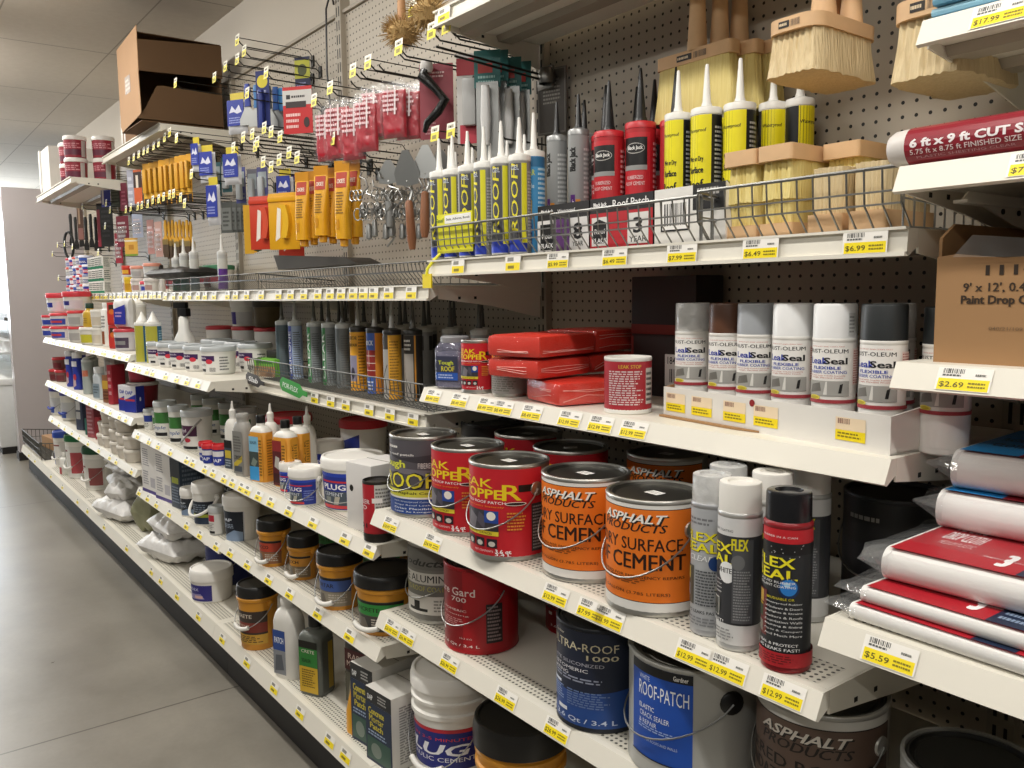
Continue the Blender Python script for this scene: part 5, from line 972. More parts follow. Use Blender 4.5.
for i, p in enumerate(((-1.555, -.115), (-1.52, -.165), (-1.6, -.075), (-1.545, -.06))): dup(sv, (*p, ZB), .7+.3*(i % 2), f'silver cartridge with black nozzle, {nth(i+1)} in the cluster beside the red cartridges')
REDT = [('r', 0, 0, 1, 1, '#b51f28'), ('r', .26, .03, .6, .97, '#c62a33'), ('r', .26, .7, .56, .93, '#151415'), ('e', .41, .84, .12, .045, '#b9b5b0'), ('e', .41, .84, .112, .038, '#1a191a'), ('t', .41, .84, .19, .04, 'Black Jack', '#f0eeea', {'b': .03}), ('r', .26, .66, .56, .7, '#9a9a98'), ('t', .41, .6, .2, .03, 'RUBBERIZED', '#f0d8d8', {'b': .02}), ('t', .41, .55, .24, .03, 'ROOF CEMENT', '#f0d8d8', {'b': .02}), ('e', .41, .34, .11, .09, '#d0ccc4'), ('e', .4, .34, .07, .06, '#7d7a74'), ('t', .42, .1, .2, .1, '3 YEAR', '#f0ecec', {'b': .03}), ('l', .64, .1, .84, .9, '#e0a0a2', 18)]
rd = caulk('red roof cement cartridge with black label, next to the silver cartridges', (-1.402, -.18, ZB), .85, .033, .262, .11, NB, C('#c62a33', .4), C('#b51f28', .4), REDT, group='red roof cement cartridges', nr=.012)
dup(rd, (-1.34, -.145, ZB), .9, 'red roof cement cartridge with black label, beside the yellow cartridges', scale=(1, 1, 1.05))
for i, (x, y) in enumerate(((-1.47, -.125), (-1.44, -.055), (-1.37, -.07), (-1.295, -.065), (-1.26, -.12))): dup(rd, (x, y, ZB), .4*i, f'red cartridge with black nozzle in the rear row, {nth(i)} from the silver ones', scale=(1, 1, 1.03))
YLT = [('r', 0, 0, 1, 1, '#17181a'), ('r', .22, .0, .56, 1, '#efe21a'), ('t', .37, .88, .26, .035, 'Waterproof', '#1a1a14', {'b': .04}), ('t', .37, .66, .2, .05, 'Wet or Dry', '#1a1a14', {'b': .05}), ('t', .37, .58, .2, .05, 'Surface', '#1a1a14', {'b': .05}), ('t', .36, .47, .22, .075, 'Roof', '#1a1a14', {'b': .06}), ('t', .37, .38, .26, .075, 'Cement', '#1a1a14', {'b': .06}), ('l', .26, .2, .52, .3, '#4a4610', 3), ('l', .6, .1, .8, .92, '#b9b9b8', 24)]
yl = caulk('yellow and black cement cartridge with white nozzle, first beside the red ones', (-1.205, -.175, ZB), .8, .0265, .268, .085, WT, WT, C('#d8d6d0', .35), YLT, group='yellow cement cartridges')
for lb, p, rz, sc_ in (('yellow and black cement cartridge, second beside the red ones', (-1.14, -.165), .7, (1.13, 1.13, 1)), ('yellow and black cement cartridge, third beside the red ones', (-1.075, -.145), .75, (1.13, 1.13, 1)), ('cement cartridge turned to its yellow edge, behind the third yellow one', (-1.05, -.075), 1.3, (1, 1, 1.02)),
        ('cement cartridge turned to its black side, beneath the big hanging brush', (-1.0, -.06), 2.1, (1, 1, 1.02)), ('yellow cement cartridge whose nozzle shows between the second and third', (-1.15, -.09), .8, (1, 1, 1.02)), ('yellow cement cartridge at the back behind the first one', (-1.215, -.1), .9, (1, 1, 1.02))): dup(yl, (*p, ZB), rz, lb, scale=sc_)
def display_box(label, x0, x1, mat, els, y0=-.325, h=.1):
    t = thing('display_box', label, 'display box', ((x0+x1)/2, y0, ZB), 0, 'cut-open cartridge cartons'); a, b = -(x1-x0)/2, (x1-x0)/2
    MB().box(a, b, 0, .003, 0, h, mat).build('front_panel', t)
    for s in (a, b-.003): MB().prism([(.003, 0), (.003, h), (.06, h*.6), (.27, h*.6), (.27, 0)], s, s+.003, 'yz', mat).build('side_panel', t)
    lab(MB(), m_pl((0, -.0004, 0)), x1-x0, 0, h, els, flat=True).build('front_print', t)
display_box('black headed purple and white carton below the silver cartridges', -1.475, -1.308, C('#1d1b1d', .5), [('r', 0, 0, 1, .68, '#d9d6d4'), ('r', .38, 0, .64, .68, '#5b2f6d'), ('t', .2, .86, .24, .1, 'Black Jack', '#f4f2f0', {'b': .04}), ('t', .58, .84, .34, .09, 'Waterproof', '#e8e6e4', {'b': .03}), ('r', .06, .05, .34, .6, '#19181a'), ('t', .2, .35, .2, .12, 'Roof', '#f0eeee', {'b': .03}), ('t', .2, .14, .24, .1, 'BLACK', '#f0eeee', {'b': .04}), ('t', .8, .4, .16, .34, '8', '#19181a', {'b': .06}), ('t', .8, .14, .2, .1, 'YEAR', '#19181a', {'b': .04})])
display_box('black headed red carton printed roof patch, below the red cartridges', -1.304, -1.13, C('#1d1b1d', .5), [('r', 0, 0, 1, .7, '#b3222c'), ('t', .17, .86, .22, .1, 'Black Jack', '#f4f2f0', {'b': .04}), ('t', .66, .85, .56, .16, 'Roof Patch', '#f4f2f0', {'b': .03}), ('r', .03, .05, .3, .62, '#d8d6d2'), ('p', [(.05, .1), (.28, .1), (.28, .5), (.16, .58), (.05, .5)], '#19181a'), ('t', .17, .34, .18, .1, 'Roof', '#f0eeee'), ('t', .17, .16, .24, .1, 'BLACK', '#f0eeee', {'b': .04}), ('r', .62, .05, .94, .64, '#d8d6d2'), ('t', .78, .4, .13, .3, '3', '#19181a', {'b': .07}), ('t', .78, .14, .26, .11, 'YEAR', '#19181a', {'b': .05})])
display_box('white carton with a barcode below the yellow cartridges', -1.126, -.96, C('#e3e0da', .5), [('r', .56, .56, 1, 1, '#1c1b1c'), ('r', .1, .22, .52, .8, '#1c1b1c'), ('r', .12, .25, .5, .77, '#efece8'), ('bc', .15, .32, .47, .72), ('l', .62, .7, .95, .95, '#a9a6a2', 3)])
sg = thing('shelf_card', 'yellow hanging card on the chrome bin, strapped to the shelf edge', 'sign', tuple(onY(453, 234, -.364)), 0)
MB().box(-.085, .085, -.001, .001, -.045, .05, C('#e6e01e', .4)).build('card', sg)
lab(MB(), m_pl((0, -.0012, 0)), .17, -.05, .1, [('r', .3, .76, .97, .96, '#f2f0ea'), ('t', .64, .86, .6, .07, 'Seals, Adheres, Bonds', '#3a3a30', {'b': .02}), ('t', .16, .86, .22, .1, 'Seal', '#6d8a1e', {'b': .04, 'sh': .2})], flat=True).build('card_print', sg)
MB().tube([(-.06, .0, -.045), (-.063, -.016, -.06), (-.066, -.034, -.082), (-.07, -.036, -.1)], .004, C('#e6e01e', .4), 6).build('strap', sg)
MB().box(-.085, -.045, -.038, -.034, -.13, -.095, C('#efd81a', .4)).build('clip_tag', sg)

def bristles(w, d, h, flare_x, flare_y, mat, tufts=10, up=False, rows=4):
    """dense bristle block: lofted skirt with tuft grooves; hangs below z=0 (or stands above it)"""
    m = MB(); secs = []; n = 64
    for k in range(7):
        v = k/6; z = (-v if not up else v)*h; fx = w/2*(1+flare_x*v**1.3); fy = d/2*(1+flare_y*v**1.3); P = []
        for i in range(n):
            a = 2*PI*i/n; c, s = math.cos(a), math.sin(a); e = max(abs(c)**(8) + abs(s)**(8), 1e-9)**(-1/8)
            x, y = fx*c*e, fy*s*e; g = 1-.06*(1-v*.6)*(.5+.5*math.cos(tufts*2*PI*(x/fx/2 if abs(y) > abs(x)*fy/fx*.98 else y/fy/2)))
            j = noise.noise(Vector((x*90, y*90, z*12)))*.0025*v
            P.append((x*g+j, y*g+j, z+(noise.noise(Vector((x*140, y*140, 3)))*.003 if k == 6 else 0)))
        secs.append(P)
    m.loft(secs, mat); return m
def masonry_brush(label, loc, rz, w, d, bh, h, fx, fy, mat, handle=True, up=False, wood=WOOD, group=None, stamp=True, tufts=9):
    """block w x d, bristles below (above when up); origin at the seam"""
    t = thing('hanging_masonry_brush' if handle else 'masonry_brush', label, 'brush', loc, rz, group); s = -1 if up else 1
    m = MB(); m.loft([rrect(w, d, min(w, d)*.3 if handle else .006, min(0, s*bh)), rrect(w, d, min(w, d)*.3 if handle else .006, max(0, s*bh))], wood); m.build('wood_block', t)
    k = bristles(w*.95, d*.92, h, fx, fy, mat, tufts, up); k.build('bristles', t)
    if stamp: lab(MB(), m_pl((0, -d/2-.0003, 0)), w*.5, bh*.2*s if not up else -bh*.8, bh*.6, [('r', .1, .1, .5, .9, '#2a211a'), ('l', .12, .2, .48, .8, '#d8c2a0', 1), ('bc', .56, .1, .9, .9, '#6d5a48')], .0004, flat=True).build('stamp', t)
    if handle:
        MB().lathe([(min(.024, d*.6), bh-.002), (min(.021, d*.58), bh+.02), (.0175, bh+.06), (.016, bh+.1), (.0165, bh+.145), (.012, bh+.155), (0, bh+.157)], wood, 20).build('handle', t)
    return t
mb = masonry_brush('yellow bristled brush hanging above the yellow cartridges, with a black stamped block', (-1.216, -.107, 1.86), 0, .2, .034, .026, .11, .14, .12, YELBR, group='hanging masonry brushes')
for i, Y in enumerate((-.068, -.03)): dup(mb, (-1.19+.02*i, Y, 1.86+.002*i), .04, f'yellow bristled hanging brush, {["next behind", "at the back behind"][i]} the black stamped one')
big = masonry_brush('big cream bristled brush hanging with its corner towards the aisle', (-.858, -.207, 1.806), 0, .1, .187, .022, .068, .1, .1, CREBR, wood=WOOD, group='hanging masonry brushes')
for i, (dx, dy) in enumerate(((.02, .05), (-.02, .06))): MB().lathe([(.02, .02), (.016, .07), (.014, .2), (0, .205)], (WOOD, WOOD2)[i], 18, c=(dx, dy)).build('handle', big)
dup(big, (-.64, -.2, 1.775), 0, 'big cream bristled brush half hidden by the tarpaulin shelf', scale=(1.1, 1, 1.25))
BSK = 'masonry brushes lying in the chrome bin'
for i, x in enumerate((-.932, -.862)):
    masonry_brush(f'yellow masonry brush lying bristles down in the bin, {["against", "second from"][i]} the white carton', (x-.002, -.225, 1.6), 0, .066, .2, .025, .062, .06, .03, YELBR, False, False, group=BSK, stamp=False, tufts=11)
    masonry_brush(f'yellow masonry brush under the others with its block down, {["against", "second from"][i]} the white carton', (x-.002, -.225, 1.5), 0, .064, .19, .0215, .04, .04, .03, YELBR, False, True, group=BSK, stamp=False, tufts=11)
masonry_brush('yellow masonry brush with its top block behind the pair, in the bin', (-.79, -.16, 1.6), 0, .066, .19, .025, .062, .06, .03, YELBR, False, False, group=BSK, stamp=False, tufts=11)
for i, x in enumerate((-.765, -.695)):
    masonry_brush(f'cream bristled brush standing on its block in the bin, {["next to the yellow brushes", "at the bin end"][i]}', (x, -.26, 1.506), 0, .06, .15, .027, .07, .05, .03, CREBR, False, True, group=BSK, stamp=False, tufts=7)

# ------------------------------------------------------------------ peg hooks
HK = {}
def hook(label, x, z, ln, tag=True, group='peg hooks with price tags', mat=BWIRE, two=True):
    k = (round(ln, 2), tag)
    if k not in HK:
        t = thing('peg_hook', label, 'hook', (x, 0, z), 0, group)
        m = MB().tube([(0, -.001, -.02), (0, -.012, -.006), (0, -.02, 0), (0, -ln+.015, .004), (0, -ln, .016), (0, -ln-.003, .022)], .0024, mat, 6); m.build('prong', t)
        MB().box(-.012, .012, -.006, -.0005, -.03, .012, mat).build('back_plate', t)
        if tag:
            MB().tube([(0, -.004, .01), (0, -.02, .03), (0, -ln-.012, .034)], .0018, mat, 5).build('tag_arm', t)
            lab(MB(), m_pl((0, -ln-.0125, 0), (1, 0, 0), (0, .1, .995), (0, -1, .1)), .042, .004, .042, [('r', 0, 0, 1, 1, '#ece8d8'), ('r', 0, 0, 1, .58, '#e6d83a'), ('r', .15, .66, .8, .86, '#a09a86'), ('r', .2, .14, .7, .4, '#8a7d1a')], 0, flat=True).build('price_tag', t)
        HK[k] = t; return t
    return dup(HK[k], (x, 0, z), 0, label)
def hookat(label, px, py, ln, **k):
    p = onY(px, py, -ln); return hook(label, p.x, p.z, ln, **k)
# ------------------------------------------------------------------ goods on hooks (origin = top of the hang hole, face -Y unless turned)
def card(label, loc, rz, w, h, bg, els, bulge=None, bm=None, name='hanging_card', cat='carded tool', group=None, clear=True):
    t = thing(name, label, cat, loc, rz, group)
    MB().box(-w/2, w/2, -.0008, .0008, -h, .012, C(bg, .45)).build('backing_card', t)
    if els: lab(MB(), m_pl((0, -.001, 0)), w, -h, h, els, flat=True).build('card_print', t)
    if bulge: MB().box(-w*bulge[0]/2, w*bulge[0]/2, -.022, -.0015, -h*bulge[2], -h*bulge[1], bm or FILM2, .006).build('tool', t)
    return t
RB_ = C('#b01f30', .35, 0, .15, 30)
def redbag(label, loc, rz, w, h, seed, foot='#d8b0a8'):
    t = thing('hanging_red_bag', label, 'bagged goods', loc, rz, 'red bagged covers on hooks')
    m = blob(w, h, .03, RB_, seed, .006, 16, 16, .4, freq=30); m.v = [(x, (z-.015), y-h/2-.03) for x, y, z in m.v]; m.build('red_contents', t)
    MB().loft([[(-w*.5, -.002, 0), (w*.5, -.002, 0), (w*.5, .002, 0), (-w*.5, .002, 0)], [(-w*.52, -.016, -.04), (w*.52, -.016, -.04), (w*.52, .016, -.04), (-w*.52, .016, -.04)], [(-w*.52, -.018, -h*.9), (w*.52, -.018, -h*.9), (w*.52, .018, -h*.9), (-w*.52, .018, -h*.9)], [(-w*.5, -.01, -h-.04), (w*.5, -.01, -h-.04), (w*.5, .01, -h-.04), (-w*.5, .01, -h-.04)]], FILM3, False, False).build('clear_bag', t)
    lab(MB(), m_pl((0, -.0195, 0)), w*.9, -h*.75, h*.6, [('l', .08, .1, .9, .9, '#e8c8cc', 5), ('p', [(.62, 0), (.7, 0), (.74, 1), (.66, 1)], '#e6d8d8'), ('p', [(.3, 0), (.34, 0), (.36, 1), (.32, 1)], '#dcc4c6')], flat=True).build('white_print', t)
    return t
BLADE = C('#a9aaa8', .35, .9); WH = C('#8a5a3c', .5, 0, .2, 20)
def trowel(label, loc, rz, w, h, rx=0., wood=WH):
    t = thing('hanging_trowel', label, 'trowel', loc, rz, 'wooden handled trowels'); 
    MB().prism([(-w*.12, 0), (-w/2, -h*.22), (-w*.42, -h*.34), (0, -h*.0-h*.36), (w*.42, -h*.34), (w/2, -h*.22), (w*.12, 0)], -.0008, .0008, 'xz', BLADE).build('blade', t)
    MB().tube([(0, 0, -h*.3), (0, .02, -h*.36), (0, .022, -h*.42), (.0, .008, -h*.5)], .004, BLADE, 8).build('shank', t)
    MB().lathe([(.006, -h*.5), (.011, -h*.52), (.013, -h*.7), (.014, -h*.9), (.009, -h), (0, -h-.002)], wood, 16).build('handle', t)
    t.rotation_euler = (rx, 0, rz); return t
def knife(label, loc, rz, w, h, hcol, group=None, bl=.45, tilt=0., name='hanging_knife', bcol=None):
    t = thing(name, label, 'putty knife', loc, rz, group)
    MB().prism([(-.012, -h*(1-bl)), (.012, -h*(1-bl)), (w/2, -h*.85), (w/2, -h), (-w/2, -h), (-w/2, -h*.85)], -.0007, .0007, 'xz', bcol or BLADE).build('blade', t)
    MB().loft([rrect(.02, .012, .005, 0), rrect(.026, .016, .006, -h*.1), rrect(.022, .014, .006, -h*.35), rrect(.028, .012, .005, -h*(1-bl))], C(hcol, .4)).build('handle', t)
    t.rotation_euler = (0, tilt, rz); return t
def squeeze(label, loc, rz, w, h, els, group, bg='#e0a41c', capc='#d89a1a'):
    t = thing('hanging_squeeze_tube', label, 'squeeze tube', loc, rz, group); secs = []
    for k in range(9):
        v = k/8; d = .0012+.024*min(1, v*1.6)**.8; ww = w*(1-.16*v); secs.append([(ww/2*math.cos(a)*abs(math.cos(a))**-.4 if abs(math.cos(a)) > 1e-6 else 0, d*math.sin(a), -h*v) for a in [2*PI*i/20 for i in range(20)]])
    MB().loft(secs, C(bg, .4)).build('tube_body', t)
    MB().lathe([(.012, -h), (.014, -h-.003), (.013, -h-.02), (.009, -h-.022), (0, -h-.022)], C(capc, .4), 14).build('cap', t)
    MB().box(-w/2, w/2, -.0012, .0012, -.002, .03, C('#c98a1a', .4)).build('hang_tab', t)
    lab(MB(), lambda u, v, d: (u, -(.0012+.024*min(1, -v/h*1.6)**.8)*math.sqrt(max(.02, 1-(u/(w*.5))**2))-d-.001, v), w*.72, -h*.96, h*.94, els, .0006, .006).build('tube_print', t)
    return t
def pk(px, py, Y): return tuple(onY(px, py, Y))

# bay C upper hooks ------------------------------------------------
rb = [(325, 105, -.27, .07, .15), (337, 98, -.26, .09, .16), (353, 98, -.25, .085, .16), (366, 92, -.24, .08, .15), (373, 84, -.22, .08, .13), (394, 80, -.2, .08, .14), (408, 82, -.16, .085, .14), (420, 80, -.12, .085, .14)]
for i, (px, py, Y, w, h) in enumerate(rb):
    redbag(f'red bagged cover with a clear top, {nth(i)} along the hooks towards the black handled tool', pk(px, py, Y), .5, w, h, i)
yb = thing('hanging_yellow_bag', 'yellow bagged cover hanging under the red bags', 'bagged goods', pk(385, 120, -.18), .4)
m = blob(.16, .06, .04, C('#b98a3a', .5, 0, .3, 30), 4, .006); m.v = [(x, z-.02, y-.03) for x, y, z in m.v]; m.build('contents', yb); MB().box(-.085, .085, -.026, .026, -.075, .04, FILM3, .01).build('clear_bag', yb)
bk2 = card('pink-red card holding a curved black handle, beside the red bags', pk(436, 68, -.16), .75, .1, .2, '#8a3540', [('l', .15, .86, .85, .96, '#d8b8b8', 2), ('l', .15, .06, .5, .3, '#c08a90', 5)])
MB().tube([(-.02, -.03, -.01), (-.03, -.035, -.03), (.01, -.04, -.07), (.035, -.042, -.1), (.015, -.042, -.13), (-.02, -.036, -.16), (-.03, -.03, -.185)], [.016, .018, .012, .014, .013, .011, .006], C('#131313', .25), 12).build('black_handle', bk2)
MB().lathe([(0, .02), (.016, .012), (.02, -.006), (.014, -.02), (0, -.024)], C('#c9c5c0', .3), 14, c=(-.02, -.03)).build('knob', bk2)
def tealtool(label, px, py, Y, w, h):
    t = card(label, pk(px, py, Y), .7, w, h*.3, '#2d6a68', [('r', .15, .45, .7, .75, '#b03a34'), ('l', .15, .1, .85, .4, '#9ac0bc', 2)], name='hanging_joint_trowel', cat='trowel', group='teal headed trowels')
    MB().box(-w*.42, w*.42, -.004, -.002, -h, -h*.25, BLADE).build('steel_blade', t)
    MB().loft([rrect(.02, .02, .008, -h*.3, cy=-.022), rrect(.026, .026, .01, -h*.6, cy=-.022), rrect(.018, .018, .007, -h*.85, cy=-.022)], C('#c9c8c6', .4)).build('grip', t)
for i, a in enumerate(((487, 55, -.2, .07, .27), (497, 55, -.16, .06, .27), (510, 62, -.13, .06, .25), (522, 66, -.08, .05, .25))): tealtool(f'steel trowel under a teal header card, {nth(i)} in its group', *a)
wt_ = card('clear carded grey tool with a red foot beside the teal headed trowels', pk(470, 58, -.2), .7, .075, .22, '#b9b6b2', [('r', 0, .8, 1, 1, '#a02a34'), ('r', .1, .0, .9, .22, '#b03040'), ('p', [(.2, .3), (.5, .4), (.8, .75), (.6, .8)], '#4a4a48')], (.5, .25, .8), C('#a9a8a6', .4))
def fluff(label, px, py, Y, rx, rz_, n, seed):
    t = thing('hanging_fibre_brush', label, 'brush', pk(px, py, Y), .4); rr = random.Random(seed); m = MB(); FB = bristle_mat('tan_fibre_'+str(seed), '#8a6a3c', '#cfae74')
    m.lathe([(0, rz_*.7), (rx*.5, rz_*.55), (rx*.8, 0), (rx*.62, -rz_*.6), (0, -rz_*.8)], FB, 18)
    for i in range(n):
        a = rr.uniform(0, 2*PI); b = rr.uniform(-1.2, 1.2); d = Vector((math.cos(a)*math.cos(b)*rx, math.sin(a)*math.cos(b)*rx, math.sin(b)*rz_)); q = d*rr.uniform(.55, .8); e = d*rr.uniform(.95, 1.25)+Vector((rr.uniform(-.006, .006),)*3)
        m.tube([q, e], [.0016, .0005], FB, 3)
    m.build('fibres', t)
    MB().lathe([(.014, rz_*.5), (.012, rz_+.02), (.009, rz_+.12), (0, rz_+.122)], WOOD2, 14).build('handle', t)
fluff('fluffy tan fibre brush hanging under the overhead shelf end', 428, 12, -.27, .06, .05, 420, 1); fluff('second fluffy tan fibre brush hanging lower on its hook', 402, 32, -.24, .055, .045, 420, 2)
st = thing('hanging_header_card', 'grey printed header card hanging on the slotted post', 'sign', pk(552, 68, -.03), .3)
MB().box(-.045, .045, -.002, .002, -.17, 0, C('#6d6863', .5)).build('plate', st); lab(MB(), m_pl((0, -.0022, 0)), .09, -.17, .17, [('r', .03, .02, .97, .98, '#8d8882'), ('r', .06, .03, .94, .97, '#5f5a55'), ('l', .2, .45, .8, .85, '#a9a49c', 7)], flat=True).build('plate_print', st)
# trowels and roller frames
for i, (px, py, Y, w, h, rx) in enumerate(((405, 150, -.26, .085, .28, .1), (425, 145, -.22, .085, .26, -.05), (388, 160, -.22, .08, .2, 0), (440, 150, -.16, .08, .22, .1))):
    trowel(f'steel trowel with wooden handle hanging over the pegboard, {nth(i)} in the shiny cluster', pk(px, py, Y), .5, w, h, rx, WH if i < 2 else C('#8a8a88', .4))
def frame(label, px, py, Y, s, rz):
    t = thing('hanging_roller_frame', label, 'paint roller frame', pk(px, py, Y), rz, 'chrome roller frames'); m = MB()
    m.tube([(0, 0, 0), (0, -.01, -.02*s), (.03*s, -.012, -.03*s), (.045*s, -.012, -.06*s), (.02*s, -.014, -.085*s), (-.02*s, -.014, -.09*s)], .0028, CHROME, 6)
    for k in range(3): m.tube([(-.03*s+.012*math.cos(a)+.02*k*s, -.02, -.09*s+.02*s*math.sin(a)) for a in [2*PI*i/12 for i in range(13)]], .002, CHROME, 5)
    m.build('wire_cage', t)
    MB().lathe([(.006, -.12*s), (.009, -.13*s), (.01, -.17*s), (0, -.175*s)], C('#8d8d8a', .3, .6), 12).build('grip', t)
for i in range(14):
    frame(f'chrome roller frame in the shiny cluster, {nth(i)} from the yellow squeeze tubes', 362+i*5.6, 172+8*((i*5) % 3), -.28+.014*i, .8+.1*(i % 3), .3+.4*(i % 4))
rod = thing('hanging_rod', 'long bent chrome roller rod hanging in front of the pegboard', 'rod', pk(393, 190, -.2), .3)
MB().tube([(0, 0, 0), (0, 0, -.1), (.004, 0, -.13), (-.004, 0, -.15), (-.03, 0, -.17)], .004, CHROME, 8).build('rod', rod)
# yellow squeeze tubes
SQ = [('r', 0, .76, 1, 1, '#b03a22'), ('t', .5, .86, .7, .07, 'CONCRETE', '#f4e8d8', {'b': .03}), ('l', .15, .34, .85, .7, '#7d5a14', 8), ('r', .2, .1, .5, .26, '#c98a16')]
q0_ = None
for i, (px, py, Y) in enumerate(((302, 178, -.3), (312, 177, -.26), (321, 172, -.28), (331, 174, -.24), (342, 168, -.27), (353, 167, -.22))):
    lb = f'yellow squeeze tube with a red band, {nth(i)} along its hook from the yellow scraper'
    if q0_ is None: q0_ = squeeze(lb, pk(px, py+3, Y), .55, .056, .2, SQ, 'yellow squeeze tubes')
    else: dup(q0_, pk(px, py+3, Y), .55-.1*(i % 2), lb, scale=(1, 1, 1.08 if i > 3 else 1))
# scrapers
def scraper(label, px, py, Y, w, h, col, hcol):
    t = thing('hanging_scraper', label, 'scraper', pk(px, py, Y), .55, 'plastic spreaders on hooks'); MB().box(-w/2, w/2, -.0015, .0015, -h, 0, C(col, .35), .001).build('plate', t)
    MB().loft([[(.01+x+.012*math.sin(v*PI), y-.012, -h*(.22+.58*v)) for x, y in ((-.012, -.01), (.012, -.01), (.012, .01), (-.012, .01))] for v in [k/8 for k in range(9)]], C(hcol, .35)).build('grip', t)
    MB().box(-w/2, w/2, -.006, -.001, -.03, -.012, C(col, .35), .002).build('rib', t)
    lab(MB(), m_pl((-w*.2, -.0018, 0)), w*.3, -h*.85, h*.6, [('p', [(.2, 0), (.7, .1), (.9, .95), (.5, 1)], '#efe8dc')], flat=True).build('white_mark', t)
scraper('red plastic spreader hanging beside the yellow ones', 263, 196, -.29, .13, .2, '#c8402a', '#d8553a'); scraper('red plastic spreader showing behind the yellow one', 290, 210, -.15, .12, .19, '#c8402a', '#d8553a')
scraper('yellow plastic spreader with a curved grip, in front', 283, 193, -.3, .13, .2, '#dda31c', '#e6b52a'); scraper('yellow plastic spreader directly behind the front one', 293, 192, -.24, .12, .2, '#d89a1a', '#e6b52a')
def comb(label, px, py, Y, h, col):
    t = thing('hanging_spreader', label, 'spreader', pk(px, py, Y), .8); n = 16; w = .05
    P = [(-w/2, 0), (w/2-.01, 0)]
    for i in range(n): z = -h*i/n; P += [(w/2, z-h*.2/n), (w/2, z-h*.6/n), (w/2-.012, z-h*.65/n), (w/2-.012, z-h*.98/n)]
    P += [(-w/2, -h)]; MB().prism(P, -.001, .001, 'xz', C(col, .4)).build('toothed_plate', t)
comb('yellow notched spreader beside the red plastic spreader', 249, 205, -.29, .19, '#d8a62a'); comb('dark notched spreader behind the yellow notched one', 254, 207, -.24, .18, '#3a4a2a')
# shallow wire trays above the middle shelf, with dark rubber float
wire_basket('shallow wire tray on the shelf under the yellow squeeze tubes', -3.03, -1.86, -.375, 1.4145, .06, .3, .02, group='shallow wire trays', rt=.002, wt=.0012)
wire_basket('shallow wire tray on the shelf beneath the blue bags', -4.24, -3.06, -.375, 1.4145, .06, .3, .02, group='shallow wire trays', rt=.002, wt=.0012)
fl = thing('rubber_float', 'dark rubber float lying across the wire tray below the yellow tubes', 'float', pk(327, 262, -.2), .1)
MB().prism([(-.3, .035), (-.27, -.02), (.28, -.016), (.2, .008)], -.05, .05, 'xz', C('#3a3630', .6)).build('slab', fl)
dk = thing('black_net', 'flat black bundle lying on the wire tray near the green lidded tubs', 'bundle', XY(183, -.3, 1.48), .1)
blob(.5, .18, .05, C('#1b1a19', .5, 0, .2, 30), 5, .008).build('bundle', dk)

# bay D / C boundary: blue packs -----------------------------------
BLUEP = '#2a3a9c'
def bluebag(label, px, py, Y, w, h, white=.4, rz=.5, col=BLUEP):
    t = thing('hanging_blue_bag', label, 'bagged goods', pk(px, py, Y), rz, 'blue printed bags on hooks'); m = blob(w, h, .022, C('#c9c9cc', .35, 0, .1, 20), px, .004, 14, 14, .4); m.v = [(x, z-.011, y-h/2-.02) for x, y, z in m.v]; m.build('bag', t)
    lab(MB(), m_pl((0, -.0135, 0)), w*.86, -h*.92, h*.78, [('r', 0, 0, 1, 1, col), ('p', [(.12, .5), (.3, .78), (.5, .6), (.72, .8), (.88, .52), (.6, .46), (.4, .54)], '#dfe0f0'), ('l', .1, .08, .9, .35, '#9aa3d8', 3)], flat=True).build('printed_front', t)
    MB().box(-w*.35, w*.35, -.001, .001, -.03, .012, C('#d8c23a', .4)).build('header', t); return t
for lb, a in (('blue and white bag beside the brown carton, under the yellow tag', (237, 96, -.26, .1, .13)), ('blue and white bag on the lower hook row', (232, 150, -.28, .09, .12)), ('tall blue bag hanging alone in front of the dark wire trays', (213, 180, -.3, .07, .17)), ('slim blue bag next to the brush packets', (196, 140, -.3, .05, .12)), ('blue bag with a white panel behind the slim one', (207, 148, -.27, .09, .13)), ('small blue bag behind the yellow squeeze tubes', (285, 172, -.22, .075, .11))):
    bluebag(lb, *a)
card('dark blue and yellow round-topped card with a long grey blade', pk(262, 74, -.24), .6, .06, .2, '#26306e', [('e', .5, .86, .4, .12, '#d8c83a'), ('r', .3, 0, .7, .6, '#1c2450'), ('l', .1, .62, .9, .72, '#c0c6e6', 1)], (.3, .3, .98), C('#2a3a8a', .4))
card('navy card with a yellow emblem against the pegboard', pk(302, 60, -.05), .6, .07, .13, '#1f2548', [('r', 0, .45, 1, 1, '#b9b83a'), ('e', .5, .7, .3, .18, '#4a5028'), ('l', .1, .1, .9, .35, '#8a90b4', 3)])
for i, (px, c1) in enumerate(((247, '#2d3f9a'), (256, '#3a78b4'), (268, '#8d98a6'), (275, '#2c62b4'), (281, '#4a8ac0'))):
    knife(f'taping knife with a long handle, {nth(i)} in the blue row above the price tags', pk(px, 84+i, -.24+.02*i), .6, .08, .16, c1, 'blue taping knives')
card('red carded washer set hanging beside the blue taping knives', pk(297, 90, -.25), .65, .115, .15, '#c02a2c', [('r', 0, .66, 1, 1, '#c9c6c2'), ('r', .12, .8, .26, .9, '#2a2828'), ('l', .3, .8, .8, .9, '#3a3636', 1), ('r', .1, .6, .8, .74, '#3a3030'), ('l', .1, .1, .6, .5, '#f0c8c4', 3), ('e', .8, .25, .1, .12, '#3a2a2a')])
for i, (px, py, c_) in enumerate(((226, 160, '#3a6a70'), (216, 165, '#2a5a62'), (240, 170, '#4a4f8a'), (252, 172, '#7d7d88'), (262, 170, '#5a5a90'), (290, 178, '#3a3f8a'))):
    card(f'slim carded tool in the dim row under the price tags, {nth(i)} towards the squeeze tubes', pk(px, py, -.2), .6, .05, .14, c_, [('r', .1, .5, .9, .95, '#aab4b8'), ('l', .1, .1, .9, .45, '#8a949a', 3)], (.5, .2, .9), C('#b4b9bc', .35))
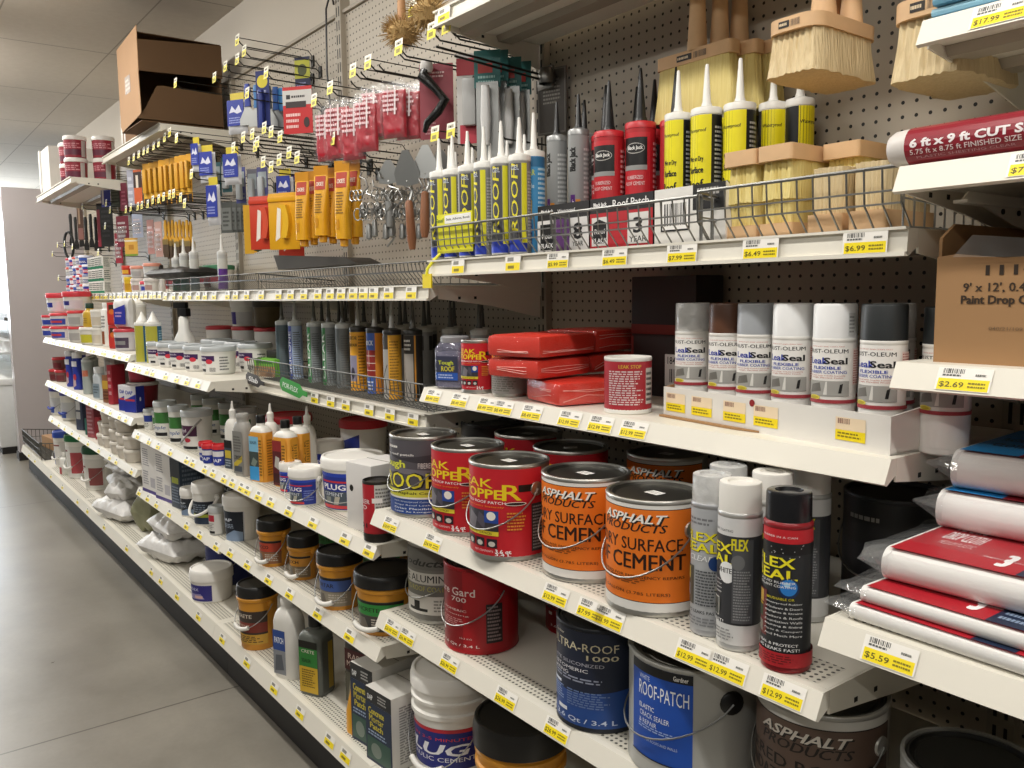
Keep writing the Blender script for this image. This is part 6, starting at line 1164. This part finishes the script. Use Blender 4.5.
# teal and purple caulk tubes standing behind the tray
for i, (px, col, h) in enumerate(((178, '#1f7a62', .2), (186, '#2a6a62', .22), (196, '#4a5a5e', .22), (224, '#5b2f86', .2))):
    caulk(('teal', 'dark teal', 'grey', 'purple')[i]+' banded tube standing up in the wire tray', XY(px, -.3, 1.42), .6, .02, h*.8, .07, C('#d8d6d0', .4), C('#c9c8c4', .4), C('#b9b9b6', .4), [('r', 0, 0, 1, .6, col), ('r', 0, .6, 1, .9, '#c9c9c2'), ('t', .4, .4, .5, .1, 'SEAL', '#e6ecea', {'rot': 1, 'b': .04})])
for i in range(4):
    card(f'grey slotted plate hanging in the dark corner, {nth(i)} towards the yellow notched spreader', pk(226+5*i, 205, -.24+.03*i), .6, .06, .12, '#5d5f5c', [('r', .1, .1, .9, .9, '#8a8d8a'), ('l', .2, .2, .8, .8, '#4a4c4a', 4)])
# paint brushes of bays D and E
def paintbrush(label, px, py, Y, h, col, group, rz=.6, w=.035, tilt=0.):
    t = thing('hanging_paint_brush', label, 'paint brush', pk(px, py, Y), rz, group)
    MB().loft([rrect(.012, .008, .004, 0), rrect(.018, .012, .005, -h*.15), rrect(.012, .01, .004, -h*.4), rrect(w, .012, .004, -h*.52)], C(col, .4)).build('handle', t)
    MB().box(-w/2, w/2, -.007, .007, -h*.66, -h*.52, C('#b9a06a', .3, .7)).build('ferrule', t)
    MB().loft([rrect(w, .013, .003, -h*.66), rrect(w*1.06, .015, .004, -h*.85), rrect(w*.9, .008, .003, -h)], bristle_mat('brush_hair', '#2a221c', '#6d5640') if 'brush_hair' not in bpy.data.materials else bpy.data.materials['brush_hair']).build('hair', t)
    t.rotation_euler = (0, tilt, rz); return t
g = 'yellow carded brushes in the upper row'
pb0 = None
for i in range(9):
    lb = f'long yellow sleeve with a brush, {nth(i)} in the upper row under the high shelf'; p = pk(146+i*5.3, 166-i*1.2, -.28+.012*(i % 3))
    if pb0 is None: pb0 = card(lb, p, .55, .05, .21, '#d29a24', [('r', .1, .0, .9, .18, '#2a1a14'), ('r', .12, .2, .5, .9, '#e6b83a'), ('l', .55, .3, .9, .9, '#7d5a1a', 7)], (.5, .1, .7), C('#d8a030', .4), name='hanging_sleeved_brush', cat='paint brush', group=g)
    else: dup(pb0, p, .5+.05*(i % 4), lb, scale=(.6+.1*(i % 4), 1, 1))
card('orange and black carded brush beside the long yellow sleeves', pk(137, 172, -.28), .5, .06, .17, '#d2602c', [('r', 0, .5, 1, 1, '#3a2018'), ('r', .3, .5, .6, .9, '#e6d8c8')])
card('silver-blue packet at the head of the brush row', pk(130, 172, -.28), .5, .05, .19, '#a9a9b8', [('l', .1, .1, .9, .9, '#d8d8e2', 4)])
card('maroon packet between the silver-blue and the blue packets', pk(123, 185, -.26), .5, .06, .15, '#6d1f34', [('l', .2, .2, .8, .8, '#a05a6a', 4)])
card('blue and white packet hanging near the red paint pails', pk(105, 184, -.28), .5, .08, .14, '#3c45a4', [('r', .08, .1, .3, .95, '#dfe0ea'), ('r', .3, .7, .9, .95, '#7d86d0')]); card('grey-green packet behind the blue and white one', pk(115, 184, -.25), .5, .08, .14, '#4a5048', [('l', .1, .1, .9, .9, '#6d746a', 6)])
for i in range(8):
    paintbrush(f'yellow handled brush, {nth(i)} in the lower row over the green lidded tubs', *(165+i*3.6, 220+1.5*(i % 2), -.26+.015*(i % 3)), .19, '#cf9a2c', 'yellow handled brushes in the lower row')
for i, (px, py, c_, w, h) in enumerate(((122, 218, '#7d2a3a', .1, .17), (118, 235, '#a03040', .06, .17), (137, 216, '#a9b0c4', .08, .12), (150, 222, '#b98a84', .05, .17), (158, 224, '#c09a90', .05, .17), (135, 244, '#c98a9a', .0, 0))):
    if w: card(('maroon speckled packet', 'tall dark red box card', 'pale blue card', 'pink card', 'pale pink card')[i]+' in the lower hook row of the far bays', pk(px, py, -.27), .5, w, h, c_, [('l', .12, .15, .88, .9, '#d8c8cc', 5)], (.6, .3, .8))
for i in range(7):
    knife(f'black handled tool hanging in the dark far corner, {nth(i)} from the lavender panel', pk(70+i*5, 214+3*(i % 2), -.22+.01*i), .5, .05, .24, '#191817', 'black tools in the far corner', .3, bcol=C('#2a2927', .4, .5))
card('black disc sander card hanging near the maroon packet', pk(104, 205, -.27), .5, .14, .26, '#1b1b1b', [('r', 0, .0, .2, .9, '#8a2434'), ('l', .3, .2, .9, .9, '#3a3a3a', 6)]); card('brown and red wooden tool card beside the black handled tools', pk(79, 200, -.27), .5, .06, .28, '#6d4a36', [('r', .1, .02, .9, .3, '#b07a70'), ('r', .2, .4, .5, .98, '#c9a88a')])
rg = thing('hanging_ring', 'black rubber ring hanging at the end of the far bay', 'ring', pk(68, 232, -.24), .6); MB().tube([(.045*math.cos(a), 0, -.1+.1*math.sin(a)) for a in [2*PI*i/20 for i in range(20)]], .01, BLACK, 8, True).build('ring', rg)
card('yellow and white carded sponge standing over the green lidded tubs', pk(131, 240, -.29), .5, .1, .09, '#d8a84a', [('r', 0, .9, 1, 1, '#e6dcc0'), ('r', .3, .4, .7, .7, '#b9822c'), ('r', 0, 0, 1, .12, '#7d9a3a')])

# hooks ------------------------------------------------------------
rows = [('above the brown carton end', [(240, 43), (247, 54), (240, 62), (228, 69), (217, 80)], .3), ('among the blue taping knives', [(269, 76), (250, 96)], .3), ('over the red bags', [(335, 152-9), (333, 92), (317, 104)], .27), ('over the brush packs of the red bags', [(371, 67), (356, 75)], .26), ('below the overhead shelf end', [(435, 37), (450, 32), (416, 14), (402, 53)], .3),
        ('beside the white roof cartridges', [(438, 139), (454, 136)], .2), ('in the crowded row above the squeeze tubes', [(236, 150), (246, 140), (255, 137), (267, 131), (274, 135), (260, 145), (258, 149), (283, 140), (292, 156), (300, 161), (266, 165), (274, 170), (282, 163)], .3),
        ('along the high shelf over the yellow sleeves', [(131, 162), (136, 158), (141, 155), (146, 152), (150, 150), (156, 147), (161, 144), (167, 139), (172, 134)], .33), ('of the lower brush row', [(128, 210), (133, 208), (140, 207), (144, 206), (150, 205), (155, 201), (161, 200), (166, 198), (172, 196), (176, 195), (183, 199), (187, 205)], .33),
        ('by the red paint pails', [(94, 184), (99, 178), (103, 175), (106, 172), (70, 193), (77, 192), (79, 189), (55, 199), (60, 197)], .33), ('at the far lower end', [(108, 203), (112, 210), (84, 206), (59, 244), (66, 243), (74, 246), (54, 253), (100, 252), (72, 258), (60, 277), (107, 226)], .3), ('out on a long arm before the carton', [(178, 85), (179, 140), (194, 176)], .36)]
for nm, l, ln in rows:
    for i, (px, py) in enumerate(l): hookat(f'peg hook with tag {nm}, {nth(i)} in the row', px, py+4, ln)
for i, (px, py) in enumerate(((352, 88), (362, 79), (380, 72), (440, 20), (455, 40), (400, 60), (500, 140), (470, 150), (300, 150), (310, 157), (330, 165), (345, 160), (365, 158))):
    hookat(f'plain black wire prong without a tag, {nth(i)} towards the cartridges', px, py, .24, tag=False)
cord = thing('hanging_cable', 'black cord hanging over the top of the slotted post', 'cord', (-3.085, -.026, 2.5), 0)
MB().tube([(.02, -.0, -.015), (.012, .0, .012), (-.01, -.004, .016), (-.03, -.008, -.02), (-.035, -.008, -.12), (-.04, -.008, -.25), (-.02, -.01, -.36), (-.01, -.012, -.45), (-.02, -.012, -.5)], .004, BLACK, 6).build('cord', cord)
scl = thing('hanging_clip', 'steel clip fixture with two prongs at the overhead shelf end', 'fixture', (-1.79, -.034, 1.955), 0)
m = MB().box(-.03, .03, -.012, .0, -.03, .03, C('#8d8b86', .3, .8), .004); m.build('clip_plate', scl); MB().lathe([(.02, -.02), (.024, 0), (.016, .02), (0, .024)], C('#6d6b66', .3, .8), 14, c=(.02, -.02)).build('clip_knob', scl)
MB().tube([(-.01, -.01, .01), (-.01, -.34, .03)], .003, BWIRE, 6).tube([(.01, -.01, -.01), (.01, -.3, .01)], .003, BWIRE, 6).build('prong_pair', scl)

# ------------------------------------------------------------------ torn carton and pails on the high shelves
zc = 2.2065; tc_ = thing('open_carton', 'big torn open brown carton on the high shelf', 'box', (-4.25, -.44, zc), 0)
CARD_SHADED = C('#63492f', .85, 0, .08, 7); CARD_LIT = C('#a98562', .85, 0, .08, 7)  # shaded and lit tones of one cardboard; the light is in the colour
MB().box(-.38, 0, .002, .38, 0, .004, CARD_SHADED).build('carton_floor', tc_)
MB().prism([(-.38, .03), (-.35, -.0), (-.0, .03), (.012, .04), (0, .2), (.006, .425), (-.38, .4)], -.003, 0, 'xz', CARD_LIT).build('aisle_flap', tc_)
lab(MB(), m_pl((-.19, -.0035, 0)), .2, .1, .2, [('r', .2, .3, .7, .7, '#7d6a58'), ('l', .25, .35, .65, .65, '#b09a84', 3)], flat=True).build('stamp_print', tc_)
MB().box(-.38, 0, .377, .38, .004, .4, CARD_SHADED).build('wall_side', tc_)
MB().box(-.38, -.377, .002, .377, .004, .4, CARD_SHADED).build('end_wall', tc_)
MB().box(-.377, -.004, .002, .377, .397, .4, CARD_SHADED).build('closed_lid', tc_)
MB().prism([(.0, .225), (.0, .365), (.385, .395), (.385, .24)], -.001, .003, 'yz', CARD_SHADED).build('upper_flap', tc_)
MB().prism([(-.02, .01), (.02, .06), (.075, .165), (.1, .17), (.38, .16), (.38, .01)], -.001, .003, 'yz', CARD_SHADED).build('lower_flap', tc_)
MB().add([(.002, .02, .06), (.002, .1, .17), (-.1, .13, .15), (-.08, .04, .06)], [[0, 1, 2, 3]], CARD_LIT).build('folded_corner', tc_)
carton('small brown carton with white edges beside the torn open carton', (-5.1, -.2, zc), .05, .26, .2, .2, C('#8d6a48', .8), [('r', 0, 0, .12, 1, '#d8d4cc'), ('r', .2, 0, .3, 1, '#d8d4cc')])
zf = 2.087
RP_ = [('r', 0, 0, 1, 1, '#8a1c2e'), ('r', 0, .1, 1, .45, '#5b1630'), ('l', .1, .5, .9, .85, '#c98a92', 3), ('r', .86, 0, 1, 1, '#b9b4ae')]
rpl = pail('red paint pail at the bottom of the pair beside the white box', (*onY(72, 185, -.45)[:2], zf), .062, .125, RP_, 200, .4, C('#9a2233', .4), C('#d8d2cc', .4), 'stacked red paint pails', .93, .022, lz=.04, lt=.94)
x_, y_ = rpl.location[:2]
dup(rpl, (x_, y_, zf+.127), .3, 'red paint pail on top of the pair beside the white box')
dup(rpl, (-5.64, -.47, zf), .5, 'red paint pail at the bottom of the second pair'); dup(rpl, (-5.64, -.47, zf+.127), .7, 'red paint pail on top of the second pair'); dup(rpl, (-5.57, -.33, zf), .2, 'red paint pail at the bottom, towards the brown carton'); dup(rpl, (-5.57, -.33, zf+.127), .9, 'red paint pail on top, towards the brown carton')
wb_ = thing('white_box', 'white cardboard box with a square cut-out at the end of the high shelf', 'box', (-6.5, -.33, zf), .0)
MB().box(-.16, .16, -.17, .17, 0, .3, C('#c4c0ba', .6)).build('box_body', wb_); MB().prism([(-.16, .001), (-.2, .06), (-.2, .3), (-.16, .31), (-.16, 0)], -.178, -.172, 'xz', C('#e6e3dd', .6)).build('open_flap', wb_)
lab(MB(), m_pl((.1605, 0, 0), (0, 1, 0), (0, 0, 1), (1, 0, 0)), .34, 0, .3, [('r', .34, .2, .98, .72, '#8d8982'), ('r', .37, .22, .98, .69, '#cfcbc4')], flat=True).build('window_print', wb_)

# ------------------------------------------------------------------ crowded small goods of bays D, E and F
UP = 1.422
def far_tub(label, px, Y, z, r, h, body, lid, c1, c2=None, group=None, rz=.5, **k):
    els = [('r', 0, 0, 1, 1, body), ('r', .15, .08, .85, .78, c1)]+([('r', .25, .3, .75, .55, c2)] if c2 else [])
    return tub(label, XY(px, Y, z), r, h, C(body, .4), C(lid, .4), els, 170, rz, group, **k)
# D top shelf: spackling tubs (flat nested stack)
SPL = [('r', 0, 0, 1, 1, '#e4e2de'), ('r', .06, .62, .68, .92, '#3f2456'), ('t', .34, .8, .3, .1, 'Patch', '#d8d0e0', {'b': .03}), ('e', .56, .6, .08, .13, '#d23a4a'), ('t', .3, .42, .34, .12, 'Smooth', '#5a5a60', {'b': .02}), ('bc', .56, .06, .7, .28), ('r', .3, .06, .46, .2, '#26262a'), ('l', .78, .1, .98, .9, '#5a5a5e', 5)]
sp = tub('large white spackling tub at the shelf end, purple and red label in full view', (-3.36, -.425, 1.0905), .067, .108, C('#dfddd8', .4), C('#b4b8ba', .35), SPL, 170, .45, 'white spackling tubs with purple labels', lidh=.016, taper=.9)
for i, (x, y) in enumerate(((-3.55, -.44), (-3.7, -.455), (-3.85, -.465), (-4.0, -.47))): dup(sp, (x, y, 1.0905), .6+.1*i, f'white spackling tub in the front row, {nth(i+1)} counting from the shelf end', scale=(.95, .95, .97))
for i in range(4): dup(sp, (-3.38-.16*i, -.27, 1.0905), .5, f'white spackling tub in the second row, {nth(i)} counting from the shelf end', scale=(1, 1, 1.04))
rlw = tub('white tub with a red lid standing behind the spackling tubs', (-3.85, -.14, 1.0905), .06, .165, C('#dcdad6', .4), C('#b52a32', .4), [('r', 0, 0, 1, 1, '#dcdad6'), ('r', .3, .4, .5, .6, '#2a2a2a'), ('r', .2, .1, .8, .3, '#4a4a4a')], 150, .4, 'red lidded tubs behind the spackling')
dup(rlw, (-3.62, -.12, 1.0905), .6, 'brown-shaded red lidded tub behind the spackling tubs'); dup(rlw, (-4.03, -.2, 1.0905), .5, 'red lidded tub behind the white spray bottle')
pail('white purple-labelled pail at the back of the spackling shelf', (-3.85, -.14, 1.257), .06, .12, [('r', 0, 0, 1, 1, '#d6d3d2'), ('r', .2, 0, .5, 1, '#3a2a8a')], 150, .5, PW, LIDW)
pail('brown pail at the back of the spackling shelf', (-3.62, -.12, 1.257), .06, .12, [('r', 0, 0, 1, 1, '#5a4a2c')], 150, .5, C('#5f4e30', .5), C('#3a3020', .5))
TE = [('r', 0, 0, 1, 1, '#1f6080'), ('r', .32, .0, .66, 1, '#b9b23a'), ('l', .7, .1, .95, .9, '#9ac0d0', 12)]
te = caulk('teal and yellow caulk cartridge standing first on the spackling shelf', (-4.2, -.5, 1.0905), .5, .0345, .185, .05, WT, WT, WT, TE, nr=.02, group='teal and yellow cartridges')
dup(te, (-4.09, -.48, 1.0905), .9, 'teal and yellow cartridge between the first one and the spackling tubs')
sp_ = thing('spray_bottle', 'white spray bottle with a black trigger head by the spackling tubs', 'spray bottle', (-4.03, -.36, 1.0905), .5)
MB().loft([rrect(.085, .06, .025, 0), rrect(.09, .065, .025, .01), rrect(.09, .065, .025, .11), rrect(.05, .045, .02, .15), rrect(.045, .045, .022, .2), rrect(.03, .03, .014, .215)], WT).build('body', sp_)
MB().box(-.016, .03, -.016, .016, .212, .25, BLACK, .004).box(-.05, .022, -.012, .012, .25, .278, BLACK, .004).box(-.03, -.02, -.008, .008, .21, .252, BLACK, .003).build('trigger_head', sp_)
# E/F small tub shelf (upper)
rr = random.Random(4); k = 0
PAL = [('#d8d2d6', '#c02a3a', '#2d3f9a'), ('#b5303c', '#d0d0d6', '#e6dada'), ('#3a5ab0', '#d6d8e6', '#24348a'), ('#e6e3df', '#7d8aa8', '#3a4a7a'), ('#d6d2cc', '#c9503a', '#8a8a86'), ('#2a3a9a', '#e0dfe6', '#c03040')]
NMC = ['white and blue tub with a red lid', 'red tub with a white lid', 'blue tub with a pale lid', 'white tub with a slate lid', 'white tub with an orange-red lid', 'dark blue tub with a white lid']
BASE = [tub(n+', bottom row at the far end', XY(66+3*i, -.3, UP), .044, .062, C(b, .4), C(l, .4), [('r', 0, 0, 1, 1, b), ('r', .1, .1, .9, .7, c), ('l', .2, .2, .8, .6, '#e6e6ea', 2)], 170, .5, 'small tubs stacked on the upper shelf', lidh=.012) for i, (n, (b, l, c)) in enumerate(zip(NMC, PAL))]
for o in BASE: o.location.z = UP
for i, o in enumerate(BASE): o.location = XY(74+3.4*i, -.34, UP)
LV = ['bottom', 'second', 'third', 'top']
for lv in range(1, 4):
    for i in range(6-(lv > 2)):
        j = (i*5+lv*2) % 6; o = dup(BASE[j], (*XY(74+3.4*i+.3*lv, -.34, 0)[:2], UP+.0628*lv), .4+.1*i, f'{NMC[j]}, {nth(i)} in the {LV[lv]} layer of the pile')
BXW = carton('white glue box with dark print, in the block of white boxes', XY(95.5, -.33, UP), .4, .05, .05, .075, C('#dcdad4', .5), [('l', .1, .1, .9, .9, '#3a4a3e', 5), ('r', 0, 0, 1, .2, '#2a7a5a')], [('l', .1, .1, .9, .9, '#4a5a4e', 5)], group='white glue boxes', name='glue_box')
for lv in range(3):
    for i in range(4):
        if lv or i: dup(BXW, (*XY(95.5+3.6*i, -.33, 0)[:2], UP+.0765*lv), .4, f'white glue box with dark print, {nth(i)} in the {LV[lv]} row of the block')
for lb, px, z, r, h, b, l, c in (('red and orange tub on top near the yellow sponge card', 129, .1, .03, .05, '#c03a2a', '#d23a2a', '#e6b03a'), ('yellow bottle-shaped tub beside the white glue boxes', 130, 0, .026, .085, '#d8b22a', '#e0c02a', '#b98a1a'), ('white tub with a salmon lid, lower one', 140, 0, .042, .06, '#d8d2ca', '#d88a7a', '#8a4a44'), ('white tub with a salmon lid, upper one', 141, .075, .045, .065, '#c9c6c2', '#d8907a', '#a9a8a6'),
        ('white and blue tub with a pink lid beside the wire tray', 150, 0, .045, .055, '#d8d8de', '#d04a5a', '#2d3f9a'), ('grey tub with an orange-pink lid beside the black topped bottle', 154, .07, .044, .075, '#b9b8b4', '#d8907a', '#c9c6c2')):
    far_tub(lb, px, -.33, UP+z if z == 0 else UP+z, r, h, b, l, c)
    if z > 0: tub('plain white tub under the '+lb.split(' ')[0]+' lidded one at the '+('glue boxes' if px < 135 else 'salmon lids' if px < 150 else 'tray end'), XY(px, -.33, UP), r, z-.002, C('#d0ccc6', .4), C('#c9c2bc', .4), [('r', 0, 0, 1, 1, '#d0ccc6'), ('r', .2, .1, .8, .7, '#a98a84')], 150, .4)
for i, px in enumerate((135, 146, 160, 172, 186, 200, 214)):
    pail(f'red banded white tub with a green lid, {nth(i)} at the back of the upper shelf', XY(px+6, -.11, UP), .075, .125, [('r', 0, 0, 1, 1, '#d8d4ce'), ('r', 0, .45, 1, .9, '#b03a4a'), ('r', .2, .1, .6, .9, '#7d2a30')], 150, .5, PW, C('#2f7a50', .4) if i < 5 else C('#a9a9a4', .4), 'green lidded tubs at the back of the upper shelf', .92, .02) if i == 0 else dup(bpy.data.objects['lidded_tub'], XY(px+6, -.11, UP), .4, f'red banded white tub with a green lid, {nth(i)} at the back of the upper shelf')
    if i == 0:
        for o in COL.objects:
            if o.get('group') == 'green lidded tubs at the back of the upper shelf': o.name = 'lidded_tub'
bottle('red and white bottle with a black flip top beside the wire tray', XY(161, -.3, UP), .5, .055, .04, .105, C('#d8d4d0', .4), BLACK, [('r', 0, 0, .6, 1, '#c03048'), ('l', .1, .2, .5, .8, '#f0d0d6', 3)], .02, .03, .15)
# E/F second shelf
Z2 = 1.127
def st2(lb1, lb2, px, Y, r, h, b, l, c, **k):
    o = far_tub(lb1, px, Y, Z2, r, h, b, l, c, **k); dup(o, (o.location.x+.01, o.location.y, Z2+h+.001), .6, lb2)
st2('white and blue tub with a red lid, lower one at the far corner', 'white and blue tub with a red lid, upper one at the far corner', 48, -.5, .05, .075, '#d8d2d6', '#c8303c', '#2d3f9a')
st2('red lidded tub with a blue and red label, lower one of its pair', 'red lidded tub with a blue and red label, upper one of its pair', 61, -.5, .075, .085, '#e0dadc', '#d0343e', '#3a4aa8', c2='#c8404a')
pail('white bucket with a red lid and a blue square, high in the far corner', XY(60.5, -.485, Z2+.1725), .085, .13, [('r', 0, 0, 1, 1, '#d8d4d8'), ('r', .25, .4, .6, .9, '#26308e')], 150, .5, PW, C('#c8303c', .4)); pail('second white bucket with a red lid and a blue square, beside the yellow bottle', XY(77, -.47, Z2+.193), .08, .115, [('r', 0, 0, 1, 1, '#d8d4d8'), ('r', .25, .4, .6, .9, '#2a2a7a')], 150, .5, PW, C('#c8303c', .4))
st2('white tub with a red lid, lower one before the yellow bottle', 'white tub with a red lid, upper one before the yellow bottle', 76, -.5, .055, .095, '#cfccc8', '#d03a40', '#a9a6a4')
o = far_tub('wide white tub with a yellow-green square label', 89, -.5, Z2, .06, .1, '#dedad2', '#e6e2da', '#c9c23a'); bottle('small yellow bottle with a dark green cap on the wide white tub', (o.location.x, o.location.y, Z2+.101), .3, .08, .06, .11, C('#c9a22a', .4), C('#1f3a2a', .4), [('l', .2, .2, .8, .7, '#8a6a14', 3)], .022, .025, .3)
st2('plain white jar, lower one beside the red boxes', 'plain white jar, upper one beside the red boxes', 97, -.48, .04, .1, '#dcd8d0', '#e2ded6', '#c9bfae')
bottle('tall white bottle with a brown label beside the red boxes', XY(106, -.47, Z2), .4, .06, .05, .22, WT, WT, [('r', .1, .0, .6, .4, '#8a4a2a'), ('l', .1, .5, .9, .9, '#8a8a86', 4)], .02, .02, .1)
rbx = carton('red box with an orange panel, lower one of the stack of two', XY(115, -.48, Z2), .4, .07, .05, .12, C('#b52a26', .5), [('r', 0, .1, 1, .6, '#c8342a'), ('r', .2, .65, .8, .9, '#3a2a18'), ('e', .5, .6, .3, .12, '#d8702a')], name='red_box', group='red boxes of the second shelf'); dup(rbx, (rbx.location.x, rbx.location.y, Z2+.121), .45, 'red box with an orange panel, upper one of the stack of two')
o = far_tub('white tub with a red lid and black picture under the blue pouch', 124, -.48, Z2, .058, .11, '#d0ccd0', '#c8404c', '#4a3a50', c2='#8a8a8a')
po = thing('blue_pouch', 'white and blue pouch standing on the red lidded tub', 'pouch', (o.location.x, o.location.y, Z2+.112), .4); m = blob(.13, .15, .06, C('#dcdad8', .4, 0, .06, 20), 9, .005); m.v = [(x, z-.03, y+.075) for x, y, z in m.v]; m.build('pouch', po)
lab(MB(), m_pl((0, -.0335, 0)), .1, .02, .11, [('p', [(.1, 0), (1, 0), (1, .9), (.1, .7)], '#28309a'), ('l', .2, .3, .8, .6, '#c0a0d0', 2)], flat=True).build('pouch_print', po)
caulk('tall white and yellow cartridge behind the teal one', XY(137, -.42, Z2), .4, .04, .23, .03, WT, WT, C('#dcd8ce', .4), [('r', 0, 0, 1, 1, '#dcd8ce'), ('r', .35, .5, .6, .9, '#b9b23a')], nr=.025)
# E/F third shelf
Z3 = .827
for i, (px, Y, z) in enumerate(((52, -.5, 0), (58, -.48, 0), (56, -.48, .082))): far_tub(f'small dark red jar with a red lid at the far corner, {nth(i)} of three', px, Y, Z3+z, .05, .08, '#7d5a54', '#c03038', '#6d2a30')
bs = bottle('tall blue spray bottle with a white foot, first beside the red jars', XY(66, -.5, Z3), .4, .06, .045, .2, C('#2a3aa0', .4), C('#e6e4e6', .4), [('p', [(.1, 0), (.7, .1), (.6, .5), (.2, .4)], '#c9b0b4'), ('r', 0, .8, 1, 1, '#e0dfe6'), ('e', .5, .4, .3, .12, '#c03a4a')], .028, .03, .08, group='blue bottles on the third shelf'); dup(bs, XY(73, -.5, Z3), .5, 'tall blue spray bottle, second beside the red jars'); dup(bs, XY(77.5, -.42, Z3), .3, 'tall blue spray bottle, third, tucked behind the others')
for i in range(3): caulk(f'clear grey tube with an orange band, {nth(i)} beside the blue bottles', XY(83+3*i, -.5+.03*i, Z3), .3, .03, .2, .02, C('#b0b4b0', .4), C('#c9ccc8', .4), C('#a9b0ac', .3), [('r', 0, 0, 1, 1, '#a9b0ac'), ('r', .2, .55, .7, .75, '#c8603a')], nr=.02)
bottle('white bottle with a light blue wrap and round cap', XY(95, -.5, Z3), .4, .075, .055, .15, C('#c9d0d4', .4), C('#e6e8e8', .4), [('r', 0, 0, 1, .7, '#8a9aa4'), ('l', .1, .2, .9, .6, '#4a5a64', 3)], .03, .03, .15)
carton('brown and orange box between the white bottle and the red carton', XY(106, -.49, Z3), .4, .07, .06, .15, C('#8a5a3a', .5), [('r', 0, .5, 1, .8, '#c9a03a'), ('l', .1, .1, .9, .45, '#5a2a20', 3)], name='small_box'); carton('tall slim red carton beside the grey-white one', XY(111.5, -.48, Z3), .4, .04, .08, .21, C('#a92a38', .5), [('l', .2, .2, .8, .9, '#d89aa0', 4)], name='slim_carton'); carton('tall grey-white carton behind the blue packets', XY(119, -.42, Z3), .35, .1, .16, .24, C('#b9b6b2', .55), [('r', .1, .7, .6, .95, '#8d8a86')], name='tall_carton')
bpk = carton('white and blue packet with red stripes at the shelf end', XY(122.5, -.5, Z3), .4, .085, .05, .13, C('#d8d6da', .5), [('p', [(.0, 0), (1, 0), (1, .7), (0, .45)], '#28349a'), ('r', .1, .42, .9, .5, '#c03a48'), ('t', .45, .75, .6, .14, 'DAP', '#3a4aa8', {'b': .04})], [('r', 0, 0, 1, 1, '#28349a'), ('e', .5, .5, .1, .08, '#e0dfe6')], name='blue_packet', group='blue packets at the shelf end'); dup(bpk, XY(128.5, -.49, Z3), .45, 'second white and blue packet, nearer the shelf end')
st3 = far_tub('dark red tub with a pale rim, lower one behind the blue packets', 138, -.4, Z3, .075, .13, '#8a2430', '#c9c2bc', '#a03040'); dup(st3, (st3.location.x, st3.location.y, Z3+.132), .4, 'dark red tub with a pale rim, upper one behind the blue packets', scale=(.95, .95, .9))
# E/F fourth shelf
Z4 = .577
o = pail('white pail with a blue handle and a blue lid at the far end', XY(54, -.47, Z4), .07, .2, [('r', 0, 0, 1, 1, '#cfd0d0'), ('r', .2, 0, .6, .4, '#3a5ab0')], 150, .4, PW, C('#4a4a9a', .4), 'blue handled pails', .92, .03, bail=CHROME, grip=C('#2a3f9a', .4)); dup(o, XY(65, -.46, Z4), .5, 'white pail with a blue handle beside the slate boxes')
carton('slate blue box with white squares beside the blue handled pails', XY(76, -.49, Z4), .4, .07, .06, .19, C('#3a4258', .5), [('r', .1, .66, .7, .95, '#d0d0d0'), ('r', .1, .36, .7, .6, '#c0c0c0')], name='small_box'); carton('teal slim box beside the slate blue box', XY(82, -.5, Z4), .4, .03, .05, .1, C('#2a6a60', .5), name='slim_carton')
carton('tall dusty red box on the white tub shelf', XY(88, -.49, Z4), .4, .07, .07, .2, C('#a0525a', .5), [('l', .1, .1, .9, .9, '#c99aa0', 7)], name='tall_carton'); carton('small red box beside the tall dusty red one', XY(94, -.48, Z4), .4, .05, .06, .13, C('#a02a34', .5), name='small_box')
WTB = C('#d8d0c4', .5); wtb = None; n = 0
for px, Y, lv in ((98, -.5, 2), (104, -.49, 3), (112, -.5, 3), (119, -.5, 3), (126, -.5, 2), (110, -.35, 2), (120, -.34, 2)):
    for l in range(lv):
        p = (*XY(px, Y, 0)[:2], Z4+.0665*l); lb = f'blank cream tub in stack {["by the small red box", "second from the red box", "third from the red box", "fourth from the red box", "at the shelf end", "at the back near the middle", "at the back near the shelf end"][n]}, {["bottom", "second", "third", "fourth"][l]} layer'
        if wtb is None: wtb = tub(lb, p, .05, .065, WTB, C('#e0d9ce', .5), [('r', .1, .2, .9, .9, '#d8d0c4')], 100, .4, 'blank cream tubs')
        else: dup(wtb, p, .3*l, lb, scale=(.8 if px < 100 else 1.05, .8 if px < 100 else 1.05, 1))
    n += 1
# distance beyond the end panel: white chest units and bright shelf
for i in range(3):
    t = thing('white_chest_unit', f'low white display unit in the distance beyond the lavender panel, {nth(i)} from the aisle end', 'display unit', (-9.4-1.25*i, -.45, 0), 0, 'distant white display units')
    MB().box(-.6, .6, -.2, .25, .06, .62, C('#dfe0de', .3), .01).box(-.6, .6, -.19, .25, 0, .06, KICK).build('cabinet', t); MB().box(-.61, .61, -.23, .28, .62, .68, C('#e9e9e6', .3), .01).build('worktop', t)
    MB().box(-.6, .6, .2, .24, .68, 1.5, C('#dadcda', .4)).box(-.6, .6, -.1, .22, 1.2, 1.23, C('#5a5650', .5)).box(-.6, .6, -.16, .22, .9, .92, C('#c9cac8', .4)).build('shelf_back', t)
    for j in range(4):
        b = thing('white_tray', f'white tray on the {["near", "middle", "far"][i]} distant unit, {nth(j)} along its shelf', 'tray', (-9.85-1.25*i+.3*j, -.44, .921), 0, 'white trays on the distant units'); MB().loft([rrect(.2, .2, .03, 0), rrect(.24, .24, .03, .09), rrect(.25, .25, .03, .095)], C('#e9e9e8', .4)).build('tray_body', b)
